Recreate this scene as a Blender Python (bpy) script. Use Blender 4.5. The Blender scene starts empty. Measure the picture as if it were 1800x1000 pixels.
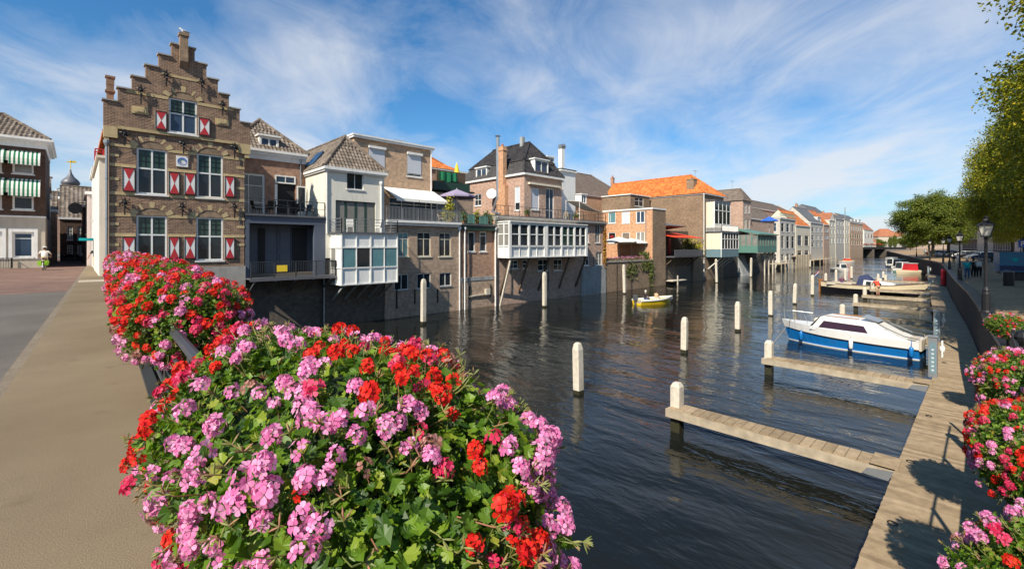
import bpy, bmesh, math, random
from mathutils import Vector, Matrix, noise
C = bpy.context.scene.collection
R = math.radians
PI = math.pi
# World frame: X runs along the canal away from the bridge, Y into the left bank, Z = 0 at the water.
CAM = (-1.34, -33.3, 5.9)
YAW = R(-43.8)
FX, FY = math.sin(-YAW), math.cos(YAW)          # camera forward on the ground plan
RX, RY = math.cos(YAW), math.sin(YAW)           # camera right
FPX, CXP, HZ = 800.0, 900.0, 432.0

# ---- survey: distances measured on the photograph, turned into metres on known vertical/horizontal planes
def onY(px, Y=0.0):
    u = (px-CXP)/FPX
    D = (Y-CAM[1])/(u*RY+FY)
    return CAM[0]+D*(u*RX+FX), D
def fs(px, Y=0.0): return onY(px, Y)[0]
def fz(px, py, Y=0.0): return CAM[2]+onY(px, Y)[1]*(HZ-py)/FPX
def onX(px, X):
    u = (px-CXP)/FPX
    D = (X-CAM[0])/(u*RX+FX)
    return CAM[1]+D*(u*RY+FY), D
def fy(px, X): return onX(px, X)[0]
def fzx(px, py, X): return CAM[2]+onX(px, X)[1]*(HZ-py)/FPX
def onZ(px, py, z=0.0):
    u = (px-CXP)/FPX
    D = (CAM[2]-z)*FPX/(py-HZ)
    return CAM[0]+D*(u*RX+FX), CAM[1]+D*(u*RY+FY)
def win_rect(x0, x1, yt, yb, Y=0.0):
    m = (x0+x1)/2
    return (fs(x0, Y), fs(x1, Y), fz(m, yb, Y), fz(m, yt, Y))
def win_rectx(x0, x1, yt, yb, X):
    m = (x0+x1)/2
    a, b = fy(x0, X), fy(x1, X)
    return (min(a, b), max(a, b), fzx(m, yb, X), fzx(m, yt, X))

# ---- mesh building
class MB:
    def __init__(s): s.v = []; s.f = []; s.m = []; s.uv = {}; s.cm = 0
    def add(s, vs, fs_, uvs=None):
        o = len(s.v); s.v += [tuple(p) for p in vs]
        for i, f in enumerate(fs_):
            if uvs: s.uv[len(s.f)] = uvs[i]
            s.f.append(tuple(o+k for k in f)); s.m.append(s.cm)
        return s
    def box(s, x0, x1, y0, y1, z0, z1):
        if x0 > x1: x0, x1 = x1, x0
        if y0 > y1: y0, y1 = y1, y0
        if z0 > z1: z0, z1 = z1, z0
        return s.add([(x0,y0,z0),(x1,y0,z0),(x1,y1,z0),(x0,y1,z0),(x0,y0,z1),(x1,y0,z1),(x1,y1,z1),(x0,y1,z1)],
              [(0,3,2,1),(4,5,6,7),(0,1,5,4),(1,2,6,5),(2,3,7,6),(3,0,4,7)])
    def quad(s, a, b, c, d): return s.add([a,b,c,d], [(0,1,2,3)])
    def tri(s, a, b, c): return s.add([a,b,c], [(0,1,2)])
    def poly(s, pts): return s.add(pts, [tuple(range(len(pts)))])
    def prism(s, pts, vec):
        n = len(pts); v = Vector(vec)
        vs = [Vector(p) for p in pts]+[Vector(p)+v for p in pts]
        return s.add(vs, [tuple(range(n-1,-1,-1)), tuple(range(n,2*n))]+[(i,(i+1)%n,n+(i+1)%n,n+i) for i in range(n)])
    def tube(s, pts, rad, n=8, caps=True):
        pts = [Vector(p) for p in pts]
        if not isinstance(rad, (list, tuple)): rad = [rad]*len(pts)
        vs = []; prev = None
        for i, p in enumerate(pts):
            a = pts[max(i-1,0)]; b = pts[min(i+1,len(pts)-1)]
            d = (b-a).normalized() if (b-a).length > 1e-9 else Vector((0,0,1))
            if prev is None:
                e = Vector((0,0,1)) if abs(d.z) < .9 else Vector((1,0,0))
                x = d.cross(e).normalized()
            else:
                x = (prev - d*prev.dot(d))
                x = x.normalized() if x.length > 1e-6 else d.orthogonal().normalized()
            prev = x; y = d.cross(x)
            for k in range(n):
                t = 2*PI*k/n
                vs.append(p+(x*math.cos(t)+y*math.sin(t))*rad[i])
        fs_ = []
        for i in range(len(pts)-1):
            for k in range(n):
                fs_.append((i*n+k, i*n+(k+1)%n, (i+1)*n+(k+1)%n, (i+1)*n+k))
        if caps:
            fs_.append(tuple(range(n-1,-1,-1))); fs_.append(tuple((len(pts)-1)*n+k for k in range(n)))
        return s.add(vs, fs_)
    def bar(s, p, q, w, h=None):
        p = Vector(p); q = Vector(q); h = h or w
        d = (q-p).normalized(); e = Vector((0,0,1)) if abs(d.z) < .95 else Vector((0,1,0))
        x = d.cross(e).normalized()*(w/2); y = x.normalized().cross(d)*(h/2)
        vs = [p-x-y,p+x-y,p+x+y,p-x+y,q-x-y,q+x-y,q+x+y,q-x+y]
        return s.add(vs, [(0,3,2,1),(4,5,6,7),(0,1,5,4),(1,2,6,5),(2,3,7,6),(3,0,4,7)])
    def lathe(s, prof, n=12, c=(0,0,0), ax=None):
        vs = []; fs_ = []
        for r, z in prof:
            for k in range(n):
                t = 2*PI*k/n; vs.append((c[0]+r*math.cos(t), c[1]+r*math.sin(t), c[2]+z))
        for i in range(len(prof)-1):
            for k in range(n): fs_.append((i*n+k, i*n+(k+1)%n, (i+1)*n+(k+1)%n, (i+1)*n+k))
        fs_.append(tuple(range(n-1,-1,-1))); fs_.append(tuple((len(prof)-1)*n+k for k in range(n)))
        return s.add(vs, fs_)
    def ball(s, c, r, n=10, m=7):
        rx, ry, rz = r if isinstance(r, (tuple, list)) else (r, r, r)
        vs = [(c[0],c[1],c[2]-rz)]; fs_ = []
        for i in range(1, m):
            a = -PI/2+PI*i/m
            for k in range(n):
                t = 2*PI*k/n
                vs.append((c[0]+rx*math.cos(a)*math.cos(t), c[1]+ry*math.cos(a)*math.sin(t), c[2]+rz*math.sin(a)))
        vs.append((c[0],c[1],c[2]+rz)); L = len(vs)-1
        for k in range(n):
            fs_.append((0, 1+(k+1)%n, 1+k)); fs_.append((L, L-n+k, L-n+(k+1)%n))
        for i in range(m-2):
            for k in range(n): fs_.append((1+i*n+k, 1+i*n+(k+1)%n, 1+(i+1)*n+(k+1)%n, 1+(i+1)*n+k))
        return s.add(vs, fs_)
    def loft(s, rings, caps=True):
        n = len(rings[0]); vs = [p for r in rings for p in r]; fs_ = []
        for i in range(len(rings)-1):
            for k in range(n): fs_.append((i*n+k, i*n+(k+1)%n, (i+1)*n+(k+1)%n, (i+1)*n+k))
        if caps:
            fs_.append(tuple(range(n-1,-1,-1))); fs_.append(tuple((len(rings)-1)*n+k for k in range(n)))
        return s.add(vs, fs_)
    def mesh(s, name, mats, off=(0,0,0), smooth=False):
        me = bpy.data.meshes.new(name)
        ox, oy, oz = off
        me.from_pydata([(a-ox, b-oy, c-oz) for a, b, c in s.v], [], s.f)
        if not isinstance(mats, (list, tuple)): mats = [mats]
        for m in mats: me.materials.append(m)
        me.polygons.foreach_set('material_index', s.m)
        if smooth: me.polygons.foreach_set('use_smooth', [True]*len(s.f))
        me.update()
        uvl = me.uv_layers.new(name='UVMap'); data = [0.0]*(2*len(me.loops))
        for p in me.polygons:
            own = s.uv.get(p.index)
            nx, ny, nz = (abs(t) for t in p.normal)
            for j, li in enumerate(p.loop_indices):
                if own: a, b = own[j]
                else:
                    x, y, z = s.v[s.f[p.index][j]]
                    if nz > nx and nz > ny and nz > .8: a, b = x, y
                    elif nx > ny: a, b = y, z
                    else: a, b = x, z
                data[2*li] = a; data[2*li+1] = b
        uvl.data.foreach_set('uv', data)
        return me

def link(name, me, parent=None, loc=None, rz=0):
    o = bpy.data.objects.new(name, me); C.objects.link(o)
    if parent is not None: o.parent = parent
    if loc is not None: o.location = loc
    if rz: o.rotation_euler = (0,0,rz)
    return o
def tag(o, label=None, cat=None, group=None, kind=None):
    if label: o['label'] = label
    if cat: o['category'] = cat
    if group: o['group'] = group
    if kind: o['kind'] = kind
    return o
def structure(name, mb, mats, label=None, cat=None, smooth=False):
    o = link(name, mb.mesh(name, mats, smooth=smooth)); o['kind'] = 'structure'
    tag(o, label, cat); return o
def single(name, mb, mats, label, cat, loc, rz=0, group=None, smooth=False, kind=None, local=False):
    """a thing that is one mesh; mb in world coordinates unless local"""
    me = mb.mesh(name, mats, off=(0,0,0) if local else loc, smooth=smooth)
    return tag(link(name, me, None, loc, rz), label, cat, group, kind)
class Thing:
    """an Empty at the thing's base; parts are given in world coordinates (or local ones)"""
    def __init__(s, name, label, cat, loc, rz=0, group=None, local=False):
        s.o = bpy.data.objects.new(name, None); C.objects.link(s.o); s.o.empty_display_size = .3
        s.o.location = loc; s.o.rotation_euler = (0,0,rz); tag(s.o, label, cat, group)
        s.off = (0,0,0) if local else tuple(loc)
    def part(s, name, mb, mats, parent=None, smooth=False, label=None, kind=None):
        me = mb.mesh(name, mats, off=s.off, smooth=smooth)
        o = link(name, me, parent or s.o); tag(o, label, kind=kind); return o
KIDS = {}
def kids_of(o): return [c for c in bpy.data.objects if c.parent == o]
def copy_tree(o, loc=None, rz=None, label=None, scale=None, top=True):
    c = o.copy(); C.objects.link(c)
    for ch in KIDS.setdefault(o.name, kids_of(o)):
        k = copy_tree(ch, top=False); k.parent = c
    if loc is not None: c.location = loc
    if rz is not None: c.rotation_euler = (0,0,rz)
    if scale is not None: c.scale = scale if isinstance(scale, (tuple, list)) else (scale,)*3
    if label: c['label'] = label
    return c

# ---- materials
def lin(h):
    h = h.lstrip('#'); out = []
    for i in (0,2,4):
        c = int(h[i:i+2],16)/255; out.append(c/12.92 if c <= .04045 else ((c+.055)/1.055)**2.4)
    return tuple(out)
class NT:
    def __init__(s, m): s.t = m.node_tree; s.t.nodes.clear()
    def n(s, typ, **kw):
        nd = s.t.nodes.new(typ)
        for k, v in kw.items():
            if k.startswith('i_'):
                key = k[2:]; nd.inputs[int(key) if key.isdigit() else key.replace('_',' ')].default_value = v
            else: setattr(nd, k, v)
        return nd
    def l(s, a, b): s.t.links.new(a, b)
    def ramp(s, stops):
        nd = s.t.nodes.new('ShaderNodeValToRGB'); cr = nd.color_ramp
        while len(cr.elements) < len(stops): cr.elements.new(.5)
        for e, (p, c) in zip(cr.elements, stops): e.position = p; e.color = (*c, 1) if len(c) == 3 else c
        return nd
    def mix(s, fac, a, b, mode='MIX'):
        nd = s.t.nodes.new('ShaderNodeMix'); nd.data_type = 'RGBA'; nd.blend_type = mode
        for sock, v in ((nd.inputs[0], fac), (nd.inputs[6], a), (nd.inputs[7], b)):
            if hasattr(v, 'links'): s.l(v, sock)
            else: sock.default_value = v if isinstance(v, (int, float)) else (*v, 1)[:4]
        return nd.outputs[2]
def newmat(name):
    m = bpy.data.materials.new(name); m.use_nodes = True; return m, NT(m)
def finish(t, col, rough=.7, bump=None, bdist=.01, bstr=.6, metal=0, spec=.5, **kw):
    b = t.n('ShaderNodeBsdfPrincipled'); o = t.n('ShaderNodeOutputMaterial')
    if hasattr(col, 'links'): t.l(col, b.inputs['Base Color'])
    else: b.inputs['Base Color'].default_value = (*col, 1)
    if hasattr(rough, 'links'): t.l(rough, b.inputs['Roughness'])
    else: b.inputs['Roughness'].default_value = rough
    b.inputs['Metallic'].default_value = metal
    b.inputs['Specular IOR Level'].default_value = spec
    if bump is not None:
        bn = t.n('ShaderNodeBump'); bn.inputs['Distance'].default_value = bdist; bn.inputs['Strength'].default_value = bstr
        t.l(bump, bn.inputs['Height']); t.l(bn.outputs[0], b.inputs['Normal'])
    t.l(b.outputs[0], o.inputs[0]); return b
def sc(c, k): return tuple(min(1, x*k) for x in c)
def paint(name, col, rough=.5, var=.12, vs=1.5, metal=0, bump=.0, spec=.4, grime=.0, gcol=(.08,.07,.05)):
    """painted / plastered / metal surface with soft wear"""
    m, t = newmat(name)
    tc = t.n('ShaderNodeTexCoord')
    n1 = t.n('ShaderNodeTexNoise', i_Scale=vs, i_Detail=6.0); t.l(tc.outputs['Object'], n1.inputs['Vector'])
    col_o = t.mix(n1.outputs[0], sc(col,1-var), sc(col,1+var))
    if grime:
        mp = t.n('ShaderNodeMapping'); mp.inputs['Scale'].default_value = (2.2,2.2,.5); t.l(tc.outputs['Object'], mp.inputs[0])
        n2 = t.n('ShaderNodeTexNoise', i_Scale=1.3, i_Detail=8.0, i_Roughness=.65); t.l(mp.outputs[0], n2.inputs['Vector'])
        r = t.ramp([(.48,(0,0,0)),(.75,(grime,)*3)]); t.l(n2.outputs[0], r.inputs[0])
        col_o = t.mix(r.outputs[0], col_o, gcol)
    n3 = t.n('ShaderNodeTexNoise', i_Scale=60.0, i_Detail=3.0); t.l(tc.outputs['Object'], n3.inputs['Vector'])
    finish(t, col_o, rough, n3.outputs[0] if bump else None, .004, bump, metal, spec)
    return m
def brick(name, c1, c2, mortar, bw=.22, rh=.072, ms=.011, stain=.35, rough=.85, sc_col=(.05,.045,.04)):
    m, t = newmat(name)
    uv = t.n('ShaderNodeTexCoord')
    b = t.n('ShaderNodeTexBrick', offset=.5); t.l(uv.outputs['UV'], b.inputs['Vector'])
    for k, v in (('Color1',c1),('Color2',c2),('Mortar',mortar)): b.inputs[k].default_value = (*v,1)
    b.inputs['Scale'].default_value = 1; b.inputs['Mortar Size'].default_value = ms; b.inputs['Mortar Smooth'].default_value = .3
    b.inputs['Brick Width'].default_value = bw; b.inputs['Row Height'].default_value = rh
    n1 = t.n('ShaderNodeTexNoise', i_Scale=.45, i_Detail=9.0, i_Roughness=.62); t.l(uv.outputs['UV'], n1.inputs['Vector'])
    r = t.ramp([(.42,(0,0,0)),(.72,(stain,)*3)]); t.l(n1.outputs[0], r.inputs[0])
    c = t.mix(r.outputs[0], b.outputs[0], sc_col)
    n2 = t.n('ShaderNodeTexNoise', i_Scale=3.1, i_Detail=5.0); t.l(uv.outputs['UV'], n2.inputs['Vector'])
    r2 = t.ramp([(.35,(.72,.72,.72)),(.65,(1.2,1.17,1.12))]); t.l(n2.outputs[0], r2.inputs[0])
    c = t.mix(.8, c, r2.outputs[0], 'MULTIPLY')
    inv = t.n('ShaderNodeMath', operation='SUBTRACT'); inv.inputs[0].default_value = 1; t.l(b.outputs['Fac'], inv.inputs[1])
    finish(t, c, rough, inv.outputs[0], .012, .7, spec=.25)
    return m
def island(name, stops, rough=.6, spec=.35, transl=0.0, tcol=None, noise_v=.0, bump=0, bs=30.0, tint=None):
    """colour differs from piece to piece (leaf, petal, plank, tile)"""
    m, t = newmat(name)
    g = t.n('ShaderNodeNewGeometry'); r = t.ramp(stops); t.l(g.outputs['Random Per Island'], r.inputs[0])
    c = r.outputs[0]; tc = t.n('ShaderNodeTexCoord')
    if noise_v:
        n = t.n('ShaderNodeTexNoise', i_Scale=tint or 4.0, i_Detail=6.0); t.l(tc.outputs['Object'], n.inputs['Vector'])
        r2 = t.ramp([(.3,(1-noise_v,)*3),(.7,(1+noise_v,)*3)]); t.l(n.outputs[0], r2.inputs[0])
        c = t.mix(1.0, c, r2.outputs[0], 'MULTIPLY')
    bo = None
    if bump:
        n3 = t.n('ShaderNodeTexNoise', i_Scale=bs, i_Detail=4.0); t.l(tc.outputs['Object'], n3.inputs['Vector']); bo = n3.outputs[0]
    p = finish(t, c, rough, bo, .006, bump, spec=spec)
    if transl:
        tr = t.n('ShaderNodeBsdfTranslucent'); mx = t.n('ShaderNodeMixShader'); mx.inputs[0].default_value = transl
        if tcol: t.l(t.mix(.5, c, tcol), tr.inputs[0])
        else: t.l(c, tr.inputs[0])
        out = [n for n in t.t.nodes if n.type == 'OUTPUT_MATERIAL'][0]
        t.l(p.outputs[0], mx.inputs[1]); t.l(tr.outputs[0], mx.inputs[2]); t.l(mx.outputs[0], out.inputs[0])
    return m
def glass(name, col, rough=.04, spec=.32, var=.5):
    m, t = newmat(name); tc = t.n('ShaderNodeTexCoord')
    n = t.n('ShaderNodeTexNoise', i_Scale=.9, i_Detail=2.0); t.l(tc.outputs['Object'], n.inputs['Vector'])
    c = t.mix(n.outputs[0], sc(col,1-var), sc(col,1+var))
    n2 = t.n('ShaderNodeTexNoise', i_Scale=1.6, i_Detail=1.0); t.l(tc.outputs['Object'], n2.inputs['Vector'])
    finish(t, c, rough, n2.outputs[0], .02, .25, spec=spec)
    return m
def ground_mat(name, c1, c2, s1=.35, s2=90, rough=.9, speck=.35, bump=.5, cracks=0, c3=None):
    m, t = newmat(name); tc = t.n('ShaderNodeTexCoord')
    n1 = t.n('ShaderNodeTexNoise', i_Scale=s1, i_Detail=8.0, i_Roughness=.6); t.l(tc.outputs['Object'], n1.inputs['Vector'])
    r1 = t.ramp([(.32,c1),(.68,c2)]); t.l(n1.outputs[0], r1.inputs[0]); c = r1.outputs[0]
    if c3:
        n4 = t.n('ShaderNodeTexNoise', i_Scale=2.3, i_Detail=7.0, i_Roughness=.7); t.l(tc.outputs['Object'], n4.inputs['Vector'])
        r4 = t.ramp([(.58,(0,0,0)),(.7,(.5,.5,.5))]); t.l(n4.outputs[0], r4.inputs[0]); c = t.mix(r4.outputs[0], c, c3)
    n2 = t.n('ShaderNodeTexNoise', i_Scale=s2, i_Detail=2.0); t.l(tc.outputs['Object'], n2.inputs['Vector'])
    r2 = t.ramp([(.3,(1-speck,)*3),(.7,(1+speck,)*3)]); t.l(n2.outputs[0], r2.inputs[0])
    c = t.mix(1.0, c, r2.outputs[0], 'MULTIPLY')
    if cracks:
        v = t.n('ShaderNodeTexVoronoi', feature='DISTANCE_TO_EDGE'); v.inputs['Scale'].default_value = cracks; t.l(tc.outputs['Object'], v.inputs['Vector'])
        r3 = t.ramp([(.0,(.55,.55,.55)),(.05,(1,1,1))]); t.l(v.outputs[0], r3.inputs[0]); c = t.mix(.8, c, r3.outputs[0], 'MULTIPLY')
    finish(t, c, rough, n2.outputs[0], .004, bump, spec=.25)
    return m

MT = {}
MT['white'] = paint('white paint', (.78,.77,.73), .45, .06, grime=.25)
MT['white2'] = paint('clean white', (.76,.75,.71), .45, .08, grime=.2)
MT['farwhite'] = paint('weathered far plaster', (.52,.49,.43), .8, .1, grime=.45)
MT['cream'] = paint('cream paint', (.68,.62,.48), .55, .08, grime=.2)
MT['beige'] = paint('beige plaster', (.5,.44,.35), .8, .1, bump=.5, grime=.2)
MT['plaster'] = paint('white plaster', (.72,.68,.58), .8, .07, bump=.5, grime=.22)
MT['pinkplaster'] = paint('pale pink plaster', (.66,.55,.5), .8, .1, bump=.4, grime=.2)
MT['stone'] = paint('sandstone', (.5,.38,.2), .8, .22, 3, bump=.7, grime=.3)
MT['greystone'] = paint('grey stone', (.33,.31,.28), .85, .25, 2, bump=.8, grime=.4)
MT['concrete'] = paint('weathered concrete', (.3,.31,.31), .8, .35, .9, bump=.7, grime=.6)
MT['iron'] = paint('black iron', (.018,.018,.02), .45, .3, 3, metal=.3)
MT['steelrail'] = paint('dark grey rail paint', (.06,.065,.07), .4, .2, 3, metal=.3)
MT['greyrail'] = paint('galvanised rail', (.25,.26,.27), .45, .15, 3, metal=.4)
MT['zinc'] = paint('zinc pipe', (.36,.38,.39), .4, .2, 2, metal=.7)
MT['darkblue'] = paint('blue grey paint', (.085,.10,.135), .5, .15, grime=.3)
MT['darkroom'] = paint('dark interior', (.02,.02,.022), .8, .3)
MT['red'] = paint('red paint', (.5,.02,.03), .5, .12)
MT['shred'] = paint('shutter red', (.46,.03,.035), .55, .12)
MT['green'] = paint('dark green paint', (.02,.055,.04), .45, .2)
MT['gfabric'] = paint('green fabric', (.01,.16,.07), .8, .2)
MT['yellow'] = paint('yellow fabric', (.8,.55,.03), .7, .1)
MT['purple'] = paint('lilac fabric', (.30,.25,.36), .8, .1)
MT['creamfabric'] = paint('cream awning cloth', (.78,.75,.68), .8, .06)
MT['redfabric'] = paint('red awning cloth', (.75,.06,.02), .75, .12)
MT['bluefabric'] = paint('blue fabric', (.03,.12,.5), .75, .1)
MT['shade'] = paint('roller blind', (.52,.54,.58), .7, .04)
MT['tealpaint'] = paint('green painted wood', (.10,.22,.18), .5, .15, grime=.2)
MT['bluegrey'] = paint('blue grey panel', (.14,.22,.25), .5, .15, grime=.3)
MT['brownwood'] = island('dark wood', [(0,(.07,.05,.035)),(1,(.13,.09,.06))], .75, noise_v=.3)
MT['gl'] = glass('window glass', (.022,.028,.034))
MT['glblue'] = glass('bluish window glass', (.035,.06,.10))
MT['glgreen'] = glass('leaded green glass', (.03,.06,.045))
MT['glturq'] = glass('turquoise glass', (.10,.22,.24), .12)
MT['glcurtain'] = glass('curtained glass', (.22,.21,.19), .1)
MT['bk_gable'] = brick('gable brick', (.15,.078,.05), (.27,.15,.09), (.36,.29,.22), .26, .085, .013, stain=.2)
MT['bk_red'] = brick('red brown brick', (.34,.165,.10), (.45,.24,.155), (.42,.34,.27), stain=.2)
MT['bk_tan'] = brick('tan brick', (.46,.28,.17), (.56,.36,.225), (.52,.42,.32), stain=.1)
MT['bk_grey'] = brick('grey brown brick', (.36,.24,.165), (.47,.325,.23), (.47,.39,.31), stain=.25)
MT['bk_orange'] = brick('orange brick', (.55,.27,.14), (.62,.33,.18), (.52,.38,.26), stain=.1)
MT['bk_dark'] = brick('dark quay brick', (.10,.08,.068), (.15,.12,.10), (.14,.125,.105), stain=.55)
MT['bk_pink'] = brick('pinkish brick', (.42,.245,.175), (.53,.33,.245), (.52,.44,.37), stain=.25)
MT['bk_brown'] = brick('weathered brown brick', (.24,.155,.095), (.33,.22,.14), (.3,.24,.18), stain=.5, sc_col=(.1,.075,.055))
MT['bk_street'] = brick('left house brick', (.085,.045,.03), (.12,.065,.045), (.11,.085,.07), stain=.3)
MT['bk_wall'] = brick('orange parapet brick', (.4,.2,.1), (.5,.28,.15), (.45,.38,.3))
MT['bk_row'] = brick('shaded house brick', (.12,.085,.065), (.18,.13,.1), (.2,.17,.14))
MT['t_grey'] = island('grey brown pantiles', [(0,(.11,.085,.065)),(.5,(.165,.13,.10)),(1,(.225,.185,.145))], .75, noise_v=.25, tint=1.2)
MT['t_black'] = island('black pantiles', [(0,(.022,.02,.02)),(1,(.05,.045,.045))], .5, noise_v=.2, tint=1.2)
MT['t_orange'] = island('orange pantiles', [(0,(.40,.105,.025)),(.5,(.52,.155,.035)),(1,(.62,.22,.06))], .75, noise_v=.2, tint=.8)
MT['t_brown'] = island('brown flat tiles', [(0,(.13,.10,.08)),(1,(.19,.15,.12))], .8, noise_v=.2)
MT['t_red'] = island('red brown tiles', [(0,(.3,.11,.055)),(1,(.4,.16,.08))], .8, noise_v=.2)
MT['t_slate'] = island('slate', [(0,(.10,.10,.105)),(1,(.16,.16,.165))], .6, noise_v=.2)
MT['lead'] = paint('lead grey', (.13,.13,.14), .5, .2, metal=.3)
MT['soil'] = paint('soil', (.035,.025,.018), .95, .3, 8)
MT['asphalt'] = ground_mat('asphalt', (.10,.088,.076), (.15,.132,.115), .3, 140, c3=(.07,.062,.055))
MT['redpave'] = None
MT['sidewalk'] = ground_mat('gritted pavement', (.165,.122,.074), (.225,.172,.108), .4, 140, speck=.38, c3=(.125,.095,.06), bump=.5)
MT['kerb'] = ground_mat('kerb stone', (.17,.135,.095), (.22,.18,.13), 2, 50)
MT['palepave'] = ground_mat('pale paving', (.38,.31,.23), (.46,.39,.3), 1, 30)
MT['earth'] = ground_mat('ground', (.12,.1,.08), (.17,.14,.11), .05, 20)
m, t = newmat('red clinker paving'); tc = t.n('ShaderNodeTexCoord')
b = t.n('ShaderNodeTexBrick'); t.l(tc.outputs['UV'], b.inputs['Vector'])
for k, v in (('Color1',(.16,.092,.07)),('Color2',(.2,.12,.092)),('Mortar',(.13,.1,.085))): b.inputs[k].default_value = (*v,1)
b.inputs['Scale'].default_value = 1; b.inputs['Brick Width'].default_value = .2; b.inputs['Row Height'].default_value = .1; b.inputs['Mortar Size'].default_value = .006
n = t.n('ShaderNodeTexNoise', i_Scale=.6, i_Detail=6.0); t.l(tc.outputs['UV'], n.inputs['Vector'])
r = t.ramp([(.3,(.75,.75,.75)),(.7,(1.2,1.2,1.2))]); t.l(n.outputs[0], r.inputs[0])
finish(t, t.mix(1.0, b.outputs[0], r.outputs[0], 'MULTIPLY'), .85, spec=.25); MT['redpave'] = m
m, t = newmat('quay clinker paving'); tc = t.n('ShaderNodeTexCoord')
b = t.n('ShaderNodeTexBrick'); t.l(tc.outputs['UV'], b.inputs['Vector'])
for k, v in (('Color1',(.3,.2,.11)),('Color2',(.4,.27,.15)),('Mortar',(.22,.16,.1))): b.inputs[k].default_value = (*v,1)
b.inputs['Scale'].default_value = 1; b.inputs['Brick Width'].default_value = .2; b.inputs['Row Height'].default_value = .1; b.inputs['Mortar Size'].default_value = .006
n = t.n('ShaderNodeTexNoise', i_Scale=.4, i_Detail=6.0); t.l(tc.outputs['UV'], n.inputs['Vector'])
r = t.ramp([(.3,(.8,.8,.8)),(.7,(1.15,1.15,1.15))]); t.l(n.outputs[0], r.inputs[0])
finish(t, t.mix(1.0, b.outputs[0], r.outputs[0], 'MULTIPLY'), .85, spec=.25); MT['quaypave'] = m
MT['plank'] = island('weathered dock planks', [(0,(.235,.17,.10)),(.5,(.30,.222,.135)),(1,(.36,.27,.17))], .85, noise_v=.2, bump=.5, tint=5)
MT['timber'] = island('weathered timber', [(0,(.32,.26,.18)),(1,(.4,.335,.245))], .8, noise_v=.25, bump=.5, tint=3)
MT['pole'] = paint('bleached pole wood', (.58,.52,.42), .8, .3, 5, bump=.6, grime=.7, gcol=(.22,.18,.12))
MT['wetwood'] = paint('wet algae wood', (.035,.033,.018), .4, .3, 5)
# water
m, t = newmat('canal water'); tc = t.n('ShaderNodeTexCoord')
def wn(scale, sx, sy, rot, det=2.0, rough=.5, dist=.0):
    mp = t.n('ShaderNodeMapping'); mp.inputs['Scale'].default_value = (sx,sy,1); mp.inputs['Rotation'].default_value = (0,0,R(rot)); t.l(tc.outputs['Object'], mp.inputs[0])
    n = t.n('ShaderNodeTexNoise', i_Scale=scale, i_Detail=det, i_Roughness=rough, i_Distortion=dist); t.l(mp.outputs[0], n.inputs['Vector']); return n.outputs[0]
def mth(op, a, b):
    n = t.n('ShaderNodeMath', operation=op)
    for i, v in enumerate((a, b)):
        if hasattr(v, 'links'): t.l(v, n.inputs[i])
        else: n.inputs[i].default_value = v
    return n.outputs[0]
h = mth('MULTIPLY', wn(.55, 1, .38, 25, 3.0, .45, .3), .12)
h = mth('ADD', h, mth('MULTIPLY', wn(1.7, 1, .4, -30, 3.0, .5, .4), .046))
h = mth('ADD', h, mth('MULTIPLY', wn(6.5, 1, .4, 40, 3.0, .5, .3), .011))
gust = t.ramp([(.40,(.28,.28,.28)),(.62,(1.35,1.35,1.35))]); t.l(wn(.07, 1, .5, 20, 3.0, .5), gust.inputs[0])
h = mth('MULTIPLY', h, gust.outputs[0])
p = finish(t, (.010,.011,.009), .025, h, 1.0, 1.0, spec=.5); p.inputs['IOR'].default_value = 1.34
MT['water'] = m
# ---- sky, sun, camera
scn = bpy.context.scene
w = bpy.data.worlds.new('World'); scn.world = w; w.use_nodes = True
SUN_TO = Vector((-2.85,-.95,2.75)).normalized()
t = NT(w)
sky = t.n('ShaderNodeTexSky', sky_type='NISHITA', sun_disc=False)
sky.sun_elevation = math.asin(SUN_TO.z); sky.sun_rotation = math.atan2(SUN_TO.x, SUN_TO.y)
sky.air_density = 1.0; sky.dust_density = .6; sky.ozone_density = 2.5
tc = t.n('ShaderNodeTexCoord'); sep = t.n('ShaderNodeSeparateXYZ'); t.l(tc.outputs['Generated'], sep.inputs[0])
def mth(op, a, b=None, clamp=False):
    n = t.n('ShaderNodeMath', operation=op, use_clamp=clamp)
    for i, v in enumerate((a, b)):
        if v is None: continue
        if hasattr(v, 'links'): t.l(v, n.inputs[i])
        else: n.inputs[i].default_value = v
    return n.outputs[0]
zz = mth('ADD', mth('MAXIMUM', sep.outputs[2], 0.0), .16)
cv = t.n('ShaderNodeCombineXYZ'); t.l(mth('DIVIDE', sep.outputs[0], zz), cv.inputs[0]); t.l(mth('DIVIDE', sep.outputs[1], zz), cv.inputs[1])
def cloud(scale, rot, lx, off, det=9.0, rough=.6, dist=.5):
    mp = t.n('ShaderNodeMapping', vector_type='TEXTURE'); mp.inputs['Rotation'].default_value = (0,0,R(rot)); mp.inputs['Scale'].default_value = (lx,1,1); mp.inputs['Location'].default_value = (off,off*.7,0)
    t.l(cv.outputs[0], mp.inputs[0])
    n = t.n('ShaderNodeTexNoise', i_Scale=scale, i_Detail=det, i_Roughness=rough, i_Distortion=dist); t.l(mp.outputs[0], n.inputs['Vector']); return n.outputs[0]
O1, O2 = 20.6, 3.9
nn = mth('ADD', mth('MULTIPLY', cloud(.85, 50, 1.25, O1, 4.0, .5, .5), .62), mth('MULTIPLY', cloud(2.3, 44, 1.5, O2, 14.0, .66, .7), .38))
bias = mth('MULTIPLY', mth('SUBTRACT', .335, sep.outputs[2]), .42)
c1 = t.ramp([(.40,(0,0,0)),(.50,(.32,.32,.32)),(.66,(1,1,1))]); t.l(mth('ADD', nn, bias), c1.inputs[0])
hz = mth('POWER', mth('SUBTRACT', 1.0, mth('MULTIPLY', sep.outputs[2], 2.6), True), 2.0, True)
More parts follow.
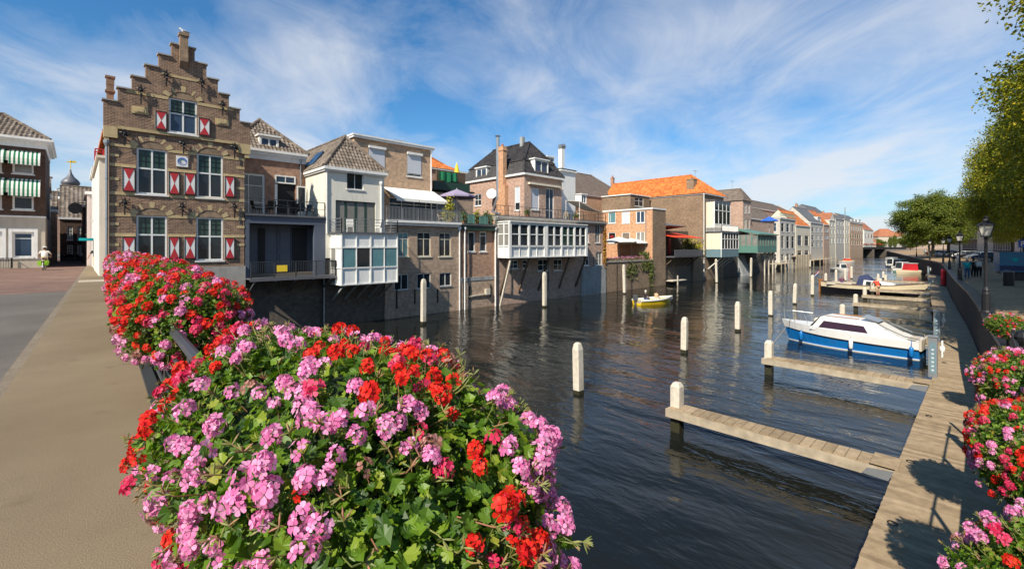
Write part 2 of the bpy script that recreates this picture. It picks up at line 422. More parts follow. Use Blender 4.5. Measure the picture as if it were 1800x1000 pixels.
cl = mth('ADD', mth('MULTIPLY', c1.outputs[0], .88), mth('MULTIPLY', hz, .22), True)
tint = t.mix(1.0, sky.outputs[0], (.64,1.38,1.82), 'MULTIPLY')
mixc = t.mix(mth('MULTIPLY', cl, .86), tint, (10.4,10.6,11.0))
bg = t.n('ShaderNodeBackground'); bg.inputs[1].default_value = .057
o = t.n('ShaderNodeOutputWorld'); t.l(mixc, bg.inputs[0]); t.l(bg.outputs[0], o.inputs[0])
sun = bpy.data.lights.new('sun', 'SUN'); sun.energy = 5.0; sun.angle = R(.5); sun.color = (1,.91,.77)
so = bpy.data.objects.new('sun', sun); C.objects.link(so); so.location = (-60,-60,80)
so.rotation_euler = (-SUN_TO).to_track_quat('-Z','Y').to_euler()
cam = bpy.data.cameras.new('camera'); co = bpy.data.objects.new('camera', cam); C.objects.link(co)
co.location = CAM; co.rotation_euler = (R(90),0,YAW)
cam.sensor_width = 36; cam.lens = 36*FPX/1800; cam.shift_y = -(500-HZ)/1800; cam.clip_end = 9000; cam.clip_start = .05
scn.camera = co
scn.view_settings.view_transform = 'Standard'; scn.view_settings.look = 'None'
scn.view_settings.exposure = .5; scn.view_settings.gamma = 1
scn.cycles.use_denoising = True; scn.cycles.max_bounces = 6; scn.cycles.transparent_max_bounces = 6
scn.cycles.caustics_reflective = False; scn.cycles.caustics_refractive = False
scn.cycles.sample_clamp_indirect = 6

# ---- the setting
mb = MB(); mb.quad((-300,-500,0),(2500,-500,0),(2500,500,0),(-300,500,0))
structure('water', mb, MT['water'])
mb = MB(); mb.quad((-3000,-3000,-2.2),(6000,-3000,-2.2),(6000,3000,-2.2),(-3000,3000,-2.2)); structure('canal_bed', mb, MT['earth'])
LB = [(-40,.6),(78,.6),(100,2.2),(130,4.6),(170,7.2),(210,10),(250,13),(287,17),(330,60),(700,160),(3500,900)]   # left bank line
def lby(x):
    for (a, b), (c, d) in zip(LB, LB[1:]):
        if a <= x <= c: return b+(d-b)*(x-a)/(c-a)
    return LB[-1][1]
ZS = 4.15
mb = MB()
top = [(x, y, ZS-.15) for x, y in LB]
for i in range(len(LB)-1):
    a, b = top[i], top[i+1]
    mb.quad(a, b, (b[0],3000,ZS-.15), (a[0],3000,ZS-.15))
    mb.quad(a, b, (b[0],b[1],-2), (a[0],a[1],-2))
mb.quad((-3000,.6,ZS-.15),(-40,.6,ZS-.15),(-40,3000,ZS-.15),(-3000,3000,ZS-.15))
structure('ground', mb, MT['earth'])
# right wall line (top of the quay wall), used for wall, dock, quay
RW = [(-6,-33.8),(16,-33.75),(23,-33.35),(31,-33.0),(40,-32.45),(49,-31.75),(58,-31.1),(70,-30.3),(82,-29.5),(93,-28.8),(104,-27.9),(116,-26),(129,-23.8),(144,-21.6),(159,-19.4),(200,-13.2),(250,-6),(309,3.2),(340,6)]
ZQ = 2.9
def rwy(x):
    for (a, b), (c, d) in zip(RW, RW[1:]):
        if a <= x <= c: return b+(d-b)*(x-a)/(c-a)
    return RW[-1][1] if x > 0 else RW[0][1]
mb = MB()
for (a, b), (c, d) in zip(RW, RW[1:]):
    pr = [(0,ZQ-.02),(6,ZQ+.25),(14,ZQ+1.0),(60,ZQ+1.2),(3000,ZQ+1.3)]
    for (e, z0), (f, z1) in zip(pr, pr[1:]):
        if e == 0: e = .3
        mb.quad((a,b-e,z0),(c,d-e,z0),(c,d-f,z1),(a,b-f,z1))
structure('quay', mb, MT['quaypave'])
mb = MB(); x0, y0 = RW[-1]
mb.quad((x0,y0-.3,ZQ-.03),(4000,y0+700,ZQ-.03),(4000,-3000,ZQ-.03),(x0,-3000,ZQ-.03)); mb.quad((x0,y0,-1),(x0,y0,ZQ-.03),(4000,y0+700,ZQ-.03),(4000,y0+700,-1))
structure('far_land', mb, MT['earth'])
# bridge deck we stand on: carriageway, kerb, pavement; runs on over the left bank as a street
def K(y): return .031*(y+33.3)                      # the bridge is not quite square to the canal
mb = MB()
def strip(mb, xa, xb, z, ya=-75, yb=60, ka=1, kb=1, n=1, h=.0):
    for i in range(n):
        y0 = ya+(yb-ya)*i/n; y1 = ya+(yb-ya)*(i+1)/n
        mb.quad((xa+ka*K(y0),y0,z),(xb+kb*K(y0),y0,z),(xb+kb*K(y1),y1,z),(xa+ka*K(y1),y1,z))
def slab(mb, xa, xb, z0, z1, ya, yb):
    mb.prism([(xa+K(ya),ya,z0),(xb+K(ya),ya,z0),(xb+K(yb),yb,z0),(xa+K(yb),yb,z0)], (0,0,z1-z0))
XE = -.94                                           # outer edge of the pavement
slab(mb, -16, XE+.12, ZS-.95, ZS-.16, -75, .4)
structure('bridge_deck', mb, MT['concrete'])
mb = MB(); slab(mb, -13.6, -2.32, ZS-.158, ZS-.12, -75, -7.3); structure('road', mb, MT['asphalt'])
mb = MB(); slab(mb, -13.6, -2.32, ZS-.158, ZS-.119, -7.2, 62); mb.box(-60,-13.7,.6,62,ZS-.158,ZS-.1195); structure('paved_road', mb, MT['redpave'])
mb = MB(); slab(mb, -13.6, -2.32, ZS-.158, ZS-.117, -7.3, -7.2); structure('road_joint', mb, MT['kerb'])
mb = MB(); slab(mb, -2.2, XE, ZS-.158, ZS, -75, -3.2); structure('pavement', mb, MT['sidewalk'])
mb = MB(); slab(mb, -2.2, XE+.1, ZS-.158, ZS+.001, -3.2, -1.4); structure('paving_band', mb, MT['palepave'])
mb = MB(); slab(mb, -2.2, -.9, ZS-.158, ZS, -1.4, 60); structure('street_pavement', mb, MT['sidewalk'])
mb = MB(); slab(mb, -2.32, -2.2, ZS-.158, ZS-.004, -75, 60); structure('kerb', mb, MT['kerb'])
mb = MB(); slab(mb, XE, XE+.12, ZS-.155, ZS+.04, -75, -3.2); structure('edge_kerb', mb, MT['steelrail'])
# ---- building kit
def FRONT(Y): return lambda a, out, z: (a, Y-out, z)
def LEFT(X): return lambda a, out, z: (X-out, a, z)
def RIGHT(X): return lambda a, out, z: (X+out, a, z)
def BACK(Y): return lambda a, out, z: (a, Y+out, z)
def face(mb, A, a0, a1, z0, z1, ops=(), d=.16):
    xs = sorted({a0, a1, *[v for o in ops for v in o[:2] if a0 < v < a1]})
    zs = sorted({z0, z1, *[v for o in ops for v in o[2:4] if z0 < v < z1]})
    for p, q in zip(xs, xs[1:]):
        for r, s in zip(zs, zs[1:]):
            mx, mz = (p+q)/2, (r+s)/2
            if any(o[0] < mx < o[1] and o[2] < mz < o[3] for o in ops): continue
            mb.quad(A(p,0,r), A(q,0,r), A(q,0,s), A(p,0,s))
    for o in ops:
        a, b, c, e = max(o[0],a0), min(o[1],a1), max(o[2],z0), min(o[3],z1)
        for (m, n), (k, l) in (((a,c),(b,c)), ((b,c),(b,e)), ((b,e),(a,e)), ((a,e),(a,c))):
            mb.quad(A(m,0,n), A(k,0,l), A(k,-d,l), A(m,-d,n))
def walls(mb, x0, x1, y0, y1, z0, z1, fo=(), lo=(), ro=(), d=.16, cap=True):
    face(mb, FRONT(y0), x0, x1, z0, z1, fo, d)
    face(mb, LEFT(x0), y0, y1, z0, z1, lo, d)
    face(mb, RIGHT(x1), y0, y1, z0, z1, ro, d)
    mb.quad((x0,y1,z0),(x0,y1,z1),(x1,y1,z1),(x1,y1,z0))
    if cap: mb.quad((x0,y0,z1),(x1,y0,z1),(x1,y1,z1),(x0,y1,z1))
def abox(mb, A, a0, a1, o0, o1, z0, z1):
    p, q = A(a0,o0,z0), A(a1,o1,z1); mb.box(p[0],q[0],p[1],q[1],p[2],q[2])
def window(T, A, r, cols=2, rows=(), fw=.07, fm='white', gm='gl', rec=.1, sill='greystone', mw=.05, name='window', parent=None, bottom=None, grid=None, split=None):
    """frame with mullions (part) and its pane (sub-part), set into an opening r=(a0,a1,z0,z1)"""
    a0, a1, z0, z1 = r; a0 += .004; a1 -= .004; z0 += .004; z1 -= .004
    mb = MB()
    abox(mb, A, a0, a0+fw, -rec-.05, -rec, z0, z1); abox(mb, A, a1-fw, a1, -rec-.05, -rec, z0, z1)
    abox(mb, A, a0+fw, a1-fw, -rec-.05, -rec, z0, z0+fw); abox(mb, A, a0+fw, a1-fw, -rec-.05, -rec, z1-fw, z1)
    for k in range(1, cols):
        m_ = a0+(a1-a0)*k/cols; abox(mb, A, m_-mw/2, m_+mw/2, -rec-.047, -rec-.002, z0+fw, z1-fw)
    for f in rows:
        zz_ = z0+(z1-z0)*f; abox(mb, A, a0+fw, a1-fw, -rec-.044, -rec-.004, zz_-mw/2, zz_+mw/2)
    w = T.part(name, mb, MT[fm], parent)
    if gm == 'gl' and not split: gm = ('gl','gl','glblue','gl','glcurtain','gl')[int(abs(a0*37.1+z0*17.3)) % 6]
    if sill:
        s_ = MB(); abox(s_, A, a0-.08, a1+.08, -.13, .07, z0-.09, z0-.004); T.part('sill', s_, MT[sill], w)
    mb = MB(); zs = z0+(z1-z0)*split if split else None
    if split:
        mb.quad(A(a0+fw/2,-rec-.03,zs),A(a1-fw/2,-rec-.03,zs),A(a1-fw/2,-rec-.03,z1-fw/2),A(a0+fw/2,-rec-.03,z1-fw/2))
        T.part('pane', mb, MT[bottom[1]], w); mb = MB()
        mb.quad(A(a0+fw/2,-rec-.03,z0+fw/2),A(a1-fw/2,-rec-.03,z0+fw/2),A(a1-fw/2,-rec-.03,zs),A(a0+fw/2,-rec-.03,zs))
        T.part('pane', mb, MT[bottom[0]], w)
    else:
        mb.quad(A(a0+fw/2,-rec-.03,z0+fw/2),A(a1-fw/2,-rec-.03,z0+fw/2),A(a1-fw/2,-rec-.03,z1-fw/2),A(a0+fw/2,-rec-.03,z1-fw/2))
        T.part('pane', mb, MT[gm], w)
    if grid:
        g = MB(); c_, r_, lo_, hi_ = grid
        za, zb = z0+(z1-z0)*lo_, z0+(z1-z0)*hi_
        for k in range(1, c_):
            m_ = a0+fw+(a1-a0-2*fw)*k/c_; abox(g, A, m_-.012, m_+.012, -rec-.026, -rec-.006, za, zb)
        for k in range(1, r_):
            z_ = za+(zb-za)*k/r_; abox(g, A, a0+fw, a1-fw, -rec-.027, -rec-.008, z_-.012, z_+.012)
        T.part('glazing_bars', g, MT['iron'], w)
    return w
def tile_roof(mb, poly, tw=.26, th=.34, amp=.035, lift=.035, sub=4):
    """corrugated tile courses on a planar polygon whose first edge is the eave"""
    P = [Vector(p) for p in poly]; o = P[0]; ux = (P[1]-P[0]).normalized()
    nrm = Vector((0,0,0))
    for i in range(1, len(P)-1): nrm += (P[i]-o).cross(P[i+1]-o)
    nrm.normalize()
    if nrm.z < 0: nrm = -nrm
    vy = nrm.cross(ux)
    if vy.z < 0: vy = -vy
    Q = [((p-o).dot(ux), (p-o).dot(vy)) for p in P]
    vmax = max(q[1] for q in Q)
    def rng(v):
        xs = []
        for (a, b), (c, d) in zip(Q, Q[1:]+Q[:1]):
            if abs(b-d) < 1e-9: 
                if abs(v-b) < 1e-6: xs += [a, c]
            elif min(b,d)-1e-9 <= v <= max(b,d)+1e-9: xs.append(a+(c-a)*(v-b)/(d-b))
        return (min(xs), max(xs)) if xs else (0,0)
    mb.poly([p-nrm*.04 for p in P])
    nrow = max(1, int(round(vmax/th))); rh = vmax/nrow
    for i in range(nrow):
        v0, v1 = i*rh, (i+1)*rh
        l0, r0 = rng(v0+1e-5); l1, r1 = rng(v1-1e-5)
        lo, hi = min(l0,l1), max(r0,r1)
        n = max(1, int(round((hi-lo)/tw)))
        for k in range(n):                                  # each tile an island
            vs = []; fs_ = []
            for j in range(sub+1):
                u = lo+(hi-lo)*(k+j/sub)/n
                wv = math.cos(2*PI*j/sub)*amp
                ub = min(max(u,l0),r0); ut = min(max(u,l1),r1)
                vs.append(o+ux*ub+vy*(v0-.03)+nrm*(wv+lift)); vs.append(o+ux*ut+vy*v1+nrm*(wv))
                if amp > 0: vs.append(o+ux*ub+vy*(v0-.03)+nrm*(wv+lift-.03))
            st = 3 if amp > 0 else 2
            for j in range(sub):
                a = j*st; b = (j+1)*st
                if (vs[a]-vs[b]).length+(vs[a+1]-vs[b+1]).length < .02: continue
                fs_.append((a,b,b+1,a+1))
                if amp > 0: fs_.append((a,a+2,b+2,b))
            if fs_: mb.add(vs, fs_)
def ridge(mb, p, q, r=.13):
    p = Vector(p); q = Vector(q); L = (q-p).length; n = max(1, int(L/.4)); up = Vector((0,0,.03))
    for i in range(n):
        mb.tube([p+(q-p)*(i/n)+up, p+(q-p)*((i+1)/n+.02)+up], [r, r*.9], 7)
def railing(T, pts, z0, z1, bars=.12, mat='steelrail', r=.018, name='railing', mids=(), parent=None, post=1.5):
    mb = MB()
    for (a, b), (c, d) in zip(pts, pts[1:]):
        L = math.hypot(c-a, d-b); n = max(1, int(L/bars)); np_ = max(1, int(round(L/post)))
        mb.bar((a,b,z1),(c,d,z1), .05, .04); mb.bar((a,b,z0+.08),(c,d,z0+.08), .03, .03)
        for m_ in mids: mb.bar((a,b,z0+(z1-z0)*m_),(c,d,z0+(z1-z0)*m_), .025, .025)
        if bars < 5:
            for i in range(1, n):
                f = i/n; mb.bar((a+(c-a)*f,b+(d-b)*f,z0+.08),(a+(c-a)*f,b+(d-b)*f,z1), r, r)
        for i in range(np_+1):
            f = i/np_; mb.bar((a+(c-a)*f,b+(d-b)*f,z0),(a+(c-a)*f,b+(d-b)*f,z1+.02), .05, .05)
    return T.part(name, mb, MT[mat], parent)
def pipe(T, x, y, z0, z1, r=.055, mat='zinc', hopper=True):
    mb = MB(); mb.tube([(x,y,z0),(x,y,z1)], r, 8)
    k = z0+1
    while k < z1-.5: mb.tube([(x,y,k),(x,y,k+.06)], r*1.35, 8); k += 2.2
    if hopper: mb.lathe([(r,-.25),(r*2.2,-.05),(r*2.4,.1),(r*2.0,.12)], 8, (x,y,z1))
    return T.part('downpipe', mb, MT[mat])
def dormer(T, A, a0, a1, z0, z1, depth, fm='white', cheek='white', cols=2, flat=True, gm='glblue', name='dormer'):
    """box dormer whose face is at A(.,0,.), running back by depth"""
    mb = MB()
    abox(mb, A, a0, a0+.12, -depth, 0, z0, z1); abox(mb, A, a1-.12, a1, -depth, 0, z0, z1)
    abox(mb, A, a0-.12, a1+.12, -depth-.1, .14, z1, z1+.13); abox(mb, A, a0+.12, a1-.12, -depth, -.003, z1-.12, z1-.003)
    abox(mb, A, a0+.12, a1-.12, -.2, .06, z0, z0+.1)
    d = T.part(name, mb, MT[cheek])
    m2 = MB(); r = (a0+.12, a1-.12, z0+.1, z1-.12); fw = .06
    for k in range(cols):
        b0 = r[0]+(r[1]-r[0])*k/cols; b1 = r[0]+(r[1]-r[0])*(k+1)/cols
        abox(m2, A, b0, b0+fw, -.1, -.03, r[2], r[3]); abox(m2, A, b1-fw, b1, -.1, -.03, r[2], r[3])
        abox(m2, A, b0+fw, b1-fw, -.1, -.03, r[2], r[2]+fw); abox(m2, A, b0+fw, b1-fw, -.1, -.03, r[3]-fw, r[3])
    T.part('window', m2, MT[fm], d)
    m3 = MB(); m3.quad(A(r[0],-.08,r[2]),A(r[1],-.08,r[2]),A(r[1],-.08,r[3]),A(r[0],-.08,r[3])); T.part('pane', m3, MT[gm], d)
    return d
def chimney(T, x, y, z0, z1, w=.6, d=.6, mat='bk_red', pots=2, name='chimney', parent=None):
    mb = MB(); mb.box(x-w/2,x+w/2,y-d/2,y+d/2,z0,z1-.18); mb.box(x-w/2-.05,x+w/2+.05,y-d/2-.05,y+d/2+.05,z1-.18,z1-.06); mb.box(x-w/2+.02,x+w/2-.02,y-d/2+.02,y+d/2-.02,z1-.06,z1)
    c = T.part(name, mb, MT[mat], parent)
    for k in range(pots):
        p = MB(); p.lathe([(.10,0),(.09,.3),(.11,.34),(.09,.36)], 8, (x+(k-(pots-1)/2)*.28, y, z1)); T.part('chimney_pot', p, MT['t_red'], c)
    return c
def hip_roof(T, x0, x1, y0, y1, ze, zr, mat, hipf=True, hipb=False, axis='Y', ov=.25, tw=.26, th=.34, hf=None, name='roof', amp=.035, fasc=True):
    """ridge along axis; hipf: hipped towards the canal/front end, else gabled"""
    x0 -= ov; x1 += ov; y0 -= ov; y1 += ov
    mb = MB()
    if axis == 'Y':
        xm = (x0+x1)/2; h = hf if hf is not None else (x1-x0)/2
        rf = (xm, y0+(h if hipf else 0), zr); rb = (xm, y1-(h if hipb else 0), zr)
        A_, B_, C_, D_ = (x0,y0,ze),(x1,y0,ze),(x1,y1,ze),(x0,y1,ze)
        tile_roof(mb, [D_,A_,rf,rb], tw, th, amp); tile_roof(mb, [B_,C_,rb,rf], tw, th, amp)
        if hipf: tile_roof(mb, [A_,B_,rf], tw, th, amp); ridge(mb, A_, rf); ridge(mb, B_, rf)
        if hipb: tile_roof(mb, [C_,D_,rb], tw, th, amp); ridge(mb, C_, rb); ridge(mb, D_, rb)
        ridge(mb, rf, rb)
    else:
        ym = (y0+y1)/2; h = hf if hf is not None else (y1-y0)/2
        rf = (x0+(h if hipf else 0), ym, zr); rb = (x1-(h if hipb else 0), ym, zr)
        A_, B_, C_, D_ = (x0,y0,ze),(x1,y0,ze),(x1,y1,ze),(x0,y1,ze)
        tile_roof(mb, [A_,B_,rb,rf], tw, th, amp); tile_roof(mb, [C_,D_,rf,rb], tw, th, amp)
        if hipf: tile_roof(mb, [D_,A_,rf], tw, th, amp); ridge(mb, A_, rf); ridge(mb, D_, rf)
        if hipb: tile_roof(mb, [B_,C_,rb], tw, th, amp); ridge(mb, B_, rb); ridge(mb, C_, rb)
        ridge(mb, rf, rb)
    r = T.part(name, mb, MT[mat])
    return r
def gable_wall(mb, x0, x1, y, z0, z1, th=.25):
    mb.prism([(x0,y,z0),(x1,y,z0),((x0+x1)/2,y,z1)], (0,th,0))
def cornice(T, A, a0, a1, z0, z1, out=.3, mat='white', name='cornice', parent=None):
    mb = MB(); h = z1-z0
    abox(mb, A, a0, a1, 0.002, out*.35, z0, z0+h*.45); abox(mb, A, a0-.0, a1+.0, 0.002, out*.7, z0+h*.45, z0+h*.75); abox(mb, A, a0-.05, a1+.05, 0.002, out, z0+h*.75, z1)
    return T.part(name, mb, MT[mat], parent)
# ================= left bank, near houses
F0 = FRONT(0)
# --- stepped gable house
GX0, GX1 = -.02, 6.55
T = Thing('gable_house', 'tall brown brick house with stepped gable and red and white shutters', 'house', (GX0,0,ZS))
W_top = win_rect(296.4,346,176,235.8); W_ml = win_rect(240,294,262,342); W_mr = win_rect(346,392,272,348)
W_ll = win_rect(239.5,294,379,456); W_lr = win_rect(345,392.5,382.5,458)
wins = [W_top, W_ml, W_mr, W_ll, W_lr]
ZG = 12.45                                           # where the gable starts to step
mb = MB()
face(mb, F0, GX0, GX1, 1.0, ZG, [w_ for w_ in wins if w_ is not W_top]+[W_top], .2)
face(mb, LEFT(GX0), 0, 13, -1, ZG-.3, [])
face(mb, RIGHT(GX1), 0, 13, -1, ZG, [])
mb.quad((GX0,13,-1),(GX1,13,-1),(GX1,13,ZG),(GX0,13,ZG)); mb.quad((GX0,0,-1),(GX1,0,-1),(GX1,0,1.0),(GX0,0,1.0))
T.part('wall', mb, MT['bk_gable'])
# stepped gable slab
gm_ = 3.31; steps = []
for k in range(6): steps.append((gm_-(3.56-.6*k), gm_+(3.56-.6*k), ZG+1.38+.79*k))
mb = MB(); zlow = ZG
zcuts = [ZG]+[s_[2] for s_ in steps]
for k, (a, b, zt) in enumerate(steps):
    ops = [W_top] if W_top[3] > zcuts[k] and W_top[2] < zt else []
    face(mb, FRONT(-.1), a, b, zcuts[k], zt, ops, .3)
    face(mb, BACK(.35), a, b, zcuts[k], zt)
    face(mb, LEFT(a), -.1, .35, zcuts[k], zt); face(mb, RIGHT(b), -.1, .35, zcuts[k], zt)
    na, nb = (steps[k+1][0], steps[k+1][1]) if k < 5 else (gm_, gm_)
    mb.quad((a,-.1,zt),(na,-.1,zt),(na,.35,zt),(a,.35,zt)); mb.quad((nb,-.1,zt),(b,-.1,zt),(b,.35,zt),(nb,.35,zt))
mb.quad((steps[0][0],-.1,ZG),(steps[0][1],-.1,ZG),(steps[0][1],.35,ZG),(steps[0][0],.35,ZG))
T.part('stepped_gable', mb, MT['bk_gable'])
for k, (a, b, zt) in enumerate(steps):              # coping on every step
    na, nb = (steps[k+1][0], steps[k+1][1]) if k < 5 else (gm_-.24, gm_+.24)
    T.part('coping', MB().box(a-.07, na-.003, -.19, .42, zt, zt+.075), MT['greystone']); T.part('coping', MB().box(nb+.003, b+.07, -.19, .42, zt, zt+.075), MT['greystone'])
mb = MB(); mb.box(gm_-.2,gm_+.2,-.36,.1,steps[5][2]-.95,18.35); mb.box(gm_-.25,gm_+.25,-.41,.15,18.35,18.5)
mb.prism([(gm_-.2,-.101,steps[5][2]-1.3),(gm_-.2,-.101,steps[5][2]-.952),(gm_-.2,-.36,steps[5][2]-.952)], (.4,0,0))
T.part('pinnacle', mb, MT['bk_brown'])
for a, b, c, d in ((steps[0][0], GX0+.35, steps[0][0]+.05, GX0-.004), (GX1-.35, steps[0][1], GX1+.004, steps[0][1]-.05)):
    T.part('corbel', MB().box(a, b, -.13, .38, ZG-.62, ZG-.003).box(c, d, -.1, .36, ZG-.86, ZG-.62), MT['stone'])
# sandstone bands and quoin blocks
def gaps(z, x0, x1):
    cut = sorted([(w_[0]-.02, w_[1]+.02) for w_ in wins if w_[2]-.05 < z < w_[3]+.05]); out = []; x = x0
    for a, b in cut:
        if a > x: out.append((x, a))
        x = max(x, b)
    if x < x1: out.append((x, x1))
    return out
def sband(*b_): T.part('sandstone_band', MB().box(*b_), MT['stone'])
for py in (253.8,289,339,377,412.5):
    z = CAM[2]+onY(196)[1]*(HZ-py)/FPX
    for a, b in gaps(z, GX0-.012, GX1+.012): sband(a, b, -.022, .1, z-.085, z+.085)
for py in (238,272,314,359,393.5,430):
    z = CAM[2]+onY(196)[1]*(HZ-py)/FPX
    for a, b in ((GX0-.012, GX0+.42), (GX1-.42, GX1+.012)): T.part('quoin_stone', MB().box(a, b, -.02, .1, z-.075, z+.075), MT['stone'])
for a, b in gaps(12.36, GX0, GX1): sband(a+.36 if a < 1 else a, b-.36 if b > 6 else b, -.124, .1, 12.36, 12.52)
zb_ = W_top[3]
for a, b in gaps(zb_-.1, steps[1][0]+.35, steps[1][1]-.35): sband(a, b, -.122, .1, zb_-.17, zb_-.0)
zb_ = steps[3][2]-.22
sband(steps[3][0]+.75, steps[3][1]-.75, -.122, .1, zb_-.15, zb_)
# arches over the windows: brick ring with stone blocks, herringbone field
for w_, yo in ((W_top,.1),(W_ml,0),(W_mr,0),(W_ll,0),(W_lr,0)):
    a, b, z0, z1 = w_; xm = (a+b)/2; hw = (b-a)/2; rise = hw*.62
    rad = (hw*hw+rise*rise)/(2*rise); cz = z1+rise-rad; th = math.asin(hw/rad)
    ring = MB(); fld = MB(); N = 18
    pts = [(xm+rad*math.sin(-th+2*th*i/N), -yo-.006, cz+rad*math.cos(-th+2*th*i/N)) for i in range(N+1)]
    fld.poly([(xm-hw,-yo-.006,z1),(xm+hw,-yo-.006,z1)]+pts[::-1][1:-1])
    for i in range(N):
        t0 = -th+2*th*i/N; t1 = -th+2*th*(i+.995)/N
        def q(tt, r_): return (xm+r_*math.sin(tt), -yo, cz+r_*math.cos(tt))
        stone = i in (0,1,4,8,9,13,16,17)
        P4 = [q(t0,rad+.005),q(t1,rad+.005),q(t1,rad+.34),q(t0,rad+.34)]
        ring.cm = 1 if stone else 0; ring.prism([(x,y-(.036 if stone else .03),z) for x,y,z in P4], (0,.05,0))
    f_ = T.part('arch_field', fld, MT['bk_brown']); T.part('window_arch', ring, [MT['bk_gable'], MT['stone']])
for w_, kind in ((W_top,'glblue'),(W_ml,'gl'),(W_mr,'gl'),(W_ll,'gl'),(W_lr,'gl')):
    window(T, FRONT(-.1) if w_ is W_top else F0, w_, 2, (.56,), .09, 'white', 'gl', .06, 'white', .085, split=.56, bottom=(kind,'glgreen'), grid=(4,3,.6,.96))
# shutters
def shutter(A, r, nm='shutter'):
    a, b, z0, z1 = r; mb = MB(); abox(mb, A, a, b, .03, .09, z0, z1); s_ = T.part(nm, mb, MT['white2'])
    bd = MB(); e = .05
    abox(bd, A, a, b, .0925, .105, z0, z0+e); abox(bd, A, a, b, .0925, .105, z1-e, z1); abox(bd, A, a, a+e, .0925, .105, z0+e, z1-e); abox(bd, A, b-e, b, .0925, .105, z0+e, z1-e)
    T.part('shutter_frame', bd, MT['iron'], s_)
    tr = MB(); xm, zm = (a+b)/2, (z0+z1)/2
    for zc, s2 in ((z1-e,-1),(z0+e,1)):
        tr.prism([A(a+e,.0925,zc),A(b-e,.0925,zc),A(xm,.0925,zm)], Vector(A(0,.006,0))-Vector(A(0,0,0)))
    T.part('red_triangle', tr, MT['shred'], s_)
FG = FRONT(-.1)
for A, r in ((F0,(214.6,238,295,337)),(F0,(296,316,303,342)),(F0,(323.5,343.8,304.5,343)),(F0,(394.6,412.3,310,347)),
             (F0,(214.6,238,416,456)),(F0,(296,316,416,455)),(F0,(323.5,343.8,416,455)),(F0,(394.6,412.3,418,455)),(FG,(272,293,197,229)),(FG,(348,368.5,209,239.5))):
    shutter(A, win_rect(*r))
# wrought wall anchors
def anchor(px, yt, yb, yo=0):
    x = fs(px); z1, z0 = fz(px,yt), fz(px,yb); y = -yo-.14; mb = MB()
    mb.bar((x,y,z0),(x,y,z1), .06, .05); mb.bar((x,-yo,z0+.5*(z1-z0)),(x,y,z0+.5*(z1-z0)), .05)
    zc = z0+.72*(z1-z0)
    for k in range(9):
        a_ = 2*PI*k/9; L = .25+.07*(k%2)
        mb.tube([(x,y,zc),(x+math.cos(a_)*L*.6,y-.06,zc+math.sin(a_)*L*.6),(x+math.cos(a_)*L,y+.01,zc+math.sin(a_)*L)], [.035,.03,.012], 5)
    mb.ball((x,y-.05,zc), .09, 7, 5)
    T.part('wall_anchor', mb, MT['iron'])
for a_ in ((219,228,257),(322,246.5,271),(411.5,252,280),(219,348,378),(320,356,381),(411.5,355.5,384)): anchor(*a_)
for a_ in ((247,151,186),(291.5,126,154),(353.5,138,165),(390,178,205)): anchor(*a_, .1)
# cartouches
for r in ((231,260,188.5,201.7),(378,401.6,210.5,221.5)):
    a, b, z0, z1 = win_rect(*r); mb = MB(); A = FG
    abox(mb, A, a, b, .0, .05, z0, z1); abox(mb, A, a+.1, b-.1, .05, .08, z0+.07, z1-.07)
    abox(mb, A, a+.2, b-.2, .08, .1, z0+.13, z1-.13); T.part('stone_cartouche', mb, MT['stone'])
for a, b, zt in ((2.6,3.9,0),): pass
pipe(T, GX0-.1, -.08, ZS, ZG-.9, .06)
T.part('side_wall', MB().box(-.36, GX0-.003, 2.0, 13, ZS-.2, 10.95).box(-.5, GX0-.003, 1.9, 13, 10.95, 11.1), MT['plaster'])
# roof behind the gable, rear chimney
mb = MB(); ze, zr = ZG-.2, ZG+4.3
tile_roof(mb, [(GX0-.2,13,ze),(GX0-.2,.36,ze),(gm_,.36,zr),(gm_,13,zr)], .27, .36); tile_roof(mb, [(GX1+.2,.36,ze),(GX1+.2,13,ze),(gm_,13,zr),(gm_,.36,zr)], .27, .36)
ridge(mb, (gm_,.36,zr), (gm_,13,zr)); T.part('roof', mb, MT['t_orange'])
mb = MB(); gable_wall(mb, GX0, GX1, 12.7, ZG, zr); T.part('rear_gable', mb, MT['bk_gable'])
mb = MB(); xc, yc = .42, 9.5
for k, z in enumerate((14.2,15.2,15.9,16.6,17.2)): mb.box(xc-.17-.012*k, xc+.17+.012*k, yc-.17-.012*k, yc+.17+.012*k, z if k else 12.5, z+(.9 if k < 4 else .55))
for z in (15.05,15.95,16.7,17.7): mb.box(xc-.27,xc+.27,yc-.27,yc+.27,z,z+.12)
T.part('chimney', mb, MT['bk_brown'])
mb = MB(); mb.box(GX0-.05,GX1+.05,-.1,.002,ZS-.9,ZS+.45); T.part('plinth', mb, MT['greystone'])
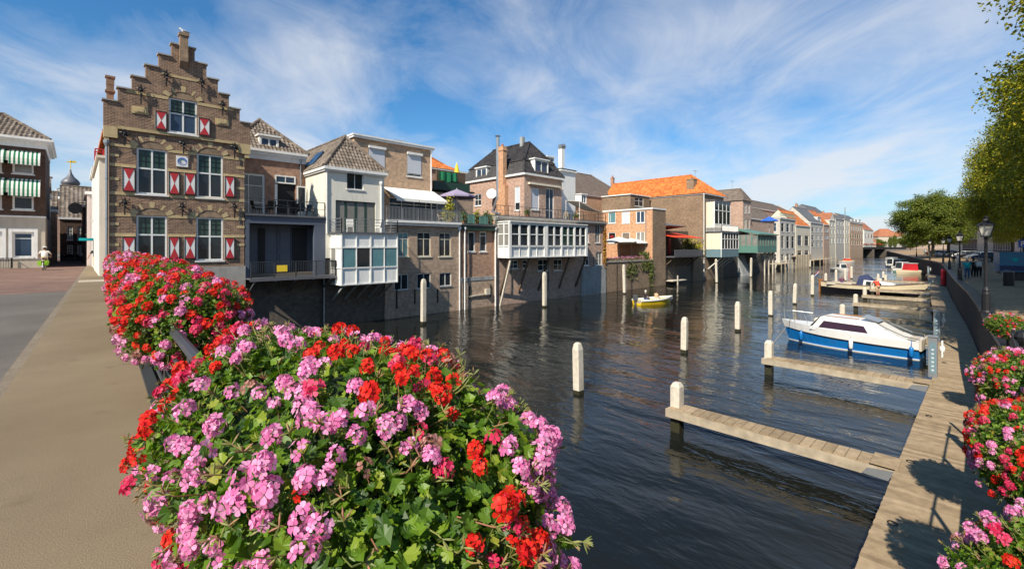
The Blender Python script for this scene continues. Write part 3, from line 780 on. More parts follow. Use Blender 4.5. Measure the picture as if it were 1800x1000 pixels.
# plaque with a blue swirl
a, b, z0, z1 = win_rect(309.5,330.4,275,293.6)
P = Thing('wall_sign', 'square white sign with blue swirl on the stepped gable house', 'sign', ((a+b)/2,-.05,z0))
mb = MB(); mb.box(a,b,-.06,-.004,z0,z1); P.part('panel', mb, MT['white2'])
mb = MB(); xm, zm = (a+b)/2, (z0+z1)/2; rx, rz = (b-a)*.4, (z1-z0)*.36
for k in range(28):
    t0, t1 = 2*PI*k/28, 2*PI*(k+1)/28
    def e(t_, f): return (xm+rx*f*math.cos(t_), -.066, zm+rz*f*math.sin(t_))
    mb.quad(e(t0,1), e(t1,1), e(t1,.62+.3*(k+1)/28), e(t0,.62+.3*k/28))
T.part if 0 else P.part('blue_swirl', mb, MT['bluefabric'])
mb = MB()
for k in range(24):
    t0, t1 = .4+4.6*k/24, .4+4.6*(k+1)/24
    w0, w1 = .05+.2*math.sin(PI*k/24), .05+.2*math.sin(PI*(k+1)/24)
    mb.quad((xm+rx*(.5-w0)*math.cos(t0),-.066,zm+rz*(.5-w0)*math.sin(t0)),(xm+rx*(.5+w0)*math.cos(t0),-.066,zm+rz*(.5+w0)*math.sin(t0)),
            (xm+rx*(.5+w1)*math.cos(t1),-.066,zm+rz*(.5+w1)*math.sin(t1)),(xm+rx*(.5-w1)*math.cos(t1),-.066,zm+rz*(.5-w1)*math.sin(t1)))
P.part('inner_swirl', mb, MT['bluegrey'])
# seagull on the pinnacle
G = Thing('seagull', 'white seagull standing on top of the stepped gable', 'bird', (gm_,-.13,18.5))
mb = MB(); mb.loft([[(gm_+x_, -.13+math.cos(2*PI*k/8)*r_, z_+math.sin(2*PI*k/8)*r_*1.1) for k in range(8)] for x_, r_, z_ in ((-.2,.02,18.78),(-.17,.045,18.79),(-.12,.05,18.76),(-.07,.08,18.68),(.05,.1,18.66),(.16,.06,18.66),(.3,.015,18.64))])
mb.tube([(gm_+.0,-.16,18.6),(gm_+.0,-.16,18.5)], .012, 5); mb.tube([(gm_+.0,-.09,18.6),(gm_+.0,-.09,18.5)], .012, 5)
G.part('body', mb, MT['white2'], smooth=True)
mb = MB(); mb.lathe([(.0,0),(.018,.01),(.0,.08)], 6, (0,0,0)); bk = G.part('beak', MB().tube([(gm_-.2,-.13,18.78),(gm_-.28,-.13,18.76)], [.016,.004], 6), MT['yellow'])
for s_ in (-1,1):
    mb = MB(); y = -.13+s_*.09
    mb.loft([[(gm_-.04,y,18.72),(gm_-.04,y+s_*.02,18.66),(gm_-.02,y,18.61)],[(gm_+.14,y+s_*.02,18.7),(gm_+.14,y+s_*.035,18.66),(gm_+.14,y+s_*.015,18.63)],[(gm_+.36,y-s_*.05,18.66),(gm_+.36,y-s_*.045,18.65),(gm_+.36,y-s_*.05,18.64)]])
    G.part('wing', mb, MT['zinc'])

# --- brick house with terrace over the blue boat room (C)
X0, X1, YC = 6.6, 11.75, 4.0
T = Thing('terrace_house', 'brick house with pointed tiled roof and dormer behind the dark blue boat room', 'house', (X0,0,ZS))
zt = 8.0
ztop = fz(480, 283, YC)                      # under the white cornice
d1 = (6.7, fs(466,YC), zt+.05, fz(447,305,YC)); d2 = (fs(483,YC), fs(519.5,YC), zt+.05, fz(500,309,YC))
AC = FRONT(YC); mb = MB()
walls(mb, X0, X1, YC, 12, zt-.3, ztop, [d1, d2]); T.part('wall', mb, MT['bk_red'])
cornice(T, AC, X0, X1+.05, ztop, ztop+.75, .35)
hip_roof(T, X0, X1, YC, 12, ztop+.76, fz(467,213,YC+2.5), 't_grey', ov=.22, th=.36, tw=.27)
A = FRONT(YC+.12); dormer(T, A, fs(456,YC+.12), fs(490,YC+.12), fz(473,275,YC), fz(473,240,YC), 1.9)
window(T, AC, d1, 2, (.33,.72), .15, rec=.08, sill=None, name='french_door'); 
window(T, AC, (d2[0],d2[1],d2[3]-.62,d2[3]), 2, (), .1, rec=-.05, sill=None, gm='glblue', name='fanlight')
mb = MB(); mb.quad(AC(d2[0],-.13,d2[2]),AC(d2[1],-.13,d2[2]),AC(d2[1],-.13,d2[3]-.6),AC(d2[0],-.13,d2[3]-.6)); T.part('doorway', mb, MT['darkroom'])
for xh, dx in ((d2[0],-.08),(d2[1],.62)):   # open leaves
    mb = MB(); x_ = xh+dx; 
    mb.box(min(xh,x_),max(xh,x_),YC-.45,YC-.40,d2[2],d2[2]+.75); mb.box(x_-.05,x_+.05,YC-.45,YC-.4,d2[2]+.75,d2[3]-.75); mb.box(xh-.05,xh+.05,YC-.449,YC-.399,d2[2]+.75,d2[3]-.75); mb.box(min(xh,x_)+.05,max(xh,x_)-.05,YC-.448,YC-.398,d2[3]-.85,d2[3]-.75)
    l = T.part('door_leaf', mb, MT['white']); mb = MB(); mb.box(min(xh,x_)+.05,max(xh,x_)-.05,YC-.43,YC-.42,d2[2]+.75,d2[3]-.85); T.part('pane', mb, MT['gl'], l)
pipe(T, X1-.35, YC-.07, zt, ztop+.2, .05)
# boat room under the terrace
mb = MB()
mb.box(X0,X1+.02,.0,.35,zt-.62,zt-.12); mb.box(X0,X0+.25,.01,.3,3.8,zt-.62); mb.box(11.0,X1+.02,.01,.3,3.8,zt-.62)
fr = T.part('boat_room_frame', mb, MT['darkblue'])
mb = MB(); mb.box(X0,X1,-.12,YC,zt-.12,zt); T.part('terrace_slab', mb, MT['lead'])
mb = MB(); mb.box(X0,X1,1.6,1.75,3.8,zt-.62)
for a in (7.0,8.0,9.0,9.9): mb.box(a,a+.07,1.52,1.6,3.8,zt-.62)
for a in (7.07,8.07,9.07):
    mb.box(a+.12,a+.8,1.55,1.6,4.1,5.4); mb.box(a+.12,a+.8,1.55,1.6,5.6,6.9)
T.part('panelled_back_wall', mb, MT['darkblue'])
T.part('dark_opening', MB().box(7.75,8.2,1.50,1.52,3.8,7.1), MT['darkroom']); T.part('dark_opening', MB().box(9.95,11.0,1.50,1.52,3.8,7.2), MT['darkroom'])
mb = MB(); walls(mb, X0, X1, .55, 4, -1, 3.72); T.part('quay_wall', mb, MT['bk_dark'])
mb = MB(); mb.box(X0,12.1,-1.2,1.6,3.72,3.8); mb.box(X0,12.1,-1.24,-1.14,3.62,3.72)
for a in (6.9,8.1,9.3,10.5,11.7): mb.bar((a,-1.15,3.62),(a,.5,2.7), .09); mb.box(a-.06,a+.06,-1.22,.5,3.56,3.62)
T.part('balcony', mb, MT['lead'])
railing(T, [(X0+.05,-1.16),(12.06,-1.16),(12.06,0)], 3.8, 4.85, .11, 'steelrail', .02)
railing(T, [(X0+.05,-.06),(X1-.05,-.06)], zt, zt+1.0, .75, 'steelrail', .02, mids=(.5,))
mb = MB(); mb.box(8.15,8.8,-1.20,-1.19,4.2,4.62); T.part('yellow_notice', mb, MT['yellow'])
# terrace furniture
def garden_table(x, y, z, label, mat='steelrail', w=1.4, d=.8):
    t_ = Thing('terrace_table', label, 'table', (x,y,z)); mb = MB(); mb.box(x-w/2,x+w/2,y-d/2,y+d/2,z+.7,z+.75); t_.part('table_top', mb, MT[mat])
    for sx in (-1,1):
        for sy in (-1,1): mb = MB(); mb.box(x+sx*(w/2-.08)-.04,x+sx*(w/2-.08)+.04,y+sy*(d/2-.08)-.04,y+sy*(d/2-.08)+.04,z,z+.7); t_.part('leg', mb, MT[mat])
def garden_chair(x, y, z, rz, label, mat='iron', group=None):
    t_ = Thing('terrace_chair', label, 'chair', (x,y,z), rz, group, local=True)
    mb = MB(); mb.box(-.25,.25,-.25,.25,.4,.45); t_.part('seat', mb, MT[mat])
    mb = MB(); mb.prism([(-.25,.22,.45),(-.25,.27,.45),(-.25,.4,.95),(-.25,.35,.95)], (.5,0,0)); t_.part('backrest', mb, MT[mat])
    for sx in (-1,1):
        mb = MB(); mb.box(sx*.24-.03,sx*.24+.03,-.25,.25,.62,.66); t_.part('armrest', mb, MT[mat])
        for sy in (-1,1): mb = MB(); mb.bar((sx*.22,sy*.2,.4),(sx*.24,sy*.24,0), .035); t_.part('leg', mb, MT[mat])
garden_table(8.95,1.3,zt,'dark terrace table before the open white doors')
for x, y, rz, lb in ((7.6,1.1,R(95),'dark wicker chair at the left end of the terrace table'),(8.3,.7,R(180),'dark wicker chair in front of the terrace table'),(9.9,1.2,R(-80),'dark wicker chair right of the terrace table'),(10.5,1.4,R(-30),'slatted deck chair against the white side wall'),(11.1,1.2,R(-30),'slatted deck chair nearest the terrace corner')):
    garden_chair(x, y, zt, rz, lb)

# --- white plastered house with the white box bay (D)
X0, X1 = 11.8, 16.45
zc = 11.35
T = Thing('white_house', 'white plastered house with hipped tile roof and a white boxed bay over the water', 'house', (X0,0,ZS))
wu = win_rect(610,639,305,333); wd = (fs(590), fs(660), 6.85, fz(625,354))
mb = MB(); walls(mb, X0, X1, 0, 11, 5.0, zc, [wu, wd]); T.part('wall', mb, MT['plaster'])
mb = MB(); walls(mb, X0-.02, X1+.1, .25, 11, -1, 4.99); T.part('quay_wall', mb, MT['bk_dark'])
window(T, F0, wu, 2, (), .05, 'white', 'gl', .12, 'white', name='window'); 
mb = MB(); n_ = 5
w_ = window(T, F0, wd, 4, (), .07, 'green', 'glcurtain', .1, None, .16, name='garden_doors')
mb = MB(); mb.box(X0-.12,X1+.12,-.18,11,zc,zc+.12); mb.box(X0-.2,X1+.2,-.28,11,zc+.12,zc+.34); T.part('cornice', mb, MT['white'])
hip_roof(T, X0, X1, 0, 11, zc+.35, 14.55, 't_grey', ov=.2, hf=2.2, th=.36, tw=.27)
mb = MB(); mb.prism([(X0+.28,3.0,12.2),(X0+.28,4.4,12.2),(X0+1.1,4.4,13.3),(X0+1.1,3.0,13.3)], (-.1,0,.09)); T.part('roof_window', mb, MT['glblue'])
pipe(T, X0+.06, -.07, 6.8, zc+.05, .05, 'white'); pipe(T, X1-.3, -.08, 6.8, zc-.5, .07, 'white')
bx0, bx1, by = 12.12, 16.5, -2.0; bz0, bz1 = 3.1, 6.78
mb = MB(); mb.box(bx0+.04,bx1-.04,by+.04,.2,bz0+.05,bz1-.03); bay = T.part('bay', mb, MT['white'])
mb = MB()
zw0, zw1 = fz(650,470,by), fz(650,435,by)
for k in range(5):
    x_ = bx0+(bx1-bx0)*k/4; wdt = .10 if k in (0,2,4) else .045
    mb.box(x_-wdt/2 if k else bx0-.02, x_+wdt/2 if k < 4 else bx1+.02, by-.03, by+.05, bz0, bz1)
for z in (bz0+.04, zw0, zw1, bz1-.05): mb.box(bx0-.025,bx1+.025,by-.024,by+.05,z-.045,z+.045)
for z in (bz0+.04, zw0, zw1, bz1-.05): mb.box(bx0-.02,bx0+.05,by+.05,-.01,z-.045,z+.045)
mb.box(bx0-.022,bx0+.05,-1.06,-.98,bz0+.1,bz1-.1)
T.part('bay_frame', mb, MT['white2'], bay)
for k in range(4):
    a, b = bx0+(bx1-bx0)*k/4+.08, bx0+(bx1-bx0)*(k+1)/4-.08
    mb = MB(); mb.box(a,b,by+.015,by+.03,zw0+.06,zw1-.06); T.part('bay_pane', mb, MT['gl' if k == 1 else 'glturq'], bay)
mb = MB(); mb.box(bx0+.02,bx0+.03,-.9,-.15,zw0+.06,zw1-.06); T.part('bay_pane', mb, MT['glcurtain'], bay)
mb = MB()
for k in range(5):
    x_ = bx0+.3+(bx1-bx0-.6)*k/4; mb.bar((x_,by+.2,bz0),(x_,.2,bz0-1.2), .12); mb.box(x_-.07,x_+.07,by+.1,.3,bz0-.1,bz0+.02)
T.part('bay_brackets', mb, MT['concrete'])
mb = MB(); mb.box(bx0-.1,bx1+.1,by-.1,.0,bz1,bz1+.1); T.part('bay_deck', mb, MT['lead'])
railing(T, [(bx0,0),(bx0,by),(bx1,by),(bx1,0)], bz1+.1, bz1+1.05, 9, 'greyrail', .02, mids=(.25,.5,.75), post=1.1)
pipe(T, X0-.05, .18, -.5, 3.6, .05, hopper=False)
garden_chair(13.2,-1.0,bz1+.1,R(150),'white chair on the deck of the white box bay, left of its doors','white'); garden_chair(15.5,-1.1,bz1+.1,R(200),'white chair at the right end of the white bay deck','white')

# --- modern brown brick house with roller blinds and cream awnings (E)
X0, X1, YE = 16.6, 24.0, 3.5
T = Thing('modern_house', 'tan brick house with two roller blinds above a terrace with cream awnings', 'house', (X0,0,ZS))
AE = FRONT(YE); zt = 8.0; ztop = fz(742,262,YE); xl = 15.55
b1 = win_rect(647.5,677,259,300,YE); b2 = win_rect(715.5,741,270,311,YE); dr = (fs(684,YE), fs(770,YE), zt+.05, zt+2.25)
mb = MB(); walls(mb, xl, fs(758,YE), YE, 13, zt-.3, ztop, [b1,b2,dr]); T.part('wall', mb, MT['bk_tan'])
mb = MB(); xe = fs(758,YE); mb.box(xl-.15,xe+.2,YE-.25,13,ztop,ztop+.16); mb.box(xl-.2,xe+.25,YE-.3,13.1,ztop+.16,ztop+.3); T.part('roof_edge', mb, MT['white'])
for b_ in (b1,b2):
    w_ = window(T, AE, b_, 1, (.1,), .08, 'white', 'gl', .04, 'white', name='window')
    mb = MB(); abox(mb, AE, b_[0]+.05, b_[1]-.05, .0, .03, b_[2]+.28, b_[3]-.15); T.part('roller_blind', mb, MT['shade'], w_)
    mb = MB(); abox(mb, AE, b_[0]-.02, b_[1]+.02, .003, .2, b_[3]-.16, b_[3]+.04); T.part('blind_box', mb, MT['white2'], w_)
window(T, AE, dr, 4, (.75,), .09, 'white', 'gl', .1, None, name='terrace_doors')
for a, b in ((fs(673,YE),fs(712,YE)),(fs(712.5,YE),fs(762,YE))):
    mb = MB(); z1 = fz(700,331,YE); z0 = z1-1.15
    mb.prism([(a,YE-.05,z1),(a,YE-2.4,z0),(a,YE-2.4,z0-.04),(a,YE-.05,z1-.05)], (b-a-.05,0,0)); mb.box(a,b-.05,YE-2.45,YE-2.39,z0-.24,z0)
    T.part('awning', mb, MT['creamfabric'])
pipe(T, xe-.06, YE-.08, zt, ztop-.1, .06, 'white')
wl = [win_rect(*r) for r in ((700,719.5,408,451),(734.5,758.5,408,451),(773,794,409,451))]; wlo = [win_rect(*r) for r in ((694,719.6,482,510),(734.2,758.5,480.5,507.5),(773.6,794.6,479.5,503))]
mb = MB(); walls(mb, X0, X1, .1, YE+1, -1, zt-.42, wl+wlo); T.part('lower_wall', mb, MT['bk_grey'])
for r in wl: window(T, FRONT(.1), r, 2, (.72,), .08, 'cream', 'glturq' if r is wl[0] else 'gl', .07, 'cream', .06)
for r in wlo: window(T, FRONT(.1), r, 2, (), .07, 'white', 'gl', .06, 'greystone', .05)
mb = MB(); mb.box(X0,X1,-.12,YE,zt-.42,zt-.2); mb.box(X0,X1+.02,-.28,YE,zt-.2,zt); T.part('cornice', mb, MT['white'])
railing(T, [(X0,-.1),(X1-.05,-.1)], zt, zt+1.06, .13, 'greyrail', .028)
for x_ in (X1-.05, X1+.55): pipe(T, x_, -.02, -.3, zt-.5, .065, 'white')
for x_, z0, z1 in ((17.6,1.0,2.6),(19.3,1.2,2.4),(21.6,1.1,2.3)):
    mb = MB(); mb.box(x_-.05,x_+.05,.02,.08,z0-.2,z1-.2); T.part('wall_anchor', mb, MT['iron'])
garden_chair(22.9,1.4,zt,R(60),'wooden chair on the terrace under the cream awning','timber')

# --- narrow house with roof garden (F)
X0, X1 = 24.05, 28.35
T = Thing('narrow_house', 'narrow brick front with two windows under a planted roof terrace', 'house', (X0,0,ZS))
zt = 7.9
wf = [win_rect(*r) for r in ((826.4,838.6,407,442.5),(846.8,858.8,407,442.5))]
mb = MB(); walls(mb, X0+.02, X1, .3, 6, 2.93, zt-.55, wf); T.part('wall', mb, MT['bk_red'])
mb = MB(); walls(mb, X0+.02, X1, .24, 6, -1, 2.6); T.part('quay_wall', mb, MT['bk_grey'])
mb = MB(); mb.box(X0+.02,X1,.2,6,2.6,2.93); T.part('concrete_band', mb, MT['concrete'])
for r in wf: window(T, FRONT(.3), r, 1, (.78,) if r is wf[1] else (), .1, 'white', 'gl', .05, 'white', .05)
mb = MB(); mb.box(X0+.02,X1,-.1,6,zt-.55,zt-.12); T.part('fascia', mb, MT['green'])
mb = MB(); mb.box(X0+.02,X1+.05,-.2,6,zt-.12,zt); T.part('terrace_slab', mb, MT['lead'])
railing(T, [(X0+.1,-.1),(X1,-.1)], zt, zt+.9, .6, 'tealpaint', .03, mids=(.5,))
mb = MB(); mb.box(25.2,26.0,.26,.3,zt+.1,zt+.9); mb.box(26.6,27.6,.26,.3,zt+.1,zt+.85); T.part('green_screen', mb, MT['tealpaint'])
mb = MB(); mb.bar((25.2,.18,1.15),(27.4,.1,1.3), .1); mb.box(27.1,27.6,-.1,.2,1.2,1.75); T.part('timber_bracket', mb, MT['pole'])
for x_ in (25.3,27.9): mb = MB(); mb.box(x_-.05,x_+.05,.15,.23,.9,2.1); T.part('wall_anchor', mb, MT['iron'])
pipe(T, X1-.02, -.02, -.3, zt-.3, .07, 'white')

# houses behind the roof gardens
def quick_house(name, label, x0, x1, y0, y1, z0, ze, zr, wmat, rmat, hipf=True, axis='Y', wins_=(), lw=(), hf=None, hipb=False, corn=True, flat=False, tw=.26, th=.34, amp=.035, cat='house', wm='white', ridge_ch=(), rwins=(), wcols=2, gmat='gl'):
    T = Thing(name, label, cat, (x0,y0,z0)); mb = MB()
    walls(mb, x0, x1, y0, y1, z0, ze, wins_, lw); 
    if not hipf and not flat:
        if axis == 'Y': gable_wall(mb, x0, x1, y0, ze, zr); gable_wall(mb, x0, x1, y1-.25, ze, zr)
        else:
            ym = (y0+y1)/2; mb.prism([(x0,y0,ze),(x0,y1,ze),(x0,ym,zr)], (.25,0,0)); mb.prism([(x1-.25,y0,ze),(x1-.25,y1,ze),(x1-.25,ym,zr)], (.25,0,0))
    T.part('wall', mb, MT[wmat])
    if corn: mb = MB(); mb.box(x0-.15,x1+.15,y0-.2,y1+.1,ze,ze+.18); T.part('cornice', mb, MT['white'])
    if flat: mb = MB(); mb.box(x0-.1,x1+.1,y0-.12,y1+.1,ze+.19,ze+.36); T.part('roof_edge', mb, MT[rmat])
    else: hip_roof(T, x0, x1, y0, y1, ze+(.19 if corn else .02), zr, rmat, hipf, hipb, axis, .2 if hipf else .05, tw, th, hf, amp=amp)
    for r in wins_: window(T, FRONT(y0), r, wcols, (.6,), .08, wm, gmat, .06, 'white', .05)
    for r in lw: window(T, LEFT(x0), r, wcols, (.6,), .08, wm, gmat, .06, 'white', .05)
    for c_ in ridge_ch: chimney(T, *c_)
    return T
T = quick_house('roof_flat', 'dark flat roofed house carrying green sheeting beyond the cream awnings', fs(764,6), fs(832,6), 6, 14, 7, fz(795,340,6), 0, 'bk_grey', 'green', flat=True, wins_=[(fs(768,6),fs(800,6),fz(790,372,6),fz(790,345,6))], corn=False)
T.part('fascia', MB().box(fs(763,5.7),fs(826,5.7),5.7,5.99,fz(795,336,5.7),fz(795,321,5.7)), MT['green'])
T.part('parapet', MB().box(fs(768,7),fs(818,7),7,7.2,fz(795,322,7),fz(795,302,7)), MT['brownwood'])
sheet = MB(); xa, xb = fs(773,6.6), fs(805,6.6); za, zb = fz(790,319,6.6), fz(790,303,6.6)
for k in range(10):
    xx, x2 = xa+(xb-xa)*k/10, xa+(xb-xa)*(k+1)/10; yy, y2 = 6.7+.08*math.sin(k*1.9), 6.7+.08*math.sin((k+1)*1.9)
    sheet.prism([(xx,yy,za+.08*math.sin(k)),(x2,y2,za+.08*math.sin(k+1)),(x2,y2,zb),(xx,yy,zb)], (0,.03,0))
single('green_cloth', sheet, MT['gfabric'], 'bright green cloth hung over the balcony beside the yellow parasol', 'cloth', (xa,6.7,za))
def parasol(px, Y, ztip, zrim, zbase, rad, mat, label, closed=False, group=None):
    x = fs(px, Y); T = Thing('parasol', label, 'parasol', (x,Y,zbase), group=group)
    T.part('pole', MB().tube([(x,Y,zbase),(x,Y,ztip+.1)], .03, 6), MT['white'])
    mb = MB()
    if closed: mb.lathe([(.09,zrim-zbase),(.32,zrim-zbase+.05),(.22,(zrim+ztip)/2-zbase),(.08,ztip-zbase-.1),(.02,ztip-zbase)], 9, (x,Y,zbase))
    else:
        n = 8; rim = [(x+rad*math.cos(2*PI*k/n), Y+rad*math.sin(2*PI*k/n), zrim) for k in range(n)]; inn = [(x+.06*math.cos(2*PI*k/n), Y+.06*math.sin(2*PI*k/n), ztip) for k in range(n)]
        low = [(a,b,c-.16) for a,b,c in rim]; mb.loft([low,rim,inn], False)
        for k in range(n): mb.tri(rim[k], rim[(k+1)%n], (x,Y,ztip-.15))
    T.part('canopy', mb, MT[mat])
parasol(803, 7.6, fz(803,287,7.6), fz(803,306,7.6), fz(803,322,7.6), 1, 'yellow', 'closed yellow parasol beside the green cloth', True)
parasol(803, 2.6, fz(803,333,2.6), fz(803,345,2.6), 7.9, 1.9, 'purple', 'open lilac parasol on the planted roof terrace')
quick_house('orange_roof_house', 'house with orange roof peeping out above the yellow parasol', fs(740,16), fs(800,16), 16, 24, 4, fz(780,300,16), fz(770,276,20), 'bk_red', 't_orange', axis='X', hipf=True, hipb=True)
quick_house('slate_roof_house', 'white gabled house end behind the planted roof terrace', fs(792,20), fs(842,20), 20, 30, 4, fz(815,305,20), fz(815,292,20), 'plaster', 't_grey', axis='X', hipf=False)

# --- oriel building (G)
X0, X1 = 28.4, 46.9
T = Thing('oriel_building', 'brick canal front carrying the long white oriel of tall windows', 'house', (X0,0,ZS))
zt = 8.95; zt2 = 8.55
by = -1.7; bx0, bx1 = 28.7, 40.7; bz0, bz1 = 4.7, 8.2
lowin = [win_rect(*r) for r in ((896,912.5,457,472.5),(920,929,456,472),(947,966,455.5,476),(975,990,455.5,475.5),(1026,1037,444,467),(1049,1059.5,443,466.5),(1048,1056,395,427),(1031,1037,400,427))]
mb = MB(); walls(mb, X0, X1, .12, 6, -1, zt-.5, lowin); T.part('wall', mb, MT['bk_pink'])
for r in lowin: window(T, FRONT(.12), r, 2 if r[1]-r[0] > .8 else 1, (.5,), .09, 'white', 'gl', .06, 'white', .06)
mb = MB(); mb.box(X0,X1+.05,-.15,6,zt-.5,zt-.3); mb.box(X0-.02,X1+.1,-.3,6,zt-.3,zt-.12); T.part('cornice', mb, MT['greystone'])
mb = MB(); mb.box(bx0+.05,bx1-.05,by+.06,.11,bz0+.02,bz1-.02); bay = T.part('oriel', mb, MT['white'])
fr = MB(); nb = 5; zs_, ze_ = 5.95, 7.95
posts = [bx0,31.15,33.7,34.5,36.55,38.6,bx1]
xs_ = [28.7, 31.3, 33.95, 36.35, 38.55, 40.7]
for k, x_ in enumerate(xs_):
    w0 = .16 if k in (0,2,5) else .11; fr.box(x_-w0, x_+w0, by-.07, by+.06, bz0, bz1)
fr.box(33.58,33.72,by-.05,by+.06,bz0,bz1)
for z, h in ((bz0+.06,.06),(zs_-.1,.07),(ze_+.08,.07),(bz1-.06,.06)): fr.box(bx0-.03,bx1+.03,by-.045,by+.05,z-h,z+h)
fr.box(bx0-.1,bx1+.1,by-.16,.1,bz1,bz1+.1)
for k in range(5):
    a, b = xs_[k]+.13, xs_[k+1]-.13
    if k == 1: b -= .28
    xm = (a+b)/2; fr.box(xm-.07,xm+.07,by-.03,by+.05,zs_,ze_); fr.box(a,b,by-.02,by+.04,6.98,7.08)
    for c in (a,b-.07,xm-.14,xm+.07): fr.box(c,c+.07,by-.015,by+.03,zs_,ze_)
    fr.box(xm-.02,xm+.02,by-.012,by+.055,bz0+.12,zs_-.17)
# left end of the oriel
for y_ in (by+.06,-.85,.02): fr.box(bx0-.03,bx0+.05,y_-.07,y_+.07,bz0,bz1)
for z in (bz0+.06,zs_-.1,ze_+.08,7.03): fr.box(bx0-.028,bx0+.05,by,.1,z-.05,z+.05)
T.part('oriel_frame', fr, MT['white2'], bay)
for k in range(5):
    a, b = xs_[k]+.1, xs_[k+1]-.1; mb = MB(); mb.box(a,b,by+.03,by+.045,zs_,ze_); T.part('pane', mb, MT['gl' if k != 3 else 'glgreen'], bay)
mb = MB(); mb.box(bx0+.03,bx0+.045,by+.1,.0,zs_,ze_); T.part('pane', mb, MT['glcurtain'], bay)
mb = MB()
for x_ in (29.0,31.6,34.6,38.0,41.0): mb.bar((x_,by+.25,bz0),(x_,.1,1.1), .16, .18); mb.box(x_-.1,x_+.1,by+.1,.12,bz0-.14,bz0+.015)
T.part('oriel_struts', mb, MT['brownwood'])
T.part('mooring_strut', MB().bar((29.0,by+.2,bz0-.1),(28.8,-.1,-.3), .16, .16), MT['pole'])
mb = MB(); mb.loft([[(41.9,-.12,-.6),(46.9,-.12,-.6),(46.9,.1,-.6),(41.9,.1,-.6)],[(42.1,-.06,3.2),(46.9,-.06,3.55),(46.9,.1,3.55),(42.1,.1,3.2)]]); T.part('concrete_apron', mb, MT['concrete'])
mb = MB(); mb.box(X0,X1,-.1,6,zt-.12,zt-.02); T.part('terrace_slab', mb, MT['lead'])
railing(T, [(X0+.1,-.05),(X1,-.05),(X1,5)], zt-.02, zt+.95, .5, 'steelrail', .02, mids=(.5,))
for x_ in (30.5,36.2,44.5): pipe(T, x_, .03, 1, 4.5, .04, 'lead', False)

# --- black mansard house behind it
X0, X1, Y0, Y1 = 35.4, 42.0, 3.0, 14.0
T = Thing('mansard_house', 'brick house with black mansard roof, white dormers and tall flue', 'house', (X0,Y0,8.9))
ze = 13.95; FM, LM = FRONT(Y0), LEFT(X0)
wn_ = [win_rect(934,948,331,369,Y0), (fs(959.5,Y0), fs(974,Y0), 9.0, fz(967,331,Y0))]
wlx = [win_rectx(904.5,914,328,370,X0), win_rectx(834,846,341,362,X0)]
mb = MB(); walls(mb, X0, X1, Y0, Y1, 4, ze, wn_, wlx); T.part('wall', mb, MT['bk_pink'])
window(T, FM, wn_[0], 1, (), .08, 'white', 'shade', .05, 'white'); window(T, FM, wn_[1], 2, (.3,), .12, 'white', 'gl', .08, None, name='terrace_door')
window(T, LM, wlx[0], 1, (.33,), .09, 'white', 'gl', .05, 'white', split=.33, bottom=('gl','shade')); window(T, LM, wlx[1], 2, (.5,), .08, 'white', 'gl', .05, 'white')
mb = MB(); mb.box(X0-.25,X1+.25,Y0-.3,Y1+.2,ze,ze+.22); T.part('cornice', mb, MT['white'])
zk, zr = 15.85, 18.5; i1 = .75; mb = MB()
o4 = [(X0-.2,Y0-.25),(X1+.2,Y0-.25),(X1+.2,Y1+.2),(X0-.2,Y1+.2)]; k4 = [(X0+i1,Y0+i1),(X1-i1,Y0+i1),(X1-i1,Y1-.3),(X0+i1,Y1-.3)]
for a, b in ((0,1),(1,2),(3,0)): tile_roof(mb, [(*o4[a],ze+.23),(*o4[b],ze+.23),(*k4[b],zk),(*k4[a],zk)], .26, .32)
e4 = [(X0+i1-.12,Y0+i1-.12),(X1-i1+.12,Y0+i1-.12),(X1-i1+.12,Y1),(X0+i1-.12,Y1)]
rf, rb = ((X0+X1)/2,Y0+2.4,zr), ((X0+X1)/2,Y1-2,zr)
z2 = zk-.02
tile_roof(mb, [(*e4[0],z2),(*e4[1],z2),rf], .26, .32); tile_roof(mb, [(*e4[3],z2),(*e4[0],z2),rf,rb], .26, .32); tile_roof(mb, [(*e4[1],z2),(*e4[2],z2),rb,rf], .26, .32); tile_roof(mb, [(*e4[2],z2),(*e4[3],z2),rb], .26, .32)
for a, b in ((e4[0],rf),(e4[1],rf)): ridge(mb, (*a,z2), b)
ridge(mb, rf, rb)
for a in (0,1): ridge(mb, (*o4[a],ze+.25), (*k4[a],zk))
T.part('roof', mb, MT['t_black'])
dormer(T, FRONT(Y0-.05), fs(939.5,Y0), fs(963.5,Y0), ze+.25, fz(951,281.5,Y0), 1.4)
dormer(T, RIGHT(X1-.9), Y0+1.9, Y0+3.6, ze+1.2, zk+1.1, 1.5)
dormer(T, FRONT(Y0+1.2), X1-1.35, X1-.1, ze+1.5, zk+1.0, 1.6)
dormer(T, LEFT(X0+.05), fy(855,X0), fy(836,X0), ze+.25, fzx(845,295.5,X0), 1.2)
xc, yc = X0-.28, fy(886,X0)
mb = MB(); mb.box(xc-.3,xc+.28,yc-.75,yc+.75,8.9,13.0); mb.box(xc-.3,xc+.28,yc-.45,yc+.45,13.0,17.1); mb.box(xc-.36,xc+.34,yc-.52,yc+.52,17.1,17.25); mb.box(xc-.3,xc+.28,yc-.45,yc+.45,17.25,17.6)
ch = T.part('chimney', mb, MT['bk_orange']); T.part('chimney_pot', MB().lathe([(.15,0),(.15,.3),(.12,.32)], 8, (xc,yc,17.6)), MT['t_red'], ch)
yv = fy(875,X0-.5); xv = X0-.5
mb = MB(); mb.tube([(xv-.1,yv-.6,9.6),(xv-.05,yv+.8,10.0),(xv,yv,11.6),(xv,yv,12.2),(xv,yv,18.9)], .2, 10); mb.tube([(xv,yv,18.9),(xv,yv,19.05)], [.35,.1], 10)
for z in (13,14.5,16,17.5): mb.tube([(xv,yv,z),(xv,yv,z+.08)], .215, 10)
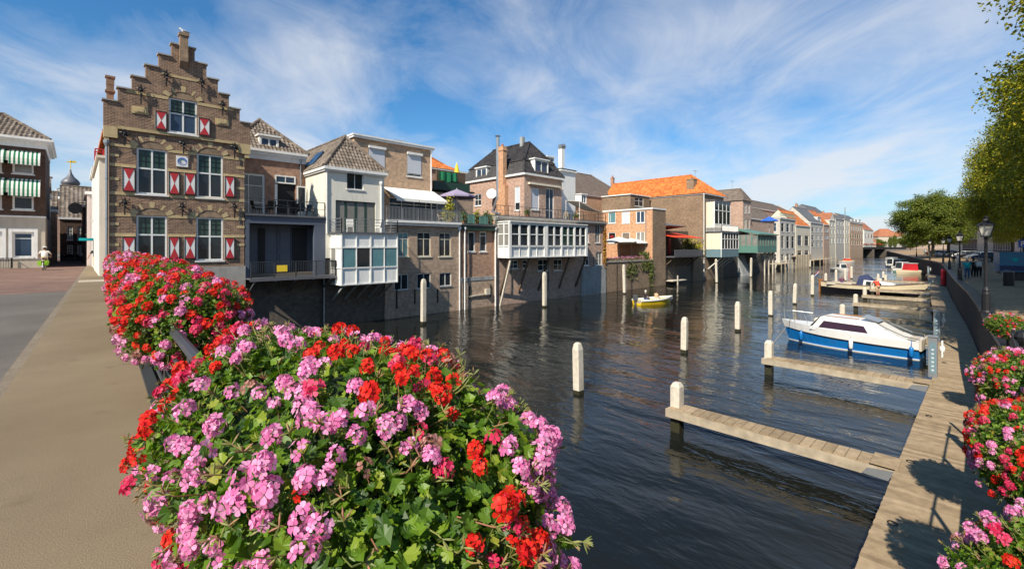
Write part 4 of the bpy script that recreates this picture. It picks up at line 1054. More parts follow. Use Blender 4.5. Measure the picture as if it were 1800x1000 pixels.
T.part('flue', mb, MT['zinc'], smooth=False)
yd = fy(866,X0-.6); mb = MB(); c = Vector((X0-.75,yd,12.1)); rings = []
ax_ = Vector((-.75,-.6,.25)).normalized(); ux_ = ax_.cross(Vector((0,0,1))).normalized(); uy_ = ux_.cross(ax_)
for r_ in (.05,.3,.5,.62): rings.append([c+ax_*(.28*r_*r_)+(ux_*math.cos(2*PI*k/14)+uy_*math.sin(2*PI*k/14))*r_ for k in range(14)])
mb.loft(rings, True); mb.bar(c, (X0,yd,11.9), .06); T.part('satellite_dish', mb, MT['greyrail'])
T.part('vent', MB().box(38.3,38.75,6.2,6.65,17.2,19.3), MT['concrete'])
mb = MB(); xa, xb, z = fs(928,Y0), fs(982,Y0), fz(955,326,Y0); mb.box(xa,xb,Y0-.35,Y0-.02,z-.1,z+.12); T.part('rolled_awning', mb, MT['cream'])
T2 = quick_house('plastered_house', 'white house end with cowled chimney right of the black mansard roof', 44.2, 47.2, 5.0, 15, 4, fz(990,301,5), 0, 'white2', 't_black', flat=True, wins_=[(fs(984,5),fs(988,5),fz(986,332,5),fz(986,315,5))])
mb = MB(); x_, y_ = fs(990,7), 7.3; mb.box(x_-.3,x_+.3,y_-.3,y_+.3,fz(990,303,7),fz(990,262,7)); c_ = T2.part('chimney', mb, MT['white']); z_ = fz(990,262,7)
T2.part('cowl', MB().tube([(x_-.35,y_,z_+.3),(x_+.45,y_,z_+.42)], [.32,.4], 10).tube([(x_,y_,z_),(x_,y_,z_+.3)], .2, 8), MT['zinc'], c_)
# cream sail awning on the terrace
mb = MB(); n_ = 8; a, b = fs(1001,2), fs(1056,2)
top_ = [(a+(b-a)*k/n_, 2.6, fz(1000,352,2)-(fz(1000,352,2)-fz(1050,372,2))*(k/n_)-.35*math.sin(PI*k/n_)) for k in range(n_+1)]
for k in range(n_):
    p, q = top_[k], top_[k+1]; mb.prism([p,q,(q[0],.4,q[2]-.25),(p[0],.4,p[2]-.25)], (0,0,.03))
for k in (0,n_): mb.bar((top_[k][0],.45,8.9),(top_[k][0],.45,top_[k][2]-.2), .05); mb.bar((top_[k][0],2.55,8.9),(top_[k][0],2.55,top_[k][2]+.05), .05)
single('shade_sail', mb, MT['creamfabric'], 'sagging cream shade sail on the terrace right of the mansard house', 'awning', (a,2,8.9))
garden_table(41.6,1.6,8.95,'wooden table on the terrace before the mansard house','timber',1.2,.8)
garden_chair(40.9,1.2,8.95,R(100),'wooden chair left of the terrace table by the mansard house','timber'); garden_chair(42.5,1.3,8.95,R(-90),'wooden chair right of the terrace table by the mansard house','timber')
# orange dormer house and brown hipped house behind the terrace
T = quick_house('orange_dormer_house', 'orange tiled house with a white dormer behind the shade sail', 47.5, 55.5, 11, 20, 4, fz(1040,366,11), fz(1001,316,15.5), 'bk_orange', 't_orange', axis='X', hipf=False)
dormer(T, FRONT(11.9), fs(1022,11.9), fs(1031,11.9), fz(1026,358,11.9), fz(1026,342,11.9), 2.2)
T = quick_house('brown_hip_house', 'brick house with large brown hipped roof and a roof window', fs(1003,20), fs(1108,20), 20, 32, 4, fz(1080,350,20), fz(1057,312,26), 'bk_orange', 't_brown', axis='X', hipf=True, hipb=True, th=.4, tw=.4, amp=0, wins_=[(fs(1075,20),fs(1083,20),fz(1080,370,20),fz(1080,354,20)),(fs(1093,20),fs(1099,20),fz(1095,370,20),fz(1095,356,20))])
MT['leaf2x'] = island('box plant leaves', [(0,(.04,.07,.014)),(1,(.12,.16,.03))], .6)
# ================= left bank, middle distance
# garden terrace with white parasols behind a quay wall
x0, x1 = 47.0, 62.4
T = Thing('garden_quay_wall', 'tall weathered quay wall with creepers below the white parasols', 'wall', (x0,0,0)); zg = 3.75
mb = MB(); mb.box(x0+.02,58.5,0,.5,-1,zg); mb.box(58.5,x1-.1,-.03,.5,-1,zg-.05); T.part('wall', mb, MT['bk_brown'])
T.part('coping', MB().box(x0+.02,58.5,-.08,.5,zg,zg+.14), MT['greystone'])
mb = MB(); mb.box(x0+2.5,x0+2.62,-.02,.1,0,zg-.3); mb.box(53,53.15,-.025,.1,.1,zg-.2); T.part('iron_strap', mb, MT['iron'])
single('garden_terrace', MB().box(x0,58.5,.5,12,2.5,zg-.05), MT['palepave'], 'paved garden terrace under the white parasols', 'terrace', (x0,.5,2.5))
single('timber_screen', MB().box(x0+.1,57,9.0,9.15,zg,zg+2.0), MT['t_orange'], 'orange brown timber screen at the back of the garden terrace', 'fence', (x0,9,zg))
parasol(1088, 3.0, 7.15, 6.55, zg, 2.5, 'white2', 'large white parasol nearer the oriel building'); parasol(1110, 3.2, 7.0, 6.4, zg, 2.6, 'white2', 'large white parasol nearer the orange brick house')
# orange brick house (H)
X0, X1 = 58.6, 62.4
T = Thing('orange_brick_house', 'flat roofed orange brick house with three window columns above the white parasols', 'house', (X0,0,zg))
ze = fzx(1140,368,X0); yb = fy(1060,X0)
lw = [win_rectx(*r, X0) for r in ((1069,1082,373,392.5),(1092.7,1107,372,392.5),(1118,1133,371,392),(1069,1082,408.5,427.5),(1092.7,1107,408.5,428),(1118,1133,407.5,428))]
mb = MB(); walls(mb, X0, X1, 0, yb, -1, ze, [], lw); face(mb, FRONT(-.004), X0, X1, -1, ze, []); T.part('wall', mb, [MT['bk_orange']])
mb = MB(); mb.box(X0+.02,X1+.02,-.05,-.008,-1,ze-.02); T.part('shaded_canal_front', mb, MT['bk_brown'])  # browner brick over the orange canal side, its grazing shade put into colour
mb = MB(); mb.box(X0-.12,X1+.1,-.12,yb,ze,ze+.22); T.part('roof_edge', mb, MT['white'])
for k, r in enumerate(lw): window(T, LEFT(X0), r, 2 if k in (2,5) else 1, (), .1, 'white', ['glturq','shade','gl','gl','t_brown','glcurtain'][k], .06, 'white', .12)
a, b, z0, z1 = lw[3]; mb = MB(); mb.box(X0-.02,X0+.02,a+.15,b-.15,z0+.25,z1-.2); po = T.part('poster', mb, MT['iron'])
mb = MB()
for k in range(5): mb.bar((X0-.03,a+.25+.15*k,z0+.9+.14*math.sin(k*2)),(X0-.03,a+.6+.1*k,z0+1.1+.1*math.cos(k)), .1)
T.part('poster_pattern', mb, MT['red'], po)
pipe(T, X0-.06, fy(1135.5,X0), zg, ze-.1, .05)
# red awning terrace
X2, X3 = 62.5, 76.3
T = Thing('awning_terrace', 'dark timber terrace with red awning over the water', 'terrace', (X2,0,4.2))
mb = MB(); mb.box(X2,72.3,-1.4,3,4.15,4.3)
for k in range(6): mb.box(X2,72.3,-1.44,-1.38,4.36+.16*k,4.5+.16*k)
for k in range(6): mb.box(72.26,72.3,-1.37,2.5,4.36+.16*k,4.5+.16*k)
T.part('deck', mb, MT['lead'])
mb = MB(); mb.box(X2,X3,3.0,3.2,4.3,8.4); T.part('back_wall', mb, MT['bk_dark'])
mb = MB()
for x_ in (63.6,65.2,67,69): mb.box(x_,x_+.9,2.9,2.98,4.4,7.2)
T.part('red_doors', mb, MT['red'])
mb = MB(); mb.prism([(X2+.1,2.9,8.0),(X2+.1,-1.6,7.15),(X2+.1,-1.6,7.1),(X2+.1,2.9,7.92)], (9.2,0,0)); T.part('awning', mb, MT['redfabric'])
mb = MB(); mb.prism([(X2,3,8.5),(X2,-.3,8.9),(X2,-.3,9.0),(X2,3,9.6)], (6,0,0)); T.part('lean_to_roof', mb, MT['t_slate'])
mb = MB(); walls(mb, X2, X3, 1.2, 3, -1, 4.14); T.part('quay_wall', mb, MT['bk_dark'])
mb = MB()
for x_ in (63,65,67,69,71): mb.bar((x_,-1.2,4.15),(x_,1.2,2.2), .14); mb.box(x_-.07,x_+.07,-1.3,1.2,4.0,4.14)
T.part('deck_struts', mb, MT['brownwood'])
T.part('landing_stage', MB().box(63,67.5,-.9,.9,.55,.65).box(64.4,64.55,-1,-.85,-.6,1.4), MT['pole'])
mb = MB(); mb.box(72.5,X3-.1,.25,.55,-1,3.9); T.part('side_quay_wall', mb, MT['bk_brown'])
# big brown house with orange roof (I) and its bays
X0, X1 = 76.4, 85.0
T = Thing('orange_roof_house', 'big house with a blank brown side wall and long bright orange roof', 'house', (X0,0,4)); ze = 14.75
yb = fy(1142,X0)
mb = MB(); walls(mb, X0, X1, .3, 20, -1, ze); T.part('wall', mb, MT['bk_brown'])
mb = MB(); mb.box(X0-.12,X1+.15,.05,20,ze,ze+.2); T.part('gutter', mb, MT['white'])
hip_roof(T, X0, X1, .3, 21, ze+.2, 18.9, 't_orange', hf=4.4, tw=.3, th=.4)
xc, yc = 77.8, fy(1216,77.8); chimney(T, xc, yc, 15, fzx(1216,315,77.8), 1.3, 1.3, 'bk_brown', 3)
chimney(T, 80.7, 21.5, 17, 20.3, .6, .6, 'bk_red', 2)
pipe(T, X0-.08, .2, .5, ze, .07, 'white')
bx0, bx1 = 77.3, 84.8
def boxbay(T, x0, x1, y, z0, z1, zw, mats, n=5, name='bay', yb=.25):
    mb = MB(); mb.box(x0+.03,x1-.03,y+.06,yb,zw,z1); b = T.part(name, mb, MT[mats[0]])
    mb = MB(); mb.box(x0,x1,y,yb-.01,z0,zw-.005); T.part('bay_base', mb, MT[mats[1]], b)
    mb = MB()
    for k in range(n+1):
        x_ = x0+(x1-x0)*k/n; mb.box(max(x0,x_-.09), min(x1,x_+.09), y-.02, y+.055, zw, z1)
    for z in (zw+.05,(zw*.4+z1*.6),z1-.08): mb.box(x0-.01,x1+.01,y-.03,y+.05,z-.07,z+.07)
    mb.box(x0-.02,x0+.06,y+.056,y+.16,z0,z1)
    T.part('bay_frame', mb, MT['white2'], b)
    mb = MB(); mb.quad((x0+.05,y+.03,zw),(x1-.05,y+.03,zw),(x1-.05,y+.03,z1),(x0+.05,y+.03,z1)); T.part('pane', mb, MT['gl'], b)
    mb = MB(); mb.box(x0-.15,x1+.15,y-.15,yb,z1,z1+.16); T.part('bay_roof', mb, MT['lead'], b)
boxbay(T, bx0, bx1, -2.4, 3.95, 8.2, 5.3, ('cream','bluegrey'), 6)
boxbay(T, bx0, bx1-.6, -1.2, 9.0, 13.6, 9.6, ('cream','cream'), 4, 'upper_bay')
railing(T, [(bx0,.2),(bx0,-2.4),(bx1,-2.4),(bx1,.2)], 8.36, 9.4, .16, 'white', .04)
mb = MB()
for x_ in (78,80,82,84): mb.bar((x_,-2.2,3.95),(x_,.2,1.9), .14)
T.part('bay_brackets', mb, MT['white'])
mb = MB(); walls(mb, 85.05, 92, .35, 3, -1, 4.3); single('dark_quay_wall', mb, MT['bk_dark'], 'dark quay wall in shade beyond the cream bay', 'wall', (85.05,.35,-1))
# dormer block between
quick_house('dormer_block', 'dark brick flat roofed block with white double window before the orange roof', 69, 75.6, 10, 16, 4, fz(1122,346,10), 0, 'bk_brown', 'white', flat=True, corn=False, wins_=[(fs(1116,10),fs(1131,10),fz(1123,363,10),fz(1123,347,10))])
# brick gable house K
quick_house('brick_gable_house', 'tall bare brick house with grey roof behind the cream bay', fs(1306,2.5), fs(1320,2.5), 2.5, 16, 3, fz(1306,352,2.5), fz(1294,336,6), 'bk_pink', 't_brown', hipf=True, hf=1.5, corn=False, wins_=[(fs(1308.5,2.5),fs(1312,2.5),fz(1310,402,2.5),fz(1310,385,2.5)),(fs(1308.5,2.5),fs(1312,2.5),fz(1310,375,2.5),fz(1310,360,2.5)),(fs(1314.5,2.5),fs(1318,2.5),fz(1316,402,2.5),fz(1316,385,2.5)),(fs(1314.5,2.5),fs(1318,2.5),fz(1316,375,2.5),fz(1316,360,2.5))], amp=0, tw=.5, th=.5)
# green glazed bay L
T = Thing('green_conservatory', 'green glazed extension on a sloping base above the water', 'house', (92,0,2))
x0, x1, y = 92.2, 103.5, -3.2
mb = MB(); walls(mb, 86.5, 104.5, 1.0, 5, -1, 4.6); T.part('base_wall', mb, MT['bk_dark'])
mb = MB(); mb.loft([[(93,-.6,-1),(97,-.6,-1),(97,1,-1),(93,1,-1)],[(93,.8,4),(97,.8,4),(97,1,4),(93,1,4)]]); T.part('buttress', mb, MT['concrete'])
mb = MB(); mb.box(x0,x1,y,1,4.55,5.9); T.part('panel_band', mb, MT['tealpaint'])
mb = MB(); mb.box(x0+.1,x1-.1,y+.08,.99,5.905,8.0); T.part('glazing', mb, MT['glcurtain'])
mb = MB()
for k in range(8): x_ = x0+(x1-x0)*k/7; mb.box(max(x0,x_-.12),min(x1,x_+.12),y-.02,y+.07,5.9,8.0)
for k in range(5): y_ = y+(1-y)*k/4; mb.box(x0-.03,x0+.09,max(y+.08,y_-.1),min(1,y_+.1),5.9,8.0)
mb.prism([(x0-.2,y-.3,8.0),(x0-.2,4,9.6),(x0-.2,4,9.75),(x0-.2,y-.3,8.2)], (x1-x0+.4,0,0))
T.part('frame', mb, MT['tealpaint'])
mb = MB()
for x_ in (98,100.5,103): mb.bar((x_,y+.3,4.55),(x_,1,1.6), .2); mb.tube([(x_,y+.6,-1),(x_,y+.6,4.55)], .13, 7)
T.part('struts', mb, MT['pole'])
# low roofed house and its neighbours
quick_house('grey_roof_house', 'house with broad grey tiled roof beside the blue parasol', fs(1319,4), fs(1366,4), 4, 12, 3, fz(1345,388,4), fz(1340,369,8), 'bk_pink', 't_brown', axis='X', hipf=False, amp=0, tw=.5, th=.5)
quick_house('long_roof_house', 'long brown roofed house with roof lights behind the grey roof', fs(1319,14), fs(1400,14), 14, 26, 3, fz(1360,372,14), fz(1350,358,20), 'bk_grey', 't_brown', axis='X', hipf=False, hipb=True, amp=0, tw=.5, th=.5)
parasol(1352, -1.0, fz(1352,381,-1), fz(1352,388,-1), 8.5, 1.8, 'bluefabric', 'blue parasol on the terrace above the green conservatory')
# far row, each house a thing: px range, front plane, eave py, ridge py, depth, wall, roof, axis, label, rows of windows
def far_house(px0, px1, Y, pe, pr, dep, wm, rm, axis, label, rows, cols, hip=True, zlow=-1, flat=False, name='canal_house', cat='house', ch=False, wcols=1):
    x0, x1 = fs(px0,Y), fs(px1,Y); pm = (px0+px1)/2; ze = fz(pm,pe,Y); zr = fz(pm,pr,Y+dep/2 if axis == 'X' else Y+2)
    ws = []
    for r0, r1 in rows:
        for k in range(cols):
            a = x0+(x1-x0)*(k+.22)/cols; b = x0+(x1-x0)*(k+.78)/cols; ws.append((a,b,fz(pm,r1,Y),fz(pm,r0,Y)))
    lw = [(Y+.8+k*2.6, Y+2.0+k*2.6, w_[2], w_[3]) for w_ in ws[::cols] for k in range(2)] if dep > 7 else []
    return quick_house(name, label, x0, x1, Y, Y+dep, zlow, ze, zr, wm, rm, hip, axis, ws, lw, corn=True, flat=flat, amp=0, tw=.6, th=.6, wcols=wcols, ridge_ch=([((x0+x1)/2, Y+dep*.6, zr-1, zr+1.5, .8, .8, 'bk_red', 2)] if ch else []))
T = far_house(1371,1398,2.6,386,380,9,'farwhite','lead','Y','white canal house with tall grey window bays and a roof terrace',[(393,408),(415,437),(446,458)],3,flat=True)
railing(T, [(fs(1371,2.6),2.6),(fs(1398,2.6),2.6)], fz(1384,384,2.6)+.3, fz(1384,378,2.6)+.3, .5, 'tealpaint', .06)
far_house(1399,1424,4.0,398,376,9,'cream','t_orange','X','cream house with bright orange roof slope',[(414,432),(440,449)],2,hip=False)
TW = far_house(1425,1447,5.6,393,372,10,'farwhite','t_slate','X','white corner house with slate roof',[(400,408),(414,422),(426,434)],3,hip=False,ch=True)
far_house(1432,1462,14,382,368,12,'bk_grey','t_slate','X','grey hipped roof house behind the white corner house',[],1)
far_house(1448,1458,7.0,396,376,9,'bk_pink','t_orange','X','narrow brick house with orange roof',[(402,408),(414,420)],1,hip=False)
far_house(1458,1468,8.0,388,377,9,'cream','t_red','Y','cream gable house between orange and slate roofs',[(392,398),(404,411),(418,428)],2,hip=False)
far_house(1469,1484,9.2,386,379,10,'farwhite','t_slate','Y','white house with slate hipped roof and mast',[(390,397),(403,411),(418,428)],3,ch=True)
far_house(1485,1493,10.2,386,379,10,'cream','t_slate','Y','cream house next to the tall brown warehouse',[(390,397),(403,411),(418,428)],2)
TB = far_house(1494,1517,11.5,393,383,12,'bk_tan','t_slate','X','brown brick warehouse with rows of white windows',[(398,406),(411,419),(423,431)],6,hip=False)
T = far_house(1519,1535,22,405,394,10,'plaster','t_red','X','small house with red hipped roof left of the far bridge',[(411,418)],3)
dormer(TW, FRONT(6.6), fs(1437,6.6), fs(1443,6.6), fz(1440,391,6.6), fz(1440,382,6.6), 3)
for p_ in (1497,1503,1509): dormer(TB, FRONT(12.6), fs(p_,12.6), fs(p_+4,12.6), fz(p_+2,392,12.6), fz(p_+2,386.5,12.6), 3)
for px, Y, yt, yb, lb in ((1287,9,318,340,'thin television aerial on the bare brick house'),(1222,8,300,318,'television aerial behind the orange roof ridge'),(703,8,246,258,'small aerial on the flat roof edge of the tan brick house')):
    xa = fs(px,Y); zt, zb = fz(px,yt,Y), fz(px,yb,Y)-.5; A_ = Thing('aerial', lb, 'aerial', (xa,Y,zb)); A_.part('mast', MB().tube([(xa,Y,zb),(xa,Y,zt)], .035, 6), MT['zinc']); m_ = MB()
    for k in range(5): m_.bar((xa-.5+.25*k,Y-.35,zt-.1),(xa-.5+.25*k,Y+.35,zt-.1), .025)
    m_.bar((xa-.6,Y,zt-.1),(xa+.6,Y,zt-.1), .03); A_.part('rods', m_, MT['zinc'])
x_, y_ = fs(1485,12), 12
single('mast', MB().tube([(x_,y_,10),(x_+.6,y_,fz(1486,365,12))], [.35,.12], 6), MT['greyrail'], 'slanting grey mast above the slate roofs', 'mast', (x_,y_,10))
# quay platforms at the foot of the far houses
for k, (pa, pb, Y, zt_, lb) in enumerate(((1373,1398,.6,1.6,'low timber landing under the white canal house'),(1400,1424,1.5,3.2,'timber sheet piling in front of the cream house'),(1430,1470,3.5,1.5,'landing stage with posts before the white corner house'))):
    x0, x1 = fs(pa,Y), fs(pb,Y); T = Thing('landing_stage', lb, 'jetty', (x0,Y,0)); mb = MB()
    mb.box(x0,x1,Y,Y+2.5,zt_-.2,zt_); T.part('deck', mb, MT['timber']); mb = MB(); n_ = 9 if k == 1 else 5
    for i in range(n_): x_ = x0+(x1-x0)*i/(n_-1); mb.box(x_-(.45 if k == 1 else .14), x_+(.45 if k == 1 else .14), Y-.15, Y-.01, -1, zt_+(.3 if k == 1 else .8))
    T.part('piles', mb, MT['timber'])
for xa, xb, ya, yb, lb in ((92,130,1.6,4.0,'dark quay wall under the white canal houses'),(130,200,4.2,8.7,'quay wall below the white corner houses'),(200,288,8.8,17,'quay wall near the far bridge')):
    mb = MB(); mb.prism([(xa,ya,-1),(xb,yb,-1),(xb,yb+1,-1),(xa,ya+1,-1)], (0,0,5.1)); single('quay_wall', mb, MT['bk_dark'], lb, 'wall', (xa,ya,-1))
# far bridge
a, b = Vector((287,18.5,0)), Vector((312,2.0,0)); T = Thing('far_bridge', 'low girder bridge across the far end of the canal', 'bridge', (287,18.5,0)); d = (b-a).normalized(); n_ = Vector((d.y,-d.x,0))
def bz(p, z): return (p.x,p.y,z)
mb = MB(); mb.prism([bz(a-d*22,4.0),bz(b+d*10,4.0),bz(b+d*10+n_*-9,4.0),bz(a-d*22+n_*-9,4.0)], (0,0,1.2)); T.part('deck', mb, MT['iron'])
for k in range(4):
    p = a+d*(3+8*k); mb = MB(); mb.prism([bz(p-d*.5,-1),bz(p+d*.5,-1),bz(p+d*.5-n_*8,-1),bz(p-d*.5-n_*8,-1)], (0,0,5)); T.part('pier', mb, MT['bk_dark'])
mb = MB(); p0, p1 = a-d*22, b+d*10
for z in (5.7,6.3): mb.bar(bz(p0,z), bz(p1,z), .12)
for k in range(40): q = p0+(p1-p0)*(k/39); mb.bar(bz(q,5.2), bz(q,6.35), .1)
T.part('railing', mb, MT['steelrail'])
for k in range(6):
    q = a+d*(1.5+4.3*k); rd = random.Random(k); F = Thing('bridge_planter', ['first','second','third','fourth','fifth','sixth'][k]+' flower box from the left on the far bridge railing', 'flower box', (q.x,q.y,6.2), math.atan2(d.y,d.x), 'flower boxes on the far bridge', local=True)
    F.part('box', MB().box(-1.7,1.7,-.2,.2,0,.3), MT['iron']); m1 = MB(); m2 = MB()
    for i in range(220):
        p = Vector((rd.uniform(-1.8,1.8),rd.gauss(0,.3),rd.uniform(.1,.9))); n_ = Vector((rd.gauss(0,.6),rd.gauss(0,.6),1)).normalized(); t_ = n_.orthogonal().normalized(); b_ = n_.cross(t_); m_ = m2 if i % 2 else m1
        m_.add([p-t_*.15,p+b_*.12,p+t_*.15,p-b_*.12], [(0,1,2,3)])
    F.part('foliage', m1, MT['leaf2x']); F.part('blossoms', m2, MT['redfabric'])
# far town beyond the bridge
for px0, px1, pe, pr, D, wm, rm, lb in ((1518,1540,424,408,330,'bk_pink','t_red','small red roofed house beyond the far bridge'),(1544,1585,416,402,420,'beige','t_red','broad red roofed building far beyond the bridge'),(1572,1606,420,407,460,'bk_tan','t_red','long brick building behind the round trees'),(1500,1530,427,420,345,'bk_red','t_red','low red roofed shed beside the far bridge'),(1606,1690,422,410,430,'bk_grey','t_red','row of houses far behind the quay trees')):
    def P(px, D_=D): u = (px-CXP)/FPX; return (CAM[0]+D_*(u*RX+FX), CAM[1]+D_*(u*RY+FY))
    (xa, ya), (xb, yb) = P(px0), P(px1); L = math.hypot(xb-xa,yb-ya); ze = CAM[2]+D*(HZ-pe)/FPX; zr = CAM[2]+D*(HZ-pr)/FPX
    T = Thing('town_house', lb, 'house', (xa,ya,2), math.atan2(yb-ya,xb-xa), local=True); mb = MB(); ws = [(L*(k+.3)/8,L*(k+.7)/8,(ze-2)*f,(ze-2)*f+1.4) for k in range(8) for f in ((.25,.6) if ze > 8 else (.4,))]
    walls(mb, 0, L, 0, 14, 0, ze-2, ws); T.part('wall', mb, MT[wm]); hip_roof(T, 0, L, 0, 14, ze-1.98, zr-2, rm, True, True, 'X', .4, 1.0, 1.0, amp=0)
    for r in ws: window(T, FRONT(0), r, 1, (), .15, 'white', 'gl', .08, None)
MT['quaydark'] = brick('blackish quay brick', (.03,.024,.02), (.05,.04,.032), (.045,.04,.034), stain=.5)  # darker version of the dark quay brick
# ================= right bank: wall, dock, jetties, poles
T = Thing('quay_retaining_wall', 'long dark quay wall along the wooden dock', 'wall', (22,-33.3,0))
for (a, b), (c, d) in zip(RW, RW[1:]): pass
mb = MB(); cp = MB(); n = len(RW)
mb.add([(x,y,-1) for x,y in RW]+[(x,y,ZQ) for x,y in RW]+[(x,y-.4,ZQ) for x,y in RW], [(i,i+1,n+i+1,n+i) for i in range(n-1)]+[(n+i,n+i+1,2*n+i+1,2*n+i) for i in range(n-1)])
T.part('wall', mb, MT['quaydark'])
for (a, b), (c, d) in zip(RW, RW[1:]): cp.prism([(a,b+.05,ZQ),(c,d+.05,ZQ),(c,d-.42,ZQ),(a,b-.42,ZQ)], (0,0,.12))
T.part('coping', cp, MT['iron'])
# dock: dock edge = wall line + 1.55
ZD = .8
def dky(x): return -31.85 if x < 23 else rwy(x)+1.5
T = Thing('wooden_dock', 'long plank walkway floating along the right quay wall', 'dock', (12,-32,0))
mb = MB(); x = -1.0; rnd = random.Random(5)
while x < 108:
    w_ = .145 if x < 60 else .3
    y0, y1 = rwy(x+w_/2)+.03, dky(x+w_/2)+rnd.uniform(-.008,.008)
    mb.box(x, x+w_-.009, y0, y1, ZD-.05+rnd.uniform(-.003,.003), ZD); x += w_
T.part('planks', mb, MT['plank'])
mb = MB(); fx = [-1,10,22,31,40,49,58,70,82,93,108]
for a, b in zip(fx, fx[1:]): mb.prism([(a,dky(a)-.02,ZD-.3),(b,dky(b)-.02,ZD-.3),(b,dky(b)-.14,ZD-.3),(a,dky(a)-.14,ZD-.3)], (0,0,.245)); mb.prism([(a,rwy(a)+.05,ZD-.5),(b,rwy(b)+.05,ZD-.5),(b,dky(b)-.16,ZD-.5),(a,dky(a)-.16,ZD-.5)], (0,0,.1))
T.part('edge_beam', mb, MT['wetwood'])
for x_, f in ((5.2,.35),(9.5,.25),(12.9,.2),(17.1,.25),(26,.3),(33,.3)):
    mb = MB(); y_ = dky(x_)-f; mb.tube([(x_+.07*math.cos(2*PI*k/10), y_+.07*math.sin(2*PI*k/10), ZD+.012) for k in range(11)], .011, 5, False); T.part('mooring_ring', mb, MT['iron'])
# jetties
def jetty(x, L, w_, label, post=True, ph=.75, tilt=.0):
    y0 = dky(x); T = Thing('jetty', label, 'jetty', (x,y0+L,0), group='finger jetties on the wooden dock')
    y = y0+.0; mb = MB(); rr = random.Random(int(x))
    mb.box(x-w_*.6, x+w_*.6, y0-.06, y0+.45, ZD+.003, ZD+.03)
    y = y0+.47
    while y < y0+L-.1: mb.box(x-w_/2, x+w_/2, y, y+.225, ZD-.045+rr.uniform(-.004,.004), ZD-.005); y += .24
    T.part('planks', mb, MT['plank'])
    mb = MB(); yb = y0+L+.1
    for s_ in (-1,1): mb.box(x+s_*(w_/2-.01)-.04, x+s_*(w_/2-.01)+.04, y0+.0, yb, ZD-.3, ZD-.05)
    mb.box(x-w_/2+.04, x+w_/2-.04, yb-.14, yb-.02, ZD-.28, ZD-.048)
    T.part('side_beam', mb, MT['timber'])
    mb = MB()
    for s_ in (-1,1): mb.prism([(x+s_*(w_/2+.04)-.03,y0+.0,ZD-.3),(x+s_*(w_/2+.04)-.03,y0+.6,ZD-.27),(x+s_*(w_/2+.04)-.03,y0+.5,ZD-.12),(x+s_*(w_/2+.04)-.03,y0+.0,ZD-.06)], (.04,0,0))
    T.part('bracket', mb, MT['greyrail'])
    if post:
        yp = y0+L-.12; mb = MB(); q = .15
        mb.box(x-q,x+q,yp-q,yp+q,-1.5,ZD-.3); T.part('pile_foot', mb, MT['wetwood'])
        mb = MB(); mb.box(x-q,x+q,yp-q,yp+q,ZD-.3,ZD+ph-.12)
        mb.loft([[(x-q,yp-q,ZD+ph-.12),(x+q,yp-q,ZD+ph-.12),(x+q,yp+q,ZD+ph-.12),(x-q,yp+q,ZD+ph-.12)],[(x-q*.6,yp-q*.6,ZD+ph),(x+q*.6,yp-q*.6,ZD+ph),(x+q*.6,yp+q*.6,ZD+ph),(x-q*.6,yp+q*.6,ZD+ph)]])
        T.part('pile', mb, MT['pole'])
    return T
for x_, L, w_, lb in ((12.5,5.5,.62,'nearest wooden jetty with a white capped post at its tip'),(21.7,5.6,.62,'wooden jetty with pale post just before the blue and white cruiser'),(31.1,5.4,.6,'wooden jetty mostly hidden behind the blue and white cruiser'),
        (39.9,5.2,.6,'wooden jetty just behind the cabin roof of the cruiser'),(49.4,5.2,.6,'second wooden jetty behind the cruiser'),(58.1,5.2,.6,'wooden jetty where a person in red leans, beside the black sloop'),(67,5.2,.6,'wooden jetty behind the black sloop'),(76,5.0,.6,'second wooden jetty behind the black sloop'),(86,5,.6,'wooden jetty nearest the red barge')):
    jetty(x_, L, w_, lb)
# free standing mooring poles: px, top py, waterline py
def pole(px, pt, pw, label, ring=True):
    x, y = onZ(px, pw, 0); D = (CAM[2])*FPX/(pw-HZ); h = CAM[2]-D*(pt-HZ)/FPX; q = .15
    T = Thing('mooring_pole', label, 'pole', (x,y,0), R(3+(px*7 % 11)-5), 'mooring poles standing in the canal', local=True); T.o.rotation_euler[0] = R(((px*13) % 9-4)*.35); T.o.rotation_euler[1] = R(((px*5) % 7-3)*.35)
    wl = .1+(px % 5)*.03; mb = MB(); mb.box(-q,q,-q,q,-1.6,wl); T.part('wet_foot', mb, MT['wetwood'])
    mb = MB(); mb.box(-q,q,-q,q,wl,h-.28)
    q2 = q*.72; r0 = [(-q,-q,h-.28),(q,-q,h-.28),(q,q,h-.28),(-q,q,h-.28)]; mb.loft([r0,[(-q2,-q2,h-.06),(q2,-q2,h-.06),(q2,q2,h-.06),(-q2,q2,h-.06)],[(-.05,-.05,h),(.05,-.05,h),(.05,.05,h),(-.05,.05,h)]])
    T.part('shaft', mb, MT['pole'])
    if ring:
        mb = MB(); z = h*.62; mb.tube([(q,-.02,z),(q+.09,-.04,z+.02),(q+.09,-.04,z+.3),(q,-.02,z+.32)], .014, 5); T.part('mooring_ring', mb, MT['zinc'])
